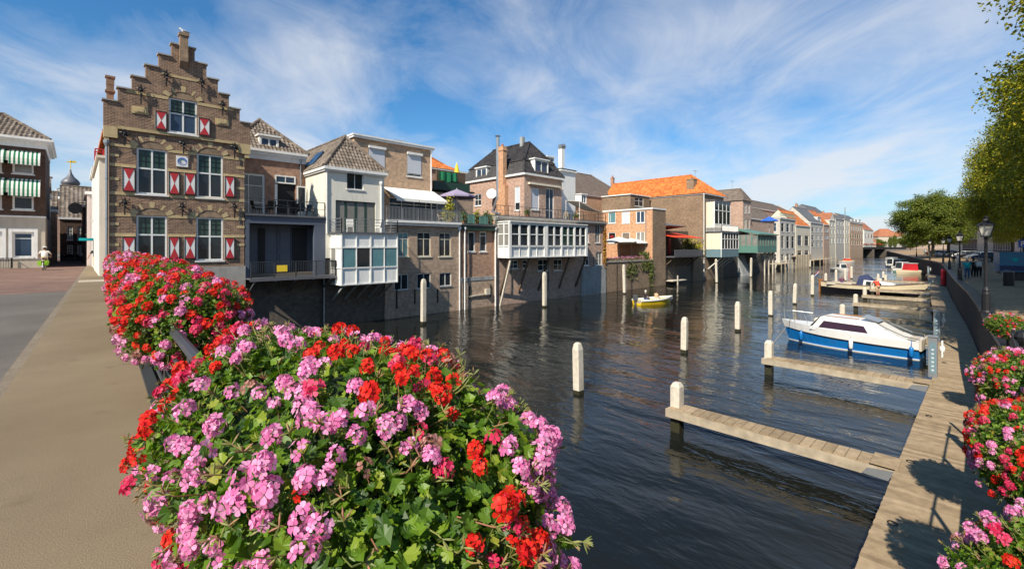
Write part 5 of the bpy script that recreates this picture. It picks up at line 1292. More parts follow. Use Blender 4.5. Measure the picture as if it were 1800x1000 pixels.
for a in ((744,490,570,'tall pole close to the brick house with tan side and roller blinds'),(957,478,540,'pole in front of the struts of the white oriel'),(1098,465,517,'pole before the creeper covered quay wall'),(1260,455,497,'pole below the cream bay'),(1320,453,487,'pole by the green conservatory'),(1381,450,474,'pole near the white canal house'),
          (1017,602,692,'nearest pole, white and squat, right of the flower planter'),(1203,557,620,'white pole between the nearest pole and the yellow boat'),(1297,530,582,'pole left of the bow of the blue and white cruiser'),(1355,511,555,'pole behind the bow of the cruiser'),(1397,498,535,'pole left of the flag on the black sloop'),
          (1428,483,520,'pole beside the red white and blue flag'),(1452,480,505,'pole behind the stern of the sloop, nearest its flag'),(1470,474,500,'tall pole behind the seated person on the sloop'),(1486,472,494,'pole in front of the small white motor boat'),(1497,468,490,'thin pole just right of the small white motor boat'),(1424,457,470,'post beside the far sheet piling'),(1544,481,497,'short post behind the sloop canopy'),(1553,477,490,'short post before the red barge')):
    pole(*a)
# service pillars on the dock
def pillar(px, pb, h, label, nums=False):
    x, y = onZ(px, pb, ZD); T = Thing('service_pillar', label, 'pillar', (x,y,ZD), 0, None, local=True)
    T.part('pillar_body', MB().box(-.13,.13,-.13,.13,0,h).box(-.16,.16,-.16,.16,h,h+.05), MT['greyrail'])
    mb = MB(); mb.box(-.134,-.131,-.09,.09,.15,h-.2); p_ = T.part('pillar_label', mb, MT['bluegrey']); mb = MB()
    for k in range(6): mb.box(-.137,-.1345,-.035,.035,.25+k*(h-.6)/6,.25+k*(h-.6)/6+.06)
    T.part('pale_marks', mb, MT['shade'], p_)
    T.part('hose_reel', MB().tube([(.15,-.25,h*.5),(.15,-.25,h*.9),(.3,-.25,h*.9),(.3,-.25,h*.5)], .03, 6).ball((.22,-.25,h*.7), (.09,.09,.16)), MT['white'])
pillar(1640,662,1.55,'grey service pillar with marks on the dock near the cruiser stern'); pillar(1647,600,1.6,'grey service pillar just beyond the cruiser stern'); pillar(1634,510,1.4,'thin grey pillar halfway along the dock'); pillar(1632,484,1.5,'pale pillar near the end of the dock')
mb = MB(); x, y = onX(1652,76)[0], 0
x_ = 78; T = Thing('fender_post', 'bright red post on the dock against the dark quay wall', 'post', (x_,rwy(x_)+.25,ZD), local=True)
T.part('post', MB().lathe([(.28,.05),(.28,1.9),(.2,2.1),(.05,2.15)], 10), MT['red']); T.part('base_ring', MB().lathe([(.34,0),(.34,.12),(.3,.14)], 10), MT['iron'])
# lamp posts
def lamp(px, pb, Y0=None, label='', h=4.0):
    x, y = onZ(px, pb, ZQ+.02); T = Thing('street_lamp', label, 'street lamp', (x,y,ZQ+.02), 0, 'lantern posts along the quay', local=True)
    T.part('pole', MB().lathe([(.19,0),(.19,.12),(.15,.2),(.14,.9),(.11,1.0),(.13,1.05),(.07,1.2),(.055,h-.75),(.085,h-.72),(.05,h-.65),(.05,h-.6)], 10).bar((-.3,0,h-1.0),(.3,0,h-1.0), .035), MT['iron'])
    w0, w1 = .14, .24; z0, z1 = h-.6, h-.15
    def sq(w_, z): return [(-w_,-w_,z),(w_,-w_,z),(w_,w_,z),(-w_,w_,z)]
    mb = MB(); mb.loft([sq(w0-.01,z0+.01),sq(w1-.01,z1-.01)]); l = T.part('lantern_glass', mb, MT['lanternglass'])
    mb = MB()
    for sx in (-1,1):
        for sy in (-1,1): mb.bar((sx*w0,sy*w0,z0),(sx*w1,sy*w1,z1), .025)
    mb.loft([sq(w0+.01,z0-.04),sq(w0+.01,z0)]); mb.loft([sq(w1+.05,z1),sq(w1+.05,z1+.03),sq(.08,z1+.22),sq(.06,z1+.3),sq(.1,z1+.33),sq(.02,z1+.42)])
    T.part('lantern_cap', mb, MT['iron'], l)
MT['lanternglass'] = paint('frosted lantern glass', (.45,.43,.38), .3, .1)
for px, pb, lb in ((1733,553,'nearest black lantern post beside the small flower stand'),(1687,493,'black lantern post left of the person in teal'),(1669,474,'third black lantern post along the quay, beyond the person in teal'),(1658,463.5,'black lantern post behind the bend of the quay wall'),(1634.5,457,'black lantern post near the moored red barge'),(1611,452,'farthest visible lantern post by the red parked car')): lamp(px, pb, None, lb)
# ================= boats
def sect(L, B, f, bow=2.2, stern=.88):
    hb = B/2*(1-max(0,(f-.5)/.5)**bow)*(stern+(1-stern)*min(1,f/.3))
    return max(hb, .02)
def band(mb, L, B, za, zb, wa, wb, rake=.35, bow=2.2, stern=.88, n=16, f0=0, f1=1, deck=True):
    rings = []
    for i in range(n+1):
        f = f0+(f1-f0)*i/n; hb = sect(L,B,f,bow,stern); z0 = za(f) if callable(za) else za; z1 = zb(f) if callable(zb) else zb
        def X(z): return (f-.5)*L+rake*z*f**3
        rings.append([(X(z1),-hb*wb,z1),(X(z0),-hb*wa,z0),(X(z0),hb*wa,z0),(X(z1),hb*wb,z1)])
    mb.loft(rings); return mb
def boat_at(p_stern, p_bow, L, B, name, label, cat, away=1):
    s_ = Vector((*onZ(*p_stern,0),0)); b_ = Vector((*onZ(*p_bow,0),0)); d = (b_-s_).normalized(); rz = math.atan2(d.y,d.x)
    n_ = Vector((-d.y,d.x,0)); c0 = Vector((CAM[0],CAM[1],0)); c = (s_+b_)/2
    if (c-c0).dot(n_) < 0: n_ = -n_
    c = c+n_*B*.45
    return Thing(name, label, cat, (c.x,c.y,0), rz, None, local=True), n_, d
MT['hullblue'] = paint('blue hull paint', (.006,.15,.44), .3, .14, 1, spec=.6, grime=.35, gcol=(.05,.13,.25))
MT['gel'] = paint('white gelcoat', (.72,.70,.66), .3, .05, 1, spec=.6, grime=.12, gcol=(.4,.36,.3))
MT['black'] = paint('black hull paint', (.012,.012,.016), .25, .2, 1, spec=.6)
MT['strake'] = paint('cream hull paint', (.66,.56,.38), .35, .08, 1, spec=.5)
MT['yellowhull'] = paint('yellow hull paint', (.75,.5,.02), .3, .08, 1, spec=.5)
MT['navy'] = paint('navy canvas', (.03,.04,.10), .8, .15)
MT['curtain'] = glass('window with purple curtain', (.035,.014,.03), .08)
MT['orangewood'] = paint('varnished wood', (.3,.11,.03), .35, .2, 3)
T, n_, d_ = boat_at((1590,631), (1394,602), 6.35, 2.3, 'cabin_cruiser', 'white cabin cruiser with bright blue hull moored between the jetties', 'boat')
L, B = 6.35, 2.3; mid = lambda f: .52+.24*f*f; sh = lambda f: .95+.3*f*f
T.part('hull', band(MB(), L, B, -.35, mid, .72, .95), MT['hullblue'])
T.part('waterline_stripe', band(MB(), L, B, -.02, .05, .855, .87), MT['white2'])
T.part('topsides', band(MB(), L, B, lambda f: mid(f)+.002, sh, .955, 1.0), MT['gel'])
T.part('rub_rail', band(MB(), L, B, lambda f: mid(f)-.03, lambda f: mid(f)+.03, .975, .98), MT['iron'])
# cabin: side profile lofted across
def cab(y0, y1, ins, prof, mb):
    mb.loft([[(x,y,z) for x,z in prof] for y in (y0,y1)])
prof = [(-2.9,.9),(1.75,1.0),(1.25,1.72),(1.05,1.78),(-1.3,1.66),(-1.75,1.4),(-2.3,1.12)]
mb = MB(); rings = []
for y, k in ((-.98,.0),(-.9,.55),(-.78,1.0),(.78,1.0),(.9,.55),(.98,.0)):
    rings.append([(x, y, .95+(z-.95)*(k if z > 1.3 else min(1,k+.5))*1.0) if True else None for x, z in prof])
mb.loft(rings); T.part('cabin', mb, MT['gel'])
for s_ in (-1,1):
    mb = MB()
    def Yc(z): return s_*(.995-.19*max(0,(z-.95))/.8)
    w4 = [(1.3,1.12),(1.05,1.52),(-.85,1.45),(-1.05,1.1)]
    mb.prism([(x,Yc(z)+s_*.02,z) for x,z in w4], (0,-s_*.05,0)); T.part('cabin_window', mb, MT['curtain'])
mb = MB(); mb.prism([(1.78,-.75,1.08),(1.78,.75,1.08),(1.34,.68,1.62),(1.34,-.68,1.62)], (.03,0,.03)); T.part('windscreen', mb, MT['gl'])
mb = MB(); mb.box(-3.0,-1.6,-.8,.8,.96,1.0); mb.box(-3.28,-3.18,-1.0,1.0,.5,1.05); T.part('cockpit', mb, MT['beige'])
mb = MB(); mb.tube([(-1.5,-.85,1.66),(-1.9,-.9,1.45),(-2.6,-.95,1.16),(-3.2,-.95,1.08)], .025, 6); mb.tube([(-1.5,.85,1.66),(-1.9,.9,1.45),(-2.6,.95,1.16),(-3.2,.95,1.08)], .025, 6); T.part('cockpit_rail', mb, MT['steelrail'])
mb = MB(); mb.prism([(-1.45,-.6,1.69),(-1.45,.6,1.69),(-.7,.6,1.92),(-.7,-.6,1.92)], (0,0,.03)); T.part('roof_hatch', mb, MT['glcurtain'])
mb = MB(); mb.box(-.6,1.0,-.72,-.68,1.78,1.81); mb.box(-.6,1.0,.68,.72,1.78,1.81); T.part('roof_handrail', mb, MT['orangewood'])
mb = MB()
for s_ in (-1,1): mb.tube([(1.9,s_*.75,1.2),(2.1,s_*.72,1.7),(3.1,s_*.3,1.78),(3.45,0,1.75)], .016, 5); mb.tube([(2.7,s_*.5,1.23),(2.7,s_*.5,1.74)], .014, 5)
mb.tube([(3.45,0,1.2),(3.5,0,1.95)], .04, 6); T.part('bow_rail', mb, MT['zinc'])
for x_, m_ in ((2.3,'hullblue'),(-.35,'white2'),(-2.9,'hullblue')):
    y_ = -sect(L,B,x_/L+.5)-.09
    for s_ in (1,-1):
        mb = MB(); mb.lathe([(.02,.72),(.06,.68),(.10,.62),(.10,.22),(.05,.15),(.02,.14)], 9, (x_,s_*y_,0)); mb.tube([(x_,s_*y_,.72),(x_,s_*(y_+.1),1.05)], .012, 4); T.part('fender', mb, MT[m_], smooth=True)
# black sloop
T, n_, d_ = boat_at((1449,513), (1598,523), 9.4, 2.7, 'sloop', 'black hulled sloop with cream strake, white cabin and navy canopy', 'boat')
SL = T; L, B = 9.4, 2.7; mid = lambda f: .62+.35*(f-.35)**2*2; sh = lambda f: 1.05+.55*(abs(f-.4)/.6)**2.2
T.part('hull', band(MB(), L, B, -.4, mid, .6, .96, .7, 2.6, .45), MT['black'])
T.part('strake', band(MB(), L, B, lambda f: mid(f)+.003, sh, .985, 1.04, .7, 2.6, .45), MT['strake'])
T.part('gunwale', band(MB(), L, B, lambda f: sh(f)+.003, lambda f: sh(f)+.07, 1.06, 1.03, .7, 2.6, .45), MT['brownwood'])
mb = MB(); mb.loft([[(-.2,-1,1.1),(-.2,1,1.1),(2.9,.7,1.1),(2.9,-.7,1.1)],[(-.1,-.95,1.75),(-.1,.95,1.75),(2.5,.6,1.45),(2.5,-.6,1.45)]]); cabn = T.part('cabin', mb, MT['gel'])
for s_ in (-1,1):
    mb = MB(); mb.prism([(0.1,s_*1.0,1.2),(.15,s_*.985,1.6),(1.5,s_*.84,1.5),(1.6,s_*.86,1.2)], (0,s_*.03,0)); T.part('cabin_window', mb, MT['gl'])
    mb = MB(); mb.tube([(1.95+.13*math.cos(2*PI*k/10), s_*.86, 1.32+.13*math.sin(2*PI*k/10)) for k in range(11)], .035, 6, False); T.part('life_ring', mb, MT['white2'])
mb = MB(); pr = []
for x_, h_ in ((-.9,1.1),(-.7,2.2),(.1,2.35),(.7,1.75)): pr.append([(x_, .95*math.cos(PI*k/8), 1.1+(h_-1.1)*(math.sin(PI*k/8)**.5)) for k in range(9)])
mb.loft(pr); T.part('canopy', mb, MT['navy'])
mb = MB(); mb.box(-4.2,-1.2,-.8,.8,1.0,1.08); mb.box(-3.9,-1.3,-1.1,-.8,1.0,1.3); mb.box(-3.9,-1.3,.8,1.1,1.0,1.3); T.part('benches', mb, MT['beige'])
mb = MB(); mb.prism([(-4.72,-.04,.0),(-4.72,-.04,1.55),(-5.1,-.04,1.6),(-5.1,-.04,0)], (0,.08,0)); T.part('rudder', mb, MT['orangewood'])
fl = Thing('flag', 'red white and blue flag at the stern of the black sloop', 'flag', (0,0,0))
sp = SL.o.matrix_basis @ Vector((-4.6,0,1.4))
fl.o.location = sp; fl.o.rotation_euler = (0,0,SL.o.rotation_euler[2])
fl.off = (0,0,0)
fl.part('flagstaff', MB().tube([(0,0,0),(-.35,0,1.5)], .02, 6), MT['orangewood'])
for k, m_ in enumerate(('red','white2','bluefabric')):
    mb = MB()
    for i in range(6):
        a, b = i/6, (i+1)/6
        def q(t_, s_): return (-.35-.75*t_*.8-.1*s_, .06*math.sin(t_*6), 1.45-.22*s_-.75*t_)
        mb.prism([q(a,k),q(b,k),q(b,k+1),q(a,k+1)], (0,.012,0))
    fl.part('flag_stripe', mb, MT[m_])
def small_boat(ps, pb, L, B, label, hull, top, cabin=None, glassy=True, name='motor_boat', h=.7, canopy=None, inner='gel'):
    T, n_, d_ = boat_at(ps, pb, L, B, name, label, 'boat'); mid = lambda f: h*.55; sh = lambda f: h+.25*h*f*f
    T.part('hull', band(MB(), L, B, -.3, mid, .7, .97), MT[hull]); T.part('topsides', band(MB(), L, B, lambda f: mid(f)+.003, sh, .98, 1.02), MT[top])
    if cabin:
        x0, x1, zc, m_ = cabin; z0 = h*.9; w0, w1 = B*.38, B*.32
        mb = MB(); mb.loft([[(x0*L,-w0,z0),(x1*L,-w0*.9,z0),(x1*L,w0*.9,z0),(x0*L,w0,z0)],[(x0*L+.1,-w1,zc),(x1*L-.35,-w1,zc),(x1*L-.35,w1,zc),(x0*L+.1,w1,zc)]]); T.part('cabin', mb, MT[m_])
        mb = MB(); mb.box(x0*L,x1*L-.3,-w1-.1,w1+.1,zc,zc+.07); T.part('cabin_roof', mb, MT['gel'])
        if glassy:
            for s_ in (-1,1): 
                mb = MB(); zm = z0+(zc-z0)*.45; yw = s_*(w0+(w1-w0)*.45+.05); mb.prism([(x0*L+.35,yw,zm),(x1*L-.5,yw*.97,zm),(x1*L-.6,yw*.93,zc-.15),(x0*L+.4,yw*.95,zc-.15)], (0,s_*.04,0)); T.part('cabin_window', mb, MT['gl'])
            mb = MB(); mb.prism([(x1*L+.0,-w0*.75,z0+.25),(x1*L+.0,w0*.75,z0+.25),(x1*L-.22,w1*.8,zc-.1),(x1*L-.22,-w1*.8,zc-.1)], (.05,0,.03)); T.part('windscreen', mb, MT['gl'])
            mb = MB(); mb.box(x0*L-.03,x0*L+.02,-w1*.8,w1*.8,z0+.3,zc-.15); T.part('rear_window', mb, MT['gl'])
    mb = MB(); mb.box(-L*.42,-L*.12,-B*.35,B*.35,sh(.2)+.01,sh(.2)+.05); T.part('cockpit', mb, MT[inner])
    return T
YB = boat_at((1136,537), (1180,534), 4.3, 1.7, 'dinghy', 'yellow open boat carrying two people past the white poles', 'boat')[0]
L, B = 4.3, 1.7; sh = lambda f: .5+.2*f*f
YB.part('hull', band(MB(), L, B, -.2, lambda f: sh(f)-.1, .7, .97, .5), MT['yellowhull'])
mb = MB(); n = 16; rings = []
for i in range(n+1):
    f = i/n; hb = sect(L,B,f); z = sh(f); X = (f-.5)*L+.5*z*f**3
    rings.append([(X,-hb*1.03,z-.1),(X,-hb*1.03,z+.04),(X-.0,-hb*.86,z+.04),(X,-hb*.82,z-.3),(X,hb*.82,z-.3),(X,hb*.86,z+.04),(X,hb*1.03,z+.04),(X,hb*1.03,z-.1)])
mb.loft(rings); YB.part('gunwale', mb, MT['white2'])
YB.part('thwart', MB().box(-1.2,-.8,-.7,.7,.42,.48).box(.1,.5,-.72,.72,.42,.48), MT['white']); YB.part('outboard_motor', MB().loft([[(-2.5,-.15,.5),(-2.1,-.15,.5),(-2.1,.15,.5),(-2.5,.15,.5)],[(-2.55,-.13,.95),(-2.15,-.13,1.0),(-2.15,.13,1.0),(-2.55,.13,.95)]]).box(-2.4,-2.25,-.06,.06,-.2,.5), MT['lead'])
small_boat((1459,476),(1481,478),5.2,2.1,'small white motor boat under way in mid canal','gel','gel',(-.1,.25,1.7,'gel'))
small_boat((1487,462),(1499,462),5,2,'small far boat with orange top under way before the bridge','gel','strake',(-.2,.2,1.5,'redfabric'),False)
small_boat((1392,470.5),(1416,469.5),5,1.8,'open white tender moored at the far sheet piling','gel','gel')
small_boat((1615,482),(1592,482),4.8,2.1,'moored barge with a red cabin and cream bow near the dock end','strake','strake',(-.30,.16,2.2,'red'),False,'barge',.75)
small_boat((1606,478),(1578,479),5.4,2.1,'white cruiser with teal bow cover moored behind the red barge','tealpaint','gel',(-.3,.15,2.2,'gel'))
small_boat((1602,473),(1574,474),6,2.2,'second moored white cruiser beyond the red barge','gel','gel',(-.3,.2,2.4,'gel'))
small_boat((1590,468.5),(1560,470),6.5,2.3,'white cruiser with dark blue hull moored third from the barge','navy','gel',(-.3,.2,2.3,'gel'))
small_boat((1586,464),(1560,465),6.5,2.4,'moored boat with black windows farthest along the right quay','gel','gel',(-.35,.25,2.1,'gel'))
small_boat((1534,450),(1551,450),14,4,'white boat passing under the far bridge','gel','gel',(-.3,.3,2.6,'gel'))

# ================= people
MT['skin'] = paint('skin', (.45,.24,.16), .6, .05); MT['hairwhite'] = paint('white hair', (.7,.66,.58), .7, .1); MT['hairdark'] = paint('dark hair', (.03,.022,.018), .6, .2); MT['hairgrey'] = paint('grey hair', (.3,.27,.24), .7, .1)
MT['denim'] = paint('denim', (.05,.10,.22), .85, .2); MT['black cloth'] = paint('black cloth', (.012,.013,.02), .85, .2); MT['tealcloth'] = paint('teal cloth', (.0,.33,.36), .8, .1); MT['whitecloth'] = paint('white cloth', (.7,.65,.58), .8, .08); MT['tancloth'] = paint('tan cloth', (.5,.36,.22), .8, .1); MT['purplecloth'] = paint('plum cloth', (.13,.05,.09), .8, .1); MT['greycloth'] = paint('grey cloth', (.3,.28,.26), .8, .1); MT['limecloth'] = paint('lime green cloth', (.25,.5,.02), .8, .1); MT['paleblue'] = paint('pale blue cloth', (.45,.55,.55), .8, .1); MT['shoe'] = paint('dark shoe', (.03,.025,.02), .6, .2)
STAND = dict(hip=.92, lean=0, kneeL=(0,.02,.5), footL=(0,-.02,.08), kneeR=(0,.06,.5), footR=(0,.03,.08), elbL=(-.26,-.03,1.12), hndL=(-.27,.06,.86), elbR=(.26,-.03,1.12), hndR=(.27,.06,.86))
SIT = dict(hip=.5, lean=.05, kneeL=(0,.42,.5), footL=(0,.45,.08), kneeR=(0,.42,.52), footR=(0,.5,.08), elbL=(-.27,.02,.72), hndL=(-.2,.3,.6), elbR=(.27,.02,.72), hndR=(.2,.3,.6))
def person(label, loc, rz, pose, shirt, trousers, hair, s=1.0, long_sleeve=False, shorts=False, hat=None, skirt=False):
    """faces local +Y; one body surface, hair and clothing as parts"""
    p = dict(STAND); p.update(pose); T = Thing('person', label, 'person', loc, rz, local=True); T.o.scale = (s,s,s)
    hz_ = p['hip']; ln = p['lean']; 
    def sp(h): return Vector((0, ln*(h/.55), hz_+h*math.cos(min(1.2,abs(ln)))))
    neck, head = sp(.52), sp(.52)+Vector((0,.02+ln*.2,.19)); sh = sp(.46); jt = {}
    b = MB()
    def ell(c, rx, ry, n=12): return [(c[0]+rx*math.cos(2*PI*k/n), c[1]+ry*math.sin(2*PI*k/n), c[2]) for k in range(n)]
    def torso(e): return [ell(sp(-.08),.13+e,.10+e), ell(sp(.02),.165+e,.115+e), ell(sp(.16),.145+e,.10+e), ell(sp(.32),.175+e,.115+e), ell(sp(.43),.185+e,.10+e), ell(sp(.49),.11+e,.075+e)]
    b.loft(torso(0)); b.tube([sp(.46), neck, head], [.06,.055,.06], 8)
    b.loft([ell(head+Vector((0,oy,z)), rx, ry) for z, rx, ry, oy in ((-.12,.035,.04,.02),(-.09,.055,.075,.012),(-.04,.07,.09,.0),(.02,.078,.098,-.005),(.08,.07,.09,-.01),(.12,.04,.055,-.01))])
    b.loft([[(head.x-.014,head.y+.085,head.z-.03),(head.x+.014,head.y+.085,head.z-.03),(head.x,head.y+.118,head.z-.025)],[(head.x-.008,head.y+.088,head.z+.03),(head.x+.008,head.y+.088,head.z+.03),(head.x,head.y+.1,head.z+.028)]])
    for s_ in (-1,1): b.ball((head.x+s_*.08,head.y-.005,head.z-.005), (.012,.024,.034), 6, 5)
    sl = MB(); tr = MB()
    for sd, e, h in ((-1,p['elbL'],p['hndL']),(1,p['elbR'],p['hndR'])):
        S = sh+Vector((sd*.19,0,-.02)); E = Vector(e); H = Vector(h)
        b.tube([S,(S+E)/2,E,(E+H)/2,H], [.052,.046,.038,.034,.025], 8); b.ball(E,.038,8,6); b.ball(S,.055,8,6)
        f = (H-E).normalized(); sidev = f.cross(Vector((0,0,1))).normalized() if abs(f.z) < .9 else Vector((0,1,0)); 
        pm = H+f*.08; b.loft([[H+sidev*a+f.cross(sidev)*c for a,c in ((-.028,-.014),(.028,-.014),(.028,.014),(-.028,.014))],[pm+sidev*a+f.cross(sidev)*c for a,c in ((-.04,-.012),(.04,-.012),(.04,.012),(-.04,.012))]])
        for k, ll in enumerate((.062,.075,.07,.055)):
            o_ = pm+sidev*(-.03+.02*k); cu = f.cross(sidev)*.02; b.tube([o_-f*.01,o_+f*ll*.55+cu*.3,o_+f*ll+cu], [.0095,.009,.007], 5)
        b.tube([H+f*.02+sidev*.03,H+f*.05+sidev*.06,H+f*.085+sidev*.065], [.012,.011,.008], 5)
        if long_sleeve: sl.tube([S,(S+E)/2,E,(E+H)/2,H-f*.02], [.068,.06,.052,.047,.04], 8)
        else: sl.tube([S,S+(E-S)*.75], [.07,.062], 8)
        sl.ball(S, .07, 8, 6)
    for sd, kn, ft in ((-1,p['kneeL'],p['footL']),(1,p['kneeR'],p['footR'])):
        Hj = Vector((sd*.09,0,hz_-.05)); K_ = Vector((sd*.1+kn[0],kn[1],kn[2])); F = Vector((sd*.1+ft[0],ft[1],ft[2]))
        b.tube([Hj,(Hj+K_)/2,K_,K_+(F-K_)*.35,F], [.082,.07,.052,.053,.035], 9); b.ball(K_,.053,8,6)
        b.loft([[(F.x-.035,F.y-.06,F.z-.08),(F.x+.035,F.y-.06,F.z-.08),(F.x+.03,F.y-.06,F.z+.01),(F.x-.03,F.y-.06,F.z+.01)],[(F.x-.045,F.y+.1,F.z-.08),(F.x+.045,F.y+.1,F.z-.08),(F.x+.035,F.y+.08,F.z-.02),(F.x-.035,F.y+.08,F.z-.02)],[(F.x-.03,F.y+.18,F.z-.08),(F.x+.03,F.y+.18,F.z-.08),(F.x+.025,F.y+.17,F.z-.055),(F.x-.025,F.y+.17,F.z-.055)]])
        end = K_+(F-K_)*.15 if shorts else F+(K_-F)*.08
        tr.tube([Hj+Vector((0,0,.05)),(Hj+K_)/2,K_,end] , [.105,.09,.075,.07 if shorts else .058], 9); tr.ball(K_,.074,8,6)
        q = MB(); q.loft([[(F.x-.042,F.y-.075,F.z-.082),(F.x+.042,F.y-.075,F.z-.082),(F.x+.038,F.y-.07,F.z+.0),(F.x-.038,F.y-.07,F.z+.0)],[(F.x-.052,F.y+.1,F.z-.082),(F.x+.052,F.y+.1,F.z-.082),(F.x+.042,F.y+.09,F.z-.005),(F.x-.042,F.y+.09,F.z-.005)],[(F.x-.035,F.y+.19,F.z-.082),(F.x+.035,F.y+.19,F.z-.082),(F.x+.03,F.y+.18,F.z-.05),(F.x-.03,F.y+.18,F.z-.05)]]); T.part('shoe', q, MT['shoe'])
    tr.loft([ell(sp(-.1),.15,.12), ell(sp(.02),.185,.14), ell(sp(.1),.165,.125)])
    if skirt: tr.loft([ell(sp(.1),.165,.125), ell(sp(-.1),.22,.18), (lambda c: ell(c,.27,.22))(Vector((0,0,hz_-.4)))])
    sl.loft([ell(sp(-.02),.19,.142)]+[[(x,y,z) for x,y,z in r] for r in torso(.018)[2:]])
    bo = T.part('body', b, MT['skin'], smooth=True); md = bo.modifiers.new('surface','REMESH'); md.mode = 'VOXEL'; md.voxel_size = .011; md.use_smooth_shade = True
    T.part('shirt', sl, MT[shirt], smooth=True); T.part('skirt' if skirt else ('shorts' if shorts else 'trousers'), tr, MT[trousers], smooth=True)
    hr = MB(); hr.loft([ell(head+Vector((0,oy,z)), rx, ry) for z, rx, ry, oy in ((-.09,.07,.06,-.05),(-.03,.086,.09,-.028),(.03,.09,.105,-.02),(.09,.08,.098,-.015),(.135,.045,.06,-.015))]); T.part('hair', hr, MT[hair], smooth=True)
    ey = MB()
    for s_ in (-1,1): ey.ball((head.x+s_*.03,head.y+.086,head.z+.012), .011, 6, 5)
    T.part('eyes', ey, MT['shoe'])
    if hat: T.part('hat', MB().loft([ell(head+Vector((0,0,z)), r_, r_*1.1) for z, r_ in ((.05,.15),(.06,.105),(.13,.09),(.15,.05))]), MT[hat], smooth=True)
    return T
def ang(dx, dy): return math.atan2(dy,dx)-PI/2       # local +Y towards (dx,dy)
W = lambda t_, v: t_.o.matrix_basis @ Vector(v)
bpy.context.view_layer.update()
yz = YB.o.rotation_euler[2]
def on_boat(Tb, v): 
    m_ = Matrix.Translation(Tb.o.location) @ Matrix.Rotation(Tb.o.rotation_euler[2],4,'Z'); return m_ @ Vector(v)
person('person in a black shirt sitting in the stern of the yellow boat', on_boat(YB,(-1.0,.1,.08)), yz-PI/2, SIT, 'black cloth', 'denim', 'hairwhite', 1.0)
person('person in a tan shirt sitting forward in the yellow boat', on_boat(YB,(.3,0,.08)), yz-PI/2, SIT, 'tancloth', 'whitecloth', 'hairdark', .97)
sz = SL.o.rotation_euler[2]
person('person in plum jacket seated in the sloop cockpit', on_boat(SL,(-2.6,.0,.75)), sz+R(200), SIT, 'purplecloth', 'denim', 'hairgrey', 1.05, True)
jx, jy = 58.1, dky(58.1)
person('person in red shirt and pale shorts leaning over from the jetty to the sloop', (58.05,jy+4.0,ZD), ang(.8,.6), dict(lean=.3, elbL=(-.25,.4,1.15), hndL=(-.18,.6,1.0), elbR=(.25,.4,1.15), hndR=(.18,.6,1.0)), 'redfabric', 'tancloth', 'hairgrey', 1.05, shorts=True)
def q_pt(px, py, z): return (*onZ(px,py,z), z)
person('person in teal shirt and jeans walking away along the quay', q_pt(1700,489.5,ZQ+.07), ang(1,.05), {}, 'tealcloth', 'denim', 'hairgrey', 1.0)
person('person in dark clothes walking beside the one in teal', q_pt(1711,488,ZQ+.1), ang(1,.1), dict(footL=(0,-.15,.1), footR=(0,.18,.08)), 'black cloth', 'black cloth', 'hairdark', 1.0)
person('person with grey shirt and pale backpack on the quay', q_pt(1721,488,ZQ+.12), ang(1,.05), {}, 'greycloth', 'black cloth', 'hairgrey', 1.02)
px_, py_, pz_ = q_pt(1721,488,ZQ+.12); a_ = ang(1,.05)
single('backpack', MB().loft([[(-.17,-.28,1.02),(.17,-.28,1.02),(.17,-.13,1.02),(-.17,-.13,1.02)],[(-.18,-.32,1.2),(.18,-.32,1.2),(.18,-.13,1.2),(-.18,-.13,1.2)],[(-.13,-.25,1.46),(.13,-.25,1.46),(.13,-.13,1.46),(-.13,-.13,1.46)]]), MT['whitecloth'], 'pale backpack worn by the person in grey on the quay', 'backpack', (px_,py_,pz_), a_, local=True)
person('person in white top farther along the quay', q_pt(1683.5,466,ZQ+.07), ang(1,.05), {}, 'whitecloth', 'whitecloth', 'hairdark', 1.0)
person('person in dark top and yellow shorts farther along the quay', q_pt(1676.5,468,ZQ+.07), ang(1,.05), {}, 'black cloth', 'tancloth', 'hairdark', 1.0, shorts=True)
person('person in pale blue by the parked cars far along the quay', q_pt(1625.5,447.5,ZQ+.3), ang(1,0), {}, 'paleblue', 'paleblue', 'hairdark', 1.0)
# ================= street on the left: pedestrian, moped rider
px_, py_ = onZ(168.5, 473, ZS)
person('white haired person in dark shirt walking into the street with a red suitcase', (px_,py_,ZS), ang(0,1), dict(footL=(0,-.16,.1), kneeL=(0,-.02,.5), footR=(0,.2,.08), kneeR=(0,.14,.52), elbL=(-.33,.0,1.14), hndL=(-.42,.1,.9), elbR=(.27,-.12,1.12), hndR=(.33,-.2,.88), lean=.08), 'black cloth', 'tancloth', 'hairwhite', .98, shorts=True)
T = Thing('suitcase', 'red wheeled suitcase pulled by the white haired person', 'suitcase', (px_+.5,py_-.35,ZS), local=True)
T.part('case', MB().loft([[(-.36,-.17,.16),(.36,-.17,.16),(.36,.17,.16),(-.36,.17,.16)],[(-.38,-.19,.3),(.38,-.19,.3),(.38,.19,.3),(-.38,.19,.3)],[(-.34,-.16,.56),(.34,-.16,.56),(.34,.16,.56),(-.34,.16,.56)]]), MT['red'])
for x_ in (-.28,.28):
    mb = MB(); mb.tube([(x_-.03,-.1,.07),(x_+.03,-.1,.07)], .07, 10); mb.box(x_-.02,x_+.02,-.12,-.08,.07,.17); T.part('wheel', mb, MT['shoe'])
T.part('handle', MB().tube([(-.1,.15,.55),(-.12,.2,.8),(-.2,.2,.85),(-.15,.15,.55)], .012, 5), MT['steelrail'])
mx, my = onZ(78, 475, ZS-.12); zr_ = ZS-.12
T = Thing('bicycle', 'bicycle with lime green panniers ridden toward the corner house', 'bicycle', (mx,my,zr_), ang(.08,1), local=True)
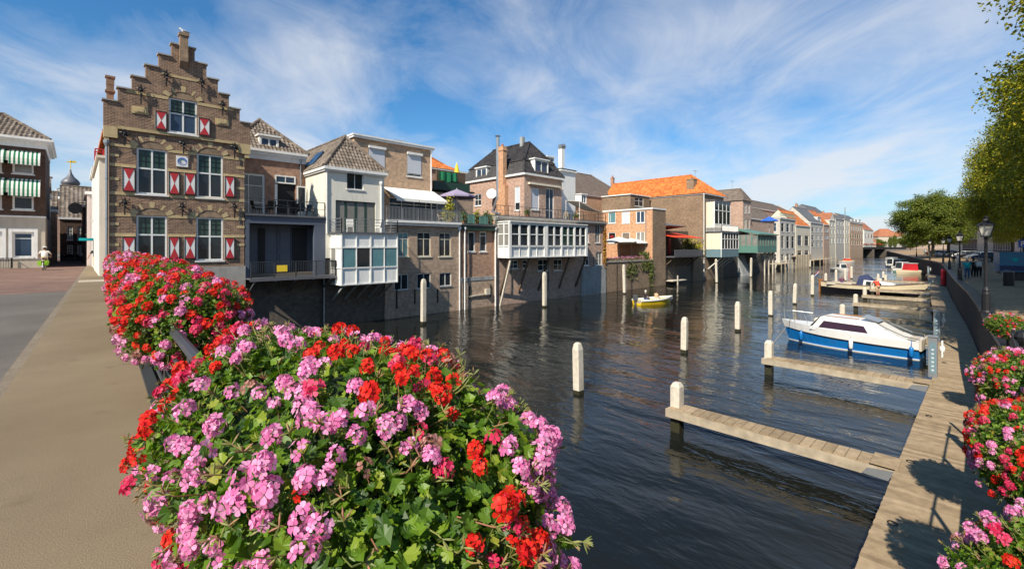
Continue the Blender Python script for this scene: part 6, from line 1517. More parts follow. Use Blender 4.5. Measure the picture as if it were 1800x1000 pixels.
def wheel(T, y, r_):
    w_ = T.part('wheel', MB().tube([(0,y+r_*math.cos(2*PI*k/18),r_+r_*math.sin(2*PI*k/18)) for k in range(19)], .022, 6, False), MT['shoe'])
    mb = MB()
    for k in range(8): mb.bar((0,y,r_),(0,y+(r_-.02)*math.cos(2*PI*k/8),r_+(r_-.02)*math.sin(2*PI*k/8)), .006)
    T.part('spokes', mb, MT['zinc'], w_)
wheel(T,-.52,.34); wheel(T,.55,.34)
T.part('frame', MB().tube([(0,-.52,.34),(0,-.12,.3),(0,.45,.8),(0,.5,.62),(0,.55,.34)], .02, 6).tube([(0,-.12,.3),(0,-.25,.85)], .018, 6).tube([(0,-.25,.75),(0,.45,.72)], .016, 6).tube([(0,-.52,.34),(0,-.25,.7)], .012, 5), MT['iron'])
T.part('handlebar', MB().tube([(-.3,.28,1.02),(-.2,.42,1.05),(0,.45,1.02),(.2,.42,1.05),(.3,.28,1.02)], .014, 6).tube([(0,.45,.8),(0,.45,1.02)], .014, 6), MT['zinc'])
T.part('saddle', MB().loft([[(-.1,-.38,.88),(.1,-.38,.88),(.1,-.38,.93),(-.1,-.38,.93)],[(-.025,-.1,.89),(.025,-.1,.89),(.025,-.1,.92),(-.025,-.1,.92)]]), MT['shoe'])
for s_ in (-1,1): T.part('pannier', MB().loft([[(s_*.08,-.75,.38),(s_*.26,-.72,.4),(s_*.26,-.34,.4),(s_*.08,-.32,.38)],[(s_*.08,-.78,.74),(s_*.3,-.76,.72),(s_*.3,-.3,.72),(s_*.08,-.3,.74)]]), MT['limecloth'])
T.part('mudguard', MB().box(-.03,.03,-.92,-.86,.25,.6).box(-.06,.06,-.8,-.3,.74,.77), MT['white2'])
cy = T.o.rotation_euler[2]
person('person in a pale top and white cap riding the bicycle with lime panniers', (mx,my,zr_), cy, dict(hip=.98, lean=.14, kneeL=(0,.3,.66), footL=(0,.08,.34), kneeR=(0,.28,.78), footR=(0,.14,.5), elbL=(-.34,.24,1.2), hndL=(-.3,.36,1.06), elbR=(.34,.24,1.2), hndR=(.3,.36,1.06)), 'whitecloth', 'tancloth', 'hairdark', 1.0, shorts=True, hat='whitecloth')
# ================= street houses on the left
Y = 22.5; X1 = -3.2; X0 = -17
T = Thing('corner_house', 'brown brick corner house with green striped awnings and beige ground floor', 'house', (X1,Y,ZS)); A = FRONT(Y)
ze = fz(70,262,Y); zb = fz(70,381.5,Y)
cols_ = [(fs(21.7,Y),fs(59.5,Y)),(fs(-42,Y),fs(3.5,Y)),(fs(-125,Y),fs(-70,Y))]
up = [(a,b,fz(40,306,Y),fz(40,268,Y)) for a,b in cols_]; lo_ = [(a,b,fz(40,369,Y),fz(40,320,Y)) for a,b in cols_]; gr_ = [(a,b,fz(40,453,Y),fz(40,408,Y)) for a,b in cols_]
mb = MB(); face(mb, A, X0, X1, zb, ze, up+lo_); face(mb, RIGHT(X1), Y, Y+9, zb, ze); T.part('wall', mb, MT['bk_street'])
mb = MB(); face(mb, FRONT(Y+.03), X0, X1-.02, ZS-.2, zb, gr_); face(mb, RIGHT(X1-.02), Y+.03, Y+9, ZS-.2, zb); T.part('ground_floor', mb, MT['beige'])
mb = MB(); mb.box(X0,X1+.03,Y-.06,Y+.3,zb-.08,zb+.06); T.part('string_course', mb, MT['white'])
for r in up+lo_: window(T, A, r, 1, (.45,), .12, 'white', 'gl', .05, 'white')
for r in gr_: window(T, FRONT(Y+.03), r, 1, (.75,), .14, 'white', 'gl', .06, 'white')
for r in gr_: mb = MB(); mb.box(r[0]-.22,r[0]-.005,Y-.04,Y+.1,r[2]-.1,r[3]+.3); mb.box(r[1]+.005,r[1]+.22,Y-.04,Y+.1,r[2]-.1,r[3]+.3); mb.box(r[0]-.005,r[1]+.005,Y-.038,Y+.1,r[3]+.005,r[3]+.3); T.part('window_surround', mb, MT['white'])
mb = MB(); mb.box(X0,X1+.05,Y-.12,Y+9,ze,ze+.45); mb.box(X0,X1+.35,Y-.38,Y+9.2,ze+.45,ze+.62); mb.box(X0,X1+.5,Y-.5,Y+9.3,ze+.62,ze+.8); T.part('cornice', mb, MT['white'])
mb = MB(); zr2 = fz(32,204,Y+3); o4 = [(X0,Y-.35,ze+.8),(X1+.3,Y-.35,ze+.8),(X1+.3,Y+9,ze+.8)]; r1 = (X1-2.6,Y+3.2,zr2)
tile_roof(mb, [o4[0],o4[1],r1,(X0,Y+3.2,zr2)], .3, .38); tile_roof(mb, [o4[1],o4[2],(X1-2.6,Y+6,zr2),r1], .3, .38); ridge(mb, o4[1], r1); ridge(mb, r1, (X0,Y+3.2,zr2)); T.part('roof', mb, MT['t_grey'])
T.part('chimney_cap', MB().tube([(X1-.9,Y+.6,ze+.8),(X1-.9,Y+.6,ze+1.3)], .12, 8).tube([(X1-.9,Y+.6,ze+1.3),(X1-.9,Y+.6,ze+1.4)], .2, 8), MT['lead'])
for r, tp in [(r,r[3]+.12) for r in up]+[(r,r[3]+.25) for r in lo_]:
    a, b = r[0]-.4, r[1]+.4; h_ = 1.25 if r in up else 1.5; green = MB(); whit = MB(); n = 16
    for k in range(n):
        m_ = green if k % 2 == 0 else whit; x_, x2 = a+(b-a)*k/n, a+(b-a)*(k+1)/n; pr = [(Y-.02,tp)]+[(Y-.02-.95*math.sin(PI/2*j/5), tp-.1-(h_-.35)*(1-math.cos(PI/2*j/5))) for j in range(6)]+[(Y-.97,tp-h_)]
        for (y0,z0),(y1,z1) in zip(pr,pr[1:]): m_.quad((x_,y0,z0),(x2,y0,z0),(x2,y1,z1),(x_,y1,z1))
    aw = T.part('awning', whit, MT['creamfabric']); T.part('green_stripes', green, MT['gfabric'], aw)
mb = MB(); x_ = X0
railing(T, [(X0,Y-1.2),(X1-1.9,Y-1.2),(X1-1.9,Y-.1)], ZS-.1, ZS+.75, .14, 'steelrail', .025)
bx, by_ = onZ(12.4, 468.5, ZS-.1); single('stone_bollard', MB().loft([[(-.2,-.2,0),(.2,-.2,0),(.2,.2,0),(-.2,.2,0)],[(-.19,-.19,.75),(.19,-.19,.75),(.19,.19,.75),(-.19,.19,.75)],[(-.1,-.1,.95),(.1,-.1,.95),(.1,.1,.95),(-.1,.1,.95)]]), MT['greystone'], 'pointed stone bollard before the corner house railing', 'bollard', (bx,by_,ZS-.1), local=True)
def str_house(label, x0, x1, y0, y1, ze, wm, rm=None, zr=None, wins_=(), rw=(), lw=(), axis='X', hip=False, name='street_house', amp=.035):
    T = Thing(name, label, 'house', (x0,y0,ZS)); mb = MB(); walls(mb, x0, x1, y0, y1, ZS-.2, ze, wins_, lw, rw); T.part('wall', mb, MT[wm])
    for r in wins_: window(T, FRONT(y0), r, 2, (.3,.5,.75), .08, 'white', 'gl', .06, 'white', .04)
    for r in rw: window(T, RIGHT(x1), r, 2, (.5,), .09, 'white', 'gl', .06, 'white', .05)
    for r in lw: window(T, LEFT(x0), r, 2, (.5,), .09, 'white', 'gl', .06, 'white', .05)
    mb = MB(); mb.box(x0-.15,x1+.15,y0-.15,y1,ze,ze+.25); T.part('cornice', mb, MT['white'])
    if rm: 
        hip_roof(T, x0, x1, y0, y1, ze+.26, zr, rm, hip, hip, axis, .1, .4, .4, amp=amp)
        if not hip: mb = MB(); ym = (y0+y1)/2; mb.prism([(x1-.1,y0,ze+.26),(x1-.1,y1,ze+.26),(x1-.1,ym,zr-.05)], (-.2,0,0)); T.part('gable', mb, MT[wm])
    return T
str_house('yellow plastered house past the corner house', -9, -3.3, 32, 37, 10.9, 'cream', 't_grey', 13, rw=[(33,34,6,8),(35.2,36.2,6,8)])
str_house('narrow red brown house deeper on the left side of the street', -8, -2.9, 37.1, 43, 9.6, 'bk_red', 't_grey', 12, rw=[(38,39,5,7.4),(40.6,41.6,5,7.4)])
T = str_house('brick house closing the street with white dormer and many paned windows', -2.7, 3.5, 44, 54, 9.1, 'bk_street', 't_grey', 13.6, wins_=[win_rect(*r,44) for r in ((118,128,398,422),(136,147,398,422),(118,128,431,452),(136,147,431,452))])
dormer(T, FRONT(45.2), fs(135,45.2), fs(150,45.2), fz(142,387,45.2), fz(142,372,45.2), 3)
T = str_house('white plastered house on the right of the street behind the stepped gable', -.32, 5, 13.1, 21, 11.6, 'white2', lw=[(15,16.2,8,10.5),(18,19.2,8,10.5),(15,16.2,5,7.2)])
mb = MB(); mb.box(-1.15,-.33,15.5,17.5,6.3,6.5); T.part('teal_canopy', mb, MT['tealcloth'])
T = str_house('tall pale house farther down on the right of the street', -.6, 5, 21.1, 30, 10.4, 'pinkplaster', lw=[(23,24.2,7,9),(26,27.2,7,9)])
str_house('dark brick house at the far right of the street', -.8, 5, 30.1, 43.8, 9.8, 'bk_street', lw=[(33,34.2,5,7),(37,38.2,5,7)])
T = Thing('round_sign', 'round dark sign on a bracket over the street', 'sign', (-1.2,24,9))
T.part('sign_disc', MB().tube([(-1.35,24,9.3),(-1.35,24.08,9.3)], .5, 16), MT['iron']); T.part('bracket', MB().bar((-1.4,24.04,9.85),(-.6,24.04,9.85), .06).bar((-1.35,24.04,9.3),(-1.35,24.04,9.85), .04), MT['iron'])
for k, (x_, y_, lb) in enumerate(((-2.2,41,'dark scooter parked left before the end house of the street'),(-1.5,41.5,'dark scooter parked in the middle before the end house'),(-.9,40,'dark scooter parked right before the end house'))):
    T = Thing('scooter', lb, 'scooter', (x_,y_,ZS), R(70+15*k), local=True); wheel(T,-.55,.22); wheel(T,.55,.22)
    T.part('body', MB().loft([[(-.12,-.75,.5),(.12,-.75,.5),(.12,-.7,.75),(-.12,-.7,.75)],[(-.15,-.2,.35),(.15,-.2,.35),(.15,-.15,.75),(-.15,-.15,.75)],[(-.14,.1,.28),(.14,.1,.28),(.14,.1,.35),(-.14,.1,.35)],[(-.18,.4,.3),(.18,.4,.3),(.18,.42,.95),(-.18,.42,.95)]]), MT['black']); T.part('handlebar', MB().tube([(-.32,.4,1.05),(0,.45,1.0),(.32,.4,1.05)], .02, 6), MT['iron'])
# red lifting frame on the white side roof
T = Thing('hoist_frame', 'red steel frame standing on the white roof edge left of the stepped gable', 'frame', (-.4,6,11.1)); mb = MB()
za, zb_ = 11.1, 11.95
for y_ in (5.2,6.4):
    mb.bar((-.45,y_,za),(-.45,y_,zb_), .06); mb.bar((-.07,y_,za),(-.07,y_,zb_), .06); mb.bar((-.45,y_,zb_),(-.07,y_,zb_), .06)
for x_ in (-.45,-.07): mb.bar((x_,5.2,zb_),(x_,6.4,zb_), .05)
T.part('frame', mb, MT['red'])
# church tower
D = 120; u = (124-CXP)/FPX; tx, ty = CAM[0]+D*(u*RX+FX), CAM[1]+D*(u*RY+FY); zof = lambda py: CAM[2]+D*(HZ-py)/FPX
T = Thing('church_tower', 'church tower with grey onion dome and gilded vane above the street', 'tower', (tx,ty,3))
mb = MB(); mb.box(tx-3,tx+3,ty-3,ty+3,3,zof(352)); T.part('shaft', mb, MT['bk_red'])
mb = MB(); mb.lathe([(2.7,zof(352)),(2.7,zof(349)),(2.5,zof(349)),(2.5,zof(337)),(2.8,zof(336.5)),(2.8,zof(335))], 8, (tx,ty,0)); T.part('lantern', mb, MT['white'])
mb = MB()
for k in range(8):
    a_ = 2*PI*(k+.5)/8; c_ = Vector((tx+2.33*math.cos(a_), ty+2.33*math.sin(a_), 0)); t_ = Vector((-math.sin(a_),math.cos(a_),0)); o_ = Vector((math.cos(a_),math.sin(a_),0))*.03
    mb.prism([c_-t_*.55+Vector((0,0,zof(347))),c_+t_*.55+Vector((0,0,zof(347))),c_+t_*.55+Vector((0,0,zof(339))),c_-t_*.55+Vector((0,0,zof(339)))], o_)
T.part('louvres', mb, MT['gl'])
mb = MB(); mb.lathe([(2.8,zof(335)),(2.2,zof(332)),(1.2,zof(329.5)),(1.5,zof(327)),(1.9,zof(323)),(1.85,zof(320)),(1.45,zof(316)),(.75,zof(311)),(.3,zof(305)),(.12,zof(298))], 16, (tx,ty,0)); T.part('onion_dome', mb, MT['lead'], smooth=True)
mb = MB(); mb.tube([(tx,ty,zof(298)),(tx,ty,zof(281))], .09, 6); mb.prism([(tx-1.0,ty,zof(286)),(tx+1.2,ty,zof(286)),(tx+.9,ty,zof(282)),(tx-.2,ty,zof(283.5))], (0,.08,0)); T.part('weather_vane', mb, MT['yellow'])
# mooring lines of the cruiser
def rope(a, b, sag, label):
    a, b = Vector(a), Vector(b); pts = [a+(b-a)*(k/8)-Vector((0,0,sag*4*(k/8)*(1-k/8))) for k in range(9)]
    single('mooring_line', MB().tube(pts, .018, 5), MT['timber'], label, 'rope', tuple(a))
CR = [o for o in bpy.data.objects if o.name == 'cabin_cruiser'][0]; cm_ = Matrix.Translation(CR.location) @ Matrix.Rotation(CR.rotation_euler[2],4,'Z')
rope(cm_ @ Vector((3.1,0,1.3)), (21.7,dky(21.7)+5.4,1.35), .12, 'slack mooring line from the bow of the blue and white cruiser')
rope(cm_ @ Vector((-3.1,-.9,1.1)), (25.0,dky(25)-.1,ZD+.02), .1, 'mooring line from the stern of the blue and white cruiser to the dock')
# ================= trees, cars and houses on the right quay
MT['bark'] = paint('bark', (.07,.055,.04), .9, .3, 6, bump=.8)
MT['leaf'] = island('linden leaves', [(0,(.07,.10,.01)),(.4,(.2,.23,.014)),(.75,(.36,.36,.02)),(.94,(.5,.4,.02)),(1,(.58,.38,.02))], .5, .3, .35, (.4,.42,.02))
MT['leaf2'] = island('dark leaves', [(0,(.05,.08,.01)),(.6,(.13,.165,.018)),(1,(.25,.25,.03))], .5, .35, .35, (.3,.42,.03))
def make_tree(seed, H, hb, rx, nclump, per, leaf, cr=1.0):
    rd = random.Random(seed); tr = MB(); cr_ = MB()
    lean = rd.uniform(-.3,.3); top = Vector((lean,rd.uniform(-.3,.3),H*.72))
    tr.tube([(0,0,-.2),(0,0,.3),(.05,0,hb*.6),(lean*.4,0,hb),(lean*.7,0,H*.5),top], [.36,.27,.22,.19,.13,.05], 9)
    cz = (H+hb*.8)/2; rz = (H-hb*.8)/2; cl = []
    for i in range(nclump):
        while True:
            v = Vector((rd.gauss(0,1),rd.gauss(0,1),rd.gauss(0,1))).normalized()*(rd.random()**.4)
            if v.z > -.95: break
        fat = 1.0-.18*max(0,v.z)
        p = Vector((v.x*rx*fat, v.y*rx*fat, cz+v.z*rz)); p += Vector((rd.uniform(-.4,.4),rd.uniform(-.4,.4),rd.uniform(-.4,.4)))
        cl.append(p)
    for i, p in enumerate(cl):
        if i % 4 == 0:
            zb = max(hb*.8, min(H*.68, p.z-1.4)); b = Vector((lean*.5*zb/H,0,zb)); m_ = (b+p)/2+Vector((0,0,.4)); tr.tube([b,m_,p], [.09,.055,.015], 5)
        R_ = cr*rd.uniform(.75,1.25)
        for k in range(per):
            d = Vector((max(-1.7,min(1.7,rd.gauss(0,1))),max(-1.7,min(1.7,rd.gauss(0,1))),max(-1.2,min(1.2,rd.gauss(0,.75)))))*(R_*.55)
            c = p+d; s_ = leaf*rd.uniform(.7,1.3)
            out = (c-Vector((0,0,cz))).normalized()
            n_ = (out*.5+Vector((rd.gauss(0,.6),rd.gauss(0,.6),rd.gauss(.55,.5)))).normalized(); t_ = n_.orthogonal().normalized(); t_ = Matrix.Rotation(rd.uniform(0,6.28),3,n_) @ t_; w_ = n_.cross(t_)
            fo = n_*(-.18*s_)
            cr_.add([c-t_*s_*.55, c+w_*s_*.45-t_*.1*s_+fo, c+t_*s_*.6, c-w_*s_*.45-t_*.1*s_+fo], [(0,1,2),(0,2,3)])
    return tr, cr_
def tree_proto(seed, H, hb, rx, nclump, per, leaf, mat, cr=1.0):
    a, b = make_tree(seed, H, hb, rx, nclump, per, leaf, cr); return a.mesh('trunk', MT['bark'], smooth=True), b.mesh('crown', MT[mat])
P1 = tree_proto(3, 18.5, 4.4, 5.4, 330, 260, .145, 'leaf', 1.0); P2 = tree_proto(8, 17.5, 4.2, 5.6, 330, 260, .145, 'leaf', 1.05); P3 = tree_proto(12, 14.5, 4.0, 5.6, 280, 230, .2, 'leaf2', 1.1)
def tree(x, y, z, pr, s, rz, label, group='trees along the quay'):
    r = bpy.data.objects.new('linden_tree', None); C.objects.link(r); r.location = (x,y,z); r.rotation_euler = (0,0,rz); r.scale = s if isinstance(s, tuple) else (s,s,s)
    tag(r, label, 'tree', group); link('trunk', pr[0], r); link('crown', pr[1], r); return r
def qz(x, y):
    e = rwy(x)-y
    for (a, z0), (b, z1) in zip([(0,ZQ-.02),(6,ZQ+.25),(14,ZQ+1.0),(60,ZQ+1.2)], [(6,ZQ+.25),(14,ZQ+1.0),(60,ZQ+1.2),(3000,ZQ+1.3)]):
        if a <= e <= b: return z0+(z1-z0)*(e-a)/(b-a)
    return ZQ
for x, e, pr, s, rz, lb in ((25,5.6,P1,.95,.5,'leafy tree shading the dock planks beside the small flower planter'),(35,6.8,P2,1.0,2.1,'tall tree shading the paving around the nearest lantern post'),(46.5,7.2,P1,1.0,1.2,'tall tree shading the paving by the litter bin'),(57,7.4,P2,1.0,4.0,'highest crown of the tree row, cut by the right edge'),(68,7.2,P1,.97,3.3,'tall yellowing tree leaning in above the parking sign'),(79,6.7,P2,1.0,.2,'tall tree whose trunk rises behind the blue trailer'),(90,7.6,P1,.95,5.2,'tree whose trunk stands just left of the parking sign'),(102,8.0,P2,.86,2.7,'tree whose trunk stands just right of the nearest lantern'),
    (141,2.7,P3,(1.25,1.25,1.06),3.6,'big round green tree above the bend of the quay wall'),(153,6.5,P3,.95,2.2,'round tree half hidden behind the big round tree'),(172,4.6,P3,.92,5.0,'smallest round tree, last one before the far bridge')):
    y = rwy(x)-e; tree(x, y, qz(x,y)-.05, pr, s, rz, lb)
def bush(x, y, z, s, label, pr=P3):
    return tree(x, y, z, pr, s, x, label, None)
for px, D, s, lb in ((1537,345,(1.5,1.2,.62),'low spreading tree beyond the far end of the bridge'),(1565,360,(.28,.28,.78),'slim dark tree beyond the far bridge, left one of a pair'),(1573,350,(.3,.3,.86),'slim dark tree beyond the far bridge, right one of a pair'),(1600,270,(1.0,1.0,.8),'bushy tree between the far bridge and the round trees')):
    u = (px-CXP)/FPX; bush(CAM[0]+D*(u*RX+FX), CAM[1]+D*(u*RY+FY), 2, s, lb)
# shaded house row behind the trees
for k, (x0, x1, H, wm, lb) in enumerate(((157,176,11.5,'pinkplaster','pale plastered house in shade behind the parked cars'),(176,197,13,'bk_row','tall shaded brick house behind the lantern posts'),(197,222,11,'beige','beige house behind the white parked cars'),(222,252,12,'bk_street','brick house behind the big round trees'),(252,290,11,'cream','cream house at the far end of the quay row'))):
    ya, yb = rwy(x0)-21, rwy(x1)-21; L = math.hypot(x1-x0,yb-ya)-.15; z = ZQ+1.1
    T = Thing('quay_house', lb, 'house', (x0,ya,z), math.atan2(yb-ya,x1-x0), local=True); mb = MB(); ops = []
    n = int(L/2.9)
    for f in range(3):
        for i in range(n): a = .8+i*(L-1.0)/n; ops.append((a,a+1.2,.8+3.4*f,2.9+3.4*f))
    face(mb, BACK(0), 0, L, -.5, H, ops); face(mb, LEFT(0), -9, 0, -.5, H); mb.box(.01,L-.01,-9,-.2,-.5,H-.02); T.part('wall', mb, MT[wm])
    for r in ops: window(T, BACK(0), r, 2, (.55,), .12, 'white', 'gl', .08, 'white', .06)
    mb = MB(); tile_roof(mb, [(L+.05,.3,H),(-.05,.3,H),(-.05,-4.5,H+4),(L+.05,-4.5,H+4)], .6, .6, 0); mb.box(0,L,-.1,.35,H-.25,H-.02); mb.poly([(0,0,H),(0,-9,H),(0,-4.5,H+3.9)]); T.part('roof', mb, MT['t_slate'])
# parked cars
CARMT = {}
def make_car(label, col, loc, rz, est=False):
    if col not in CARMT: CARMT[col] = paint('car paint %d' % len(CARMT), lin(col), .25, .04, 1, spec=.8)
    T = Thing('parked_car', label, 'car', loc, rz, 'cars parked along the quay', local=True); L = 4.2
    prof = [(-2.1,.3),(-2.08,.75),(-2.0,.92),(-1.2,.98),(.85,.98),(1.75,.82),(2.05,.68),(2.1,.4),(2.05,.26),(-2.0,.22)]
    mb = MB(); mb.loft([[(x,y*1.0,.22+(z-.22)*k) for x,z in prof] for y,k in ((-.86,.93),(-.82,1),(.82,1),(.86,.93))]); T.part('body', mb, MT['x'] if False else CARMT[col])
    gh = [(-1.95 if est else -1.75,.95),(-1.6 if est else -1.15,1.4),(.15,1.43),(1.0,.96)]
    mb = MB(); mb.loft([[(x,-.78+.14*(z-.95)/.45,z) for x,z in gh],[(x,.78-.14*(z-.95)/.45,z) for x,z in gh]]); T.part('windows', mb, MT['gl'])
    mb = MB(); mb.loft([[(-1.6 if est else -1.18,-.62,1.4),(-1.6 if est else -1.18,.62,1.4),(.18,.62,1.43),(.18,-.62,1.43)],[(-1.5 if est else -1.1,-.58,1.45),(-1.5 if est else -1.1,.58,1.45),(.1,.58,1.47),(.1,-.58,1.47)]])
    for s_ in (-1,1):
        for (xa,za),(xb,zb) in zip(gh,gh[1:]): mb.bar((xa,s_*(.79-.14*(za-.95)/.45),za),(xb,s_*(.79-.14*(zb-.95)/.45),zb), .06)
        mb.bar((-.4,s_*.79,.96),(-.4,s_*.655,1.42), .07)
    T.part('roof', mb, CARMT[col])
    for x_ in (-1.3,1.3):
        for s_ in (-1,1):
            w_ = T.part('wheel', MB().tube([(x_,s_*.72,.31),(x_,s_*.89,.31)], .31, 14), MT['shoe']); T.part('rim', MB().tube([(x_,s_*.88,.31),(x_,s_*.9,.31)], .19, 10), MT['zinc'], w_)
    for s_ in (-1,1): T.part('headlight', MB().loft([[(2.0,s_*.5,.62),(2.0,s_*.78,.62),(1.98,s_*.78,.76),(1.98,s_*.5,.76)],[(2.1,s_*.5,.62),(2.06,s_*.78,.62),(2.02,s_*.78,.74),(2.07,s_*.5,.74)]]), MT['white2'])
    for s_ in (-1,1): T.part('tail_light', MB().box(-2.11,-2.0,s_*.55-.14,s_*.55+.14,.66,.82), MT['red'])
    T.part('bumper', MB().box(2.0,2.13,-.8,.8,.32,.5).box(-2.15,-2.0,-.8,.8,.34,.52), MT['iron'])
    return T
cars = [('#20242c','dark car parked nearest, just left of the blue trailer'),('#3a3f48','dark grey car parked second from the blue trailer'),('#1b2a4a','navy car parked third from the blue trailer'),('#7d8790','silver car parked between dark ones near the blue trailer'),('#14161a','black car parked beside the silver one'),('#5a6068','grey car parked behind the person in teal'),('#d8d8d6','white estate car parked in sunlight'),('#16181c','black car next to the white estate'),('#e0e0de','white hatchback parked beyond the black car'),('#1d2b2a','dark green car in the middle of the parked row'),('#c8ccd0','pale silver car far along the parked row'),('#20242c','charcoal car parked past the pale silver one'),('#23604f','green car parked far along the quay'),('#b03038','red car parked near the farthest lantern post'),('#c04848','faded red hatchback farthest along the quay')]
for k, (col, lb) in enumerate(cars):
    x = 106+5.2*k; y = rwy(x)-(7.6 if k < 10 else 6.5); make_car(lb, col, (x,y,qz(x,y)), R(50+(k*37 % 9)), k == 6)
# blue trailer / sales stand
x_, y_ = 44.0, rwy(44)-6.0; z_ = qz(x_,y_)
u1, D1 = (1757-CXP)/FPX, 38.0; xa, ya = CAM[0]+D1*(u1*RX+FX), CAM[1]+D1*(u1*RY+FY)
T = Thing('sales_trailer', 'blue sales trailer with a pale splash painted on its side', 'trailer', (xa,ya,ZQ+.1), YAW-R(36), local=True)
T.part('body', MB().box(0,5.5,0,1.9,.75,2.3).box(-.05,5.55,-.03,1.93,2.3,2.38), MT['bluepanel'] if 'bluepanel' in MT else MT.setdefault('bluepanel', paint('blue trailer panel', (.015,.13,.24), .35, .12, 1)))
T.part('lower_band', MB().box(.01,5.49,-.025,-.003,.85,1.25), MT['navy'])
mb = MB()
for k in range(7): a_ = .2+k*.42; mb.prism([(.9,-.012,1.75),(.9+.16*math.cos(a_)+.0,-.012,1.75+.10*math.sin(a_)),(.9+(.55+.2*(k%3))*math.cos(a_+.12),-.012,1.75+.45*math.sin(a_+.12))], (0,.008,0))
mb.tube([(.9,-.02,1.75),(.9,-.004,1.75)], .16, 12); T.part('painted_splash', mb, MT['tealcloth'])
T.part('hatch', MB().box(2.3,4.8,-.03,-.004,1.4,2.1), MT['darkroom'])
for xx in (1.2,3.8): T.part('wheel', MB().tube([(xx,.1,.32),(xx,.35,.32)], .32, 14), MT['shoe'])
T.part('chassis', MB().box(.2,5.3,.2,2.0,.5,.749), MT['iron']); T.part('prop_leg', MB().bar((.1,-.02,.75),(.3,-.25,.0), .05), MT['zinc'])
u1, D1 = (1796-CXP)/FPX, 40; xs, ys = CAM[0]+D1*(u1*RX+FX), CAM[1]+D1*(u1*RY+FY)
T = Thing('parking_sign', 'blue parking sign with a white letter P above the blue trailer', 'sign', (xs,ys,ZQ+.2), YAW, local=True)
T.part('sign_post', MB().tube([(0,0,0),(0,0,3.0)], .04, 8), MT['zinc']); pn = T.part('sign_panel', MB().box(-.35,.35,-.06,-.04,2.65,3.3), MT['bluefabric'])
T.part('letter_p', MB().box(-.14,-.05,-.067,-.061,2.75,3.2).box(-.05,.12,-.067,-.061,3.12,3.2).box(-.05,.12,-.067,-.061,2.93,3.0).box(.06,.14,-.0675,-.0612,3.0,3.12), MT['white2'], pn)
xb, yb = 37.5, rwy(37.5)-3.2
T = Thing('litter_bin', 'dark cylindrical litter bin on the quay in front of the blue trailer', 'bin', (*q_pt(1773,502,ZQ+.1)[:2],ZQ+.08), local=True); T.part('bin_body', MB().lathe([(.26,0),(.29,.05),(.3,.95),(.27,1.0)], 14), MT['iron']); T.part('lid', MB().lathe([(.31,1.0),(.3,1.08),(.1,1.16)], 14), MT['lead'])
bx_, by2 = q_pt(1792,478,ZQ+.1)[:2]
T = Thing('bicycle', 'parked bicycle in shade at the right edge by the litter bin', 'bicycle', (bx_,by2,ZQ+.1), YAW+R(75), local=True); wheel(T,-.52,.34); wheel(T,.55,.34)
T.part('frame', MB().tube([(0,-.52,.34),(0,-.12,.3),(0,.45,.8),(0,.5,.62),(0,.55,.34)], .02, 6).tube([(0,-.12,.3),(0,-.25,.88)], .018, 6).tube([(0,-.25,.75),(0,.45,.72)], .016, 6), MT['zinc']); T.part('handlebar', MB().tube([(-.3,.28,1.02),(0,.45,1.02),(.3,.28,1.02)], .016, 6), MT['iron']); T.part('saddle', MB().box(-.08,.08,-.38,-.12,.88,.94), MT['shoe'])
# ================= bridge railing and geranium planters
XR = -.79
T = Thing('bridge_railing', 'dark steel bridge railing carrying the flower planters', 'railing', (XR,-30,ZS))
mb = MB(); YA, YB_ = -44, -.3
for z, r_ in ((.87,.045),(.6,.022),(.36,.022),(.12,.022)): mb.tube([(XR+K(YA),YA,ZS+z),(XR+K(YB_),YB_,ZS+z)], r_, 8)
T.part('rails', mb, MT['steelrail'])
y = YA
while y < YB_:
    x = XR+K(y); mb = MB(); mb.box(x-.03,x+.03,y-.06,y+.06,ZS-.3,ZS+.85); mb.prism([(x+.03,y-.02,ZS+.3),(x+.3,y-.02,ZS-.1),(x+.3,y-.02,ZS-.16),(x+.03,y-.02,ZS+.2)], (0,.04,0)); T.part('post', mb, MT['steelrail']); y += 1.9
MT['pleaf'] = island('geranium leaves', [(0,(.02,.055,.004)),(.4,(.06,.13,.008)),(.8,(.14,.24,.016)),(.96,(.24,.3,.03)),(1,(.36,.28,.04))], .45, .35, .3, (.28,.5,.01))
MT['pstem'] = island('geranium stems', [(0,(.10,.13,.03)),(.6,(.2,.2,.05)),(1,(.3,.12,.08))], .6)
MT['pink'] = island('pink petals', [(0,(.68,.14,.36)),(.5,(.84,.27,.52)),(1,(.92,.47,.68))], .55, .25, .35)
MT['redp'] = island('scarlet petals', [(0,(.55,.008,.012)),(.5,(.72,.018,.012)),(1,(.82,.05,.015))], .55, .25, .3)
MT['rosep'] = island('rose red petals', [(0,(.5,.01,.06)),(.6,(.68,.03,.11)),(1,(.75,.12,.22))], .55, .25, .3)
MT['core'] = paint('dark planter filler', (.012,.022,.006), .9, .4, 12)  # filler colour, the dark between the leaves put into it
PA, PBw, PC = 1.3, .68, .46
def psurf(v, sd):
    n_ = noise.noise(Vector((v.x*2.2+sd, v.y*2.2, v.z*2.2)))*.16+noise.noise(Vector((v.x*5+sd, v.y*5, v.z*5)))*.09
    k = 1+n_
    return Vector((math.copysign(abs(v.x)**.75, v.x)*PA*k, math.copysign(abs(v.y)**.85, v.y)*PBw*k, v.z*PC*k*(1.25 if v.z < 0 else 1)))
def pnorm(v): return Vector((v.x/PA, v.y/PBw, v.z/PC)).normalized()
def rdir(rd, lo=-.8):
    while True:
        v = Vector((rd.gauss(0,1)*1.25, rd.gauss(0,1), rd.gauss(0,1))).normalized()
        if v.z > lo: return v
LR = [(0,-.9)]; 
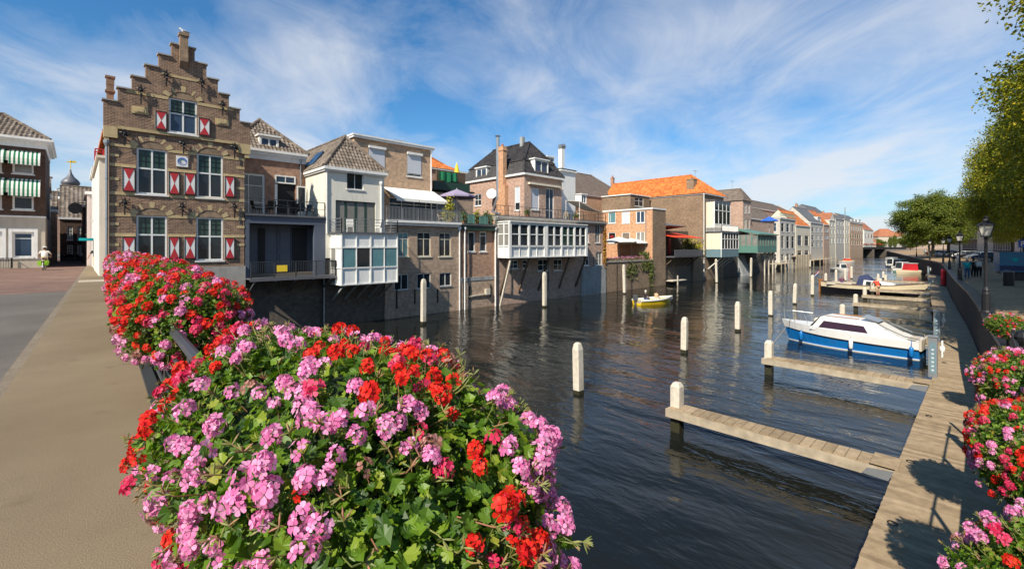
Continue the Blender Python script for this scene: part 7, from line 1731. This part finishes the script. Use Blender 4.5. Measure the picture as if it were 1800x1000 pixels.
for k in range(5):
    a = -1.9+3.8*(k+.5)/5; 
    if k: LR.append((math.sin(a-.38)*.62, .62*math.cos(a-.38)))
    LR += [(math.sin(a-.17)*.95, .95*math.cos(a-.17)), (math.sin(a+.17)*.95, .95*math.cos(a+.17))]
def leaf_into(mb, p, n_, s_, rd):
    t_ = n_.orthogonal().normalized(); t_ = Matrix.Rotation(rd.uniform(0,6.28),3,n_) @ t_; w_ = n_.cross(t_); cup = rd.uniform(.05,.35)
    vs = [p-n_*s_*.12]
    for a, b in LR: vs.append(p+(w_*a+t_*b)*s_+n_*s_*(cup*(a*a+b*b)-.15*rd.random()))
    m_ = len(LR); mb.add(vs, [(0,1+i,1+(i+1)%m_) for i in range(m_)])
def foliage(seed, n):
    rd = random.Random(seed); mb = MB()
    for i in range(n):
        v = rdir(rd); base = psurf(v, seed); dep = abs(rd.gauss(0,.09)) if rd.random() < .75 else rd.uniform(.05,.3)
        p = base*(1-dep)+Vector((rd.gauss(0,.02),rd.gauss(0,.02),rd.gauss(0,.02))); n_ = (pnorm(v)*.7+Vector((rd.gauss(0,.5),rd.gauss(0,.5),.35+rd.gauss(0,.4)))).normalized()
        mb.cm = 0; leaf_into(mb, p, n_, rd.uniform(.015,.032), rd)
        if i % 22 == 0:                       # bare stems, buds and spent heads
            mb.cm = 1; q = base*1.0; e = q+(pnorm(v)+Vector((rd.gauss(0,.4),rd.gauss(0,.4),rd.gauss(.2,.3)))).normalized()*rd.uniform(.03,.085)
            mb.tube([base*.86,(q+e)/2+Vector((0,0,.01)),e], [.0028,.0024,.002], 4)
            for j in range(rd.choice((0,4,6,7))):
                d = (e-q).normalized()+Vector((rd.gauss(0,.6),rd.gauss(0,.6),rd.gauss(-.3,.6))); d.normalize(); mb.tube([e,e+d*.02,e+d*.034], [.0016,.0035,.001], 4)
    return mb.mesh('foliage', [MT['pleaf'], MT['pstem']])
def flower_head(seed, mat, nf=11, R_=.046, fr=.027):
    rd = random.Random(seed); mb = MB()
    mb.cm = 1; mb.tube([(rd.uniform(-.03,.03),rd.uniform(-.03,.03),-.17),(0,.0,-.08),(0,0,-.045)], [.0035,.003,.003], 5)
    for i in range(nf):
        th = math.acos(1-1.05*(i+.5)/nf); ph = i*2.4+rd.uniform(-.2,.2); d = Vector((math.sin(th)*math.cos(ph),math.sin(th)*math.sin(ph),math.cos(th)))
        c = Vector((0,0,-.02))+d*R_*rd.uniform(.85,1.2); mb.cm = 1; mb.tube([(0,0,-.045),c-d*.004], [.0016,.0016], 3, False)
        mb.cm = 0; n_ = (d+Vector((rd.gauss(0,.22),rd.gauss(0,.22),rd.gauss(0,.22)))).normalized(); t_ = n_.orthogonal().normalized(); t_ = Matrix.Rotation(rd.uniform(0,6.28),3,n_) @ t_
        open_ = rd.uniform(.1,.55); f_ = fr*rd.uniform(.8,1.15)
        for k in range(5):
            a = (-.42,.42,1.7,PI,-1.7)[k]+rd.uniform(-.12,.12); x_ = Matrix.Rotation(a,3,n_) @ t_; y_ = n_.cross(x_); w_ = f_*(.36 if k < 2 else .46); l = f_*(1.1 if k < 2 else 1.0)
            def P(u_, v_, h_): return c+x_*u_+y_*v_+n_*h_
            mb.add([P(.002,0,.0),P(l*.45,-w_*.75,l*.45*open_),P(l*.82,-w_,l*.62*open_),P(l*1.05,-w_*.4,l*.66*open_),P(l*1.05,w_*.4,l*.66*open_),P(l*.82,w_,l*.62*open_),P(l*.45,w_*.75,l*.45*open_),P(l*.6,0,l*.42*open_)],
                   [(0,1,7),(1,2,7),(2,3,7),(3,4,7),(4,5,7),(5,6,7),(6,0,7)])
    return mb
HD = {}
MT['fadedp'] = island('faded petals', [(0,(.16,.06,.04)),(.6,(.34,.16,.12)),(1,(.5,.25,.22))], .7, .2, .2)
for nm, mt_ in (('pink','pink'),('red','redp'),('rose','rosep'),('faded','fadedp')):
    HD[nm] = [flower_head(10*len(nm)+k+(5 if nm == 'rose' else 0), mt_, (13,10,8,5)[k]) for k in range(4)]
HM = {nm: [m_.mesh('flower_head', [MT[{'pink':'pink','red':'redp','rose':'rosep','faded':'fadedp'}[nm]], MT['pstem']]) for m_ in v] for nm, v in HD.items()}
FOL = [foliage(4, 14000), foliage(9, 10000)]
def planter(label, loc, rz, seed, fol, nhead, red=.5, scale=1.0, rails=True, fmat=1.0, extra=0, group='geranium planters along the railings', lo=-.62, hs=1.0, sp_=.078):
    rd = random.Random(seed); r = bpy.data.objects.new('flower_planter', None); C.objects.link(r); r.location = loc; r.rotation_euler = (0,0,rz); r.scale = (scale,)*3 if not isinstance(scale, tuple) else scale
    tag(r, label, 'flower planter', group)
    sd = (4,9)[fol]; link('foliage', FOL[fol], r)
    if 'box' not in HM:
        mb = MB()
        for y0, y1 in ((-.42,-.1),(.1,.42)): mb.loft([[(-1.0,y0+.04,-.36),(1.0,y0+.04,-.36),(1.0,y1-.04,-.36),(-1.0,y1-.04,-.36)],[(-1.05,y0,-.02),(1.05,y0,-.02),(1.05,y1,-.02),(-1.05,y1,-.02)]])
        HM['box'] = mb.mesh('planter_box', MT['iron']); mb = MB(); vs = []; mb.ball((0,0,0), (.92,.46,.30), 16, 10); HM['core'] = mb.mesh('dark_filler', MT['core'], smooth=True)
    link('planter_box', HM['box'], r); link('dark_filler', HM['core'], r)  # dark ball added inside the leaves to block the view through them
    rest = {'pink': MB(), 'red': MB(), 'rose': MB(), 'faded': MB()}
    pts = []; tries = 0
    while len(pts) < nhead+extra and tries < 16000:
        tries += 1; v = rdir(rd, lo); p = psurf(v, sd)
        if any((p-q).length < sp_ for q, _ in pts): continue
        if sp_ < .07 and noise.noise(p*3.2+Vector((7,3,seed))) < -.22+rd.gauss(0,.1) and p.z > .1: continue
        pts.append((p, v))
    if seed == 21: pts.sort(key=lambda t_: (t_[0].x, t_[0].y) and -(t_[0]-Vector((.35,-.1,.3))).length, reverse=True)
    for i, (p, v) in enumerate(pts):
        f = noise.noise(p*1.6+Vector((seed*3.1,0,0)))*1.2+rd.gauss(0,.22)+(.25 if seed == 21 and p.x < -.3 else 0)
        nm = 'red' if f < (red-.5)*1.1 else 'pink'
        if nm == 'red' and rd.random() < .33: nm = 'rose'
        if rd.random() < .045: nm = 'faded'
        k = rd.choice((0,0,1,1,2,3)); n_ = (pnorm(v)+Vector((rd.gauss(0,.25),rd.gauss(0,.25),.35))).normalized()
        q = n_.to_track_quat('Z','Y'); s_ = rd.uniform(.62,.92)*hs; M_ = Matrix.LocRotScale(p+n_*rd.uniform(.03,.075), q, Vector((s_,s_,s_))) @ Matrix.Rotation(rd.uniform(0,6.28),4,'Z')
        if i < nhead:
            h = link('flower_head', HM[nm][k], r); h.matrix_basis = M_
        else:
            src = HD[nm][k]; m_ = rest[nm]; o_ = len(m_.v); m_.v += [tuple(M_ @ Vector(a)) for a in src.v]; m_.f += [tuple(o_+j for j in f_) for f_ in src.f]; m_.m += src.m
    if extra:
        al = MB(); ms = [MT['pink'],MT['redp'],MT['rosep'],MT['fadedp'],MT['pstem']]
        for idx, nm in enumerate(('pink','red','rose','faded')):
            m_ = rest[nm]; o_ = len(al.v); al.v += m_.v; al.f += [tuple(o_+j for j in f_) for f_ in m_.f]; al.m += [4 if j else idx for j in m_.m]
        o = link('flower_heads', al.mesh('flower_heads', ms), r); o['kind'] = 'stuff'
    return r
XP = -.56; ZP = ZS+1.0
def pl(y, **k): return (XP+K(y), y, ZP)
RZ = R(90)-.031
planter('huge nearest planter of pink and red geraniums on the bridge railing', (XP+K(-31.15)+.0,-31.15,ZS+.8), RZ, 21, 0, 100, .54, (.95,.9,1.02), extra=540, hs=.78, sp_=.05)
names_ = ['second planter along the railing, behind the gap that shows the bare rail','third planter along the bridge railing, mostly scarlet','fourth planter along the bridge railing, in front of the stepped gable house','fifth planter along the bridge railing','sixth planter along the bridge railing','seventh planter along the bridge railing, near the pavement end','last and farthest planter on the bridge railing by the gable house corner']
for k, nm in enumerate(names_):
    y = -26.3+2.95*k; planter(nm, (XP+K(y)-.05,y,ZP+(-.08 if k == 0 else 0)), RZ+(PI if k % 2 else 0), 31+k, (k+1) % 2, 100, .66, (1.0 if k == 0 else 1.12,.92,.98), extra=150 if k < 4 else 80, hs=1.15)
# right quay, railing beside the dock with planters
YF = -33.7
T = Thing('quay_railing', 'dark railing above the dock carrying flower planters', 'railing', (6,YF,ZQ)); mb = MB()
for z in (1.0,): mb.tube([(.5,YF,ZQ+.12+z),(13.2,YF,ZQ+.12+z)], .025, 6)
T.part('rails', mb, MT['iron'])
for k in range(5): x = 1.1+3.1*k; T.part('post', MB().box(x-.03,x+.03,YF-.03,YF+.03,ZQ+.12,ZQ+1.16), MT['iron'])
T.part('ball_post', MB().lathe([(.09,0),(.09,1.0),(.06,1.02),(.12,1.12),(.14,1.2),(.1,1.3),(.02,1.34)], 10, (12.2,-33.8,ZQ+.0)), MT['iron'])
for k, (x, lb, rd_) in enumerate(((2.7,'lowest right planter, cut by the bottom edge, mostly pink',.42),(5.9,'middle planter beside the dock with scarlet geraniums',.62),(9.3,'upper planter beside the dock, pink on its left end',.5))):
    planter(lb, (x,YF-.0,ZQ+.85), R(4*k), 51+k, k % 2, 100, rd_, (.6,.78,.95), extra=150, hs=1.0, sp_=.071, group='geranium planters beside the dock')
u, D = (1772-CXP)/FPX, 12.4; fx_, fy_ = CAM[0]+D*(u*RX+FX), CAM[1]+D*(u*RY+FY)
planter('small planter on a pole beside the nearest lantern post', (fx_,fy_,3.72), R(10), 61, 1, 80, .62, (.55,.6,.62), group='geranium planters beside the dock')
single('flower_stand', MB().lathe([(.16,0),(.12,.06),(.04,.12),(.035,.75)], 10), MT['iron'], 'black pole stand carrying the small flower planter', 'stand', (fx_,fy_,ZQ+.02), local=True)
T = Thing('parapet_wall', 'low brick parapet with pale stone cap between the dock planters and the lantern post', 'wall', (14.5,-33.9,ZQ)); mb = MB(); mb.box(14.4,14.75,-42,-33.75,ZQ-.5,ZQ+.28); T.part('wall', mb, MT['bk_wall']); T.part('cap', MB().box(14.3,14.85,-42,-33.7,ZQ+.28,ZQ+.42), MT['palepave'])
# ================= plants on terraces and walls
MT['lime'] = island('yellow green leaves', [(0,(.12,.14,.015)),(.5,(.3,.28,.03)),(1,(.5,.42,.05))], .6, .3, .3)
MT['ivy'] = island('ivy leaves', [(0,(.04,.07,.012)),(.6,(.10,.13,.025)),(1,(.2,.17,.05))], .6, .3, .25)
MT['rust'] = island('rust coloured vine leaves', [(0,(.2,.08,.015)),(.5,(.42,.18,.03)),(1,(.5,.32,.05))], .6, .3, .25)
def leaves(mb, boxes, n, s, rd, droop=0):
    for i in range(n):
        x0,x1,y0,y1,z0,z1 = boxes[i % len(boxes)]; u,v,w_ = (rd.gauss(.5,.24) for _ in range(3))
        p = Vector((x0+(x1-x0)*min(1.1,max(-.1,u)), y0+(y1-y0)*v, z0+(z1-z0)*min(1.1,max(0,w_)))); n_ = Vector((rd.gauss(-.3,.6),rd.gauss(-.5,.6),rd.gauss(.4,.5))).normalized(); t_ = n_.orthogonal().normalized(); t_ = Matrix.Rotation(rd.uniform(0,6.28),3,n_) @ t_; b_ = n_.cross(t_); q = s*rd.uniform(.6,1.3)
        mb.add([p-t_*q,p+b_*q*.5,p+t_*q,p-b_*q*.5], [(0,1,2,3)])
def plant(name, label, boxes, n, s, mat, pot=None, stem=True, seed=1, cat='plant'):
    rd = random.Random(seed); x0,x1,y0,y1,z0,z1 = boxes[0]; xm, ym = (x0+x1)/2, (y0+y1)/2; zb = pot if pot is not None else z0
    T = Thing(name, label, cat, (xm,ym,zb)); mb = MB(); leaves(mb, boxes, n, s, rd); T.part('foliage', mb, MT[mat])
    mb = MB()
    for k in range(5): mb.tube([(xm+rd.uniform(-.05,.05),ym,zb),(xm+(x1-x0)*rd.uniform(-.2,.2),ym,(z0+z1)/2),(xm+(x1-x0)*rd.uniform(-.35,.35),ym+rd.uniform(-.1,.1),z0+(z1-z0)*.85)], [.025,.018,.008], 5)
    T.part('stem', mb, MT['bark'])
    if pot is not None: T.part('pot', MB().lathe([(.14,0),(.2,.3),(.22,.32),(.18,.32)], 10, (xm,ym,pot)), MT['t_red'])
    return T
x = fs(791,.6); plant('bamboo_plant', 'yellow green bamboo at the end of the cream awning terrace', [(x-.5,x+.5,.4,.9,8.2,10.2),(x-.8,x+.3,.4,.9,8.1,9.2)], 420, .14, 'lime', 8.0, seed=2)
for k, (px, h, m_, lb) in enumerate(((814,.9,'ivy','dark potted shrub at the left corner of the planted roof terrace'),(838,1.2,'lime','yellow green potted plant in the middle of the planted roof terrace'),(855,1.1,'ivy','potted shrub by the brick chimney on the planted roof terrace'),(866,.8,'lime','small yellow green plant at the right end of the planted roof terrace'))):
    x = fs(px,.6); plant('potted_plant', lb, [(x-.4,x+.4,.3,.9,8.15,8.2+h)], 260, .1, m_, 7.9, seed=5+k)
for k, (px, lb) in enumerate(((926,'small plant on the oriel terrace by the shuttered window'),(1012,'potted plant under the shade sail'))):
    x = fs(px,.8); plant('potted_plant', lb, [(x-.35,x+.35,.5,1.0,9.1,9.8)], 160, .09, 'ivy', 8.95, seed=15+k)
x = 46.8; plant('vine', 'rust coloured vine climbing the corner of the oriel building', [(x-.35,x+.25,-.12,.05,3.2,6.2),(x-.3,x+.25,-.12,.05,5.5,8.4)], 700, .13, 'rust', seed=21)
plant('creeper', 'green creeper hanging over the garden quay wall', [(51.2,54.5,-.2,0,1.4,3.8),(55.0,58.6,-.2,.0,2.2,4.0),(57.3,59.0,-.2,.0,.2,3.6)], 800, .13, 'ivy', seed=22)
plant('shrub', 'bright green shrub on the garden terrace beside the orange brick house', [(57.0,58.8,.3,1.4,3.8,5.2)], 420, .14, 'ivy', seed=23)
plant('shrub', 'yellow green shrub between the red awning and the cream bay', [(73.0,76.0,-.2,1.2,4.0,6.8),(71.2,74.2,.6,2.2,5.0,7.2)], 700, .2, 'lime', seed=24)
plant('shrub', 'dark clipped shrub on the timber terrace beneath the red awning', [(70.2,72.0,-.6,.8,4.4,6.4)], 380, .16, 'ivy', seed=25)
rd = random.Random(3); tr_ = Thing('flower_trough', 'row of white and pink flowers along the garden quay wall coping', 'flowers', (47.4,.25,3.9)); tr_.part('trough', MB().box(47.4,57,.1,.42,3.89,4.05), MT['bk_brown'])
mb = MB(); leaves(mb, [(47.5+k,48.7+k,.05,.5,4.0,4.4) for k in range(9)], 500, .08, rd); tr_.part('foliage', mb, MT['ivy']); mb = MB(); leaves(mb, [(47.5+k,48.7+k,.0,.5,4.1,4.55) for k in range(9)], 260, .07, rd); tr_.part('blossoms', mb, MT['pink'])
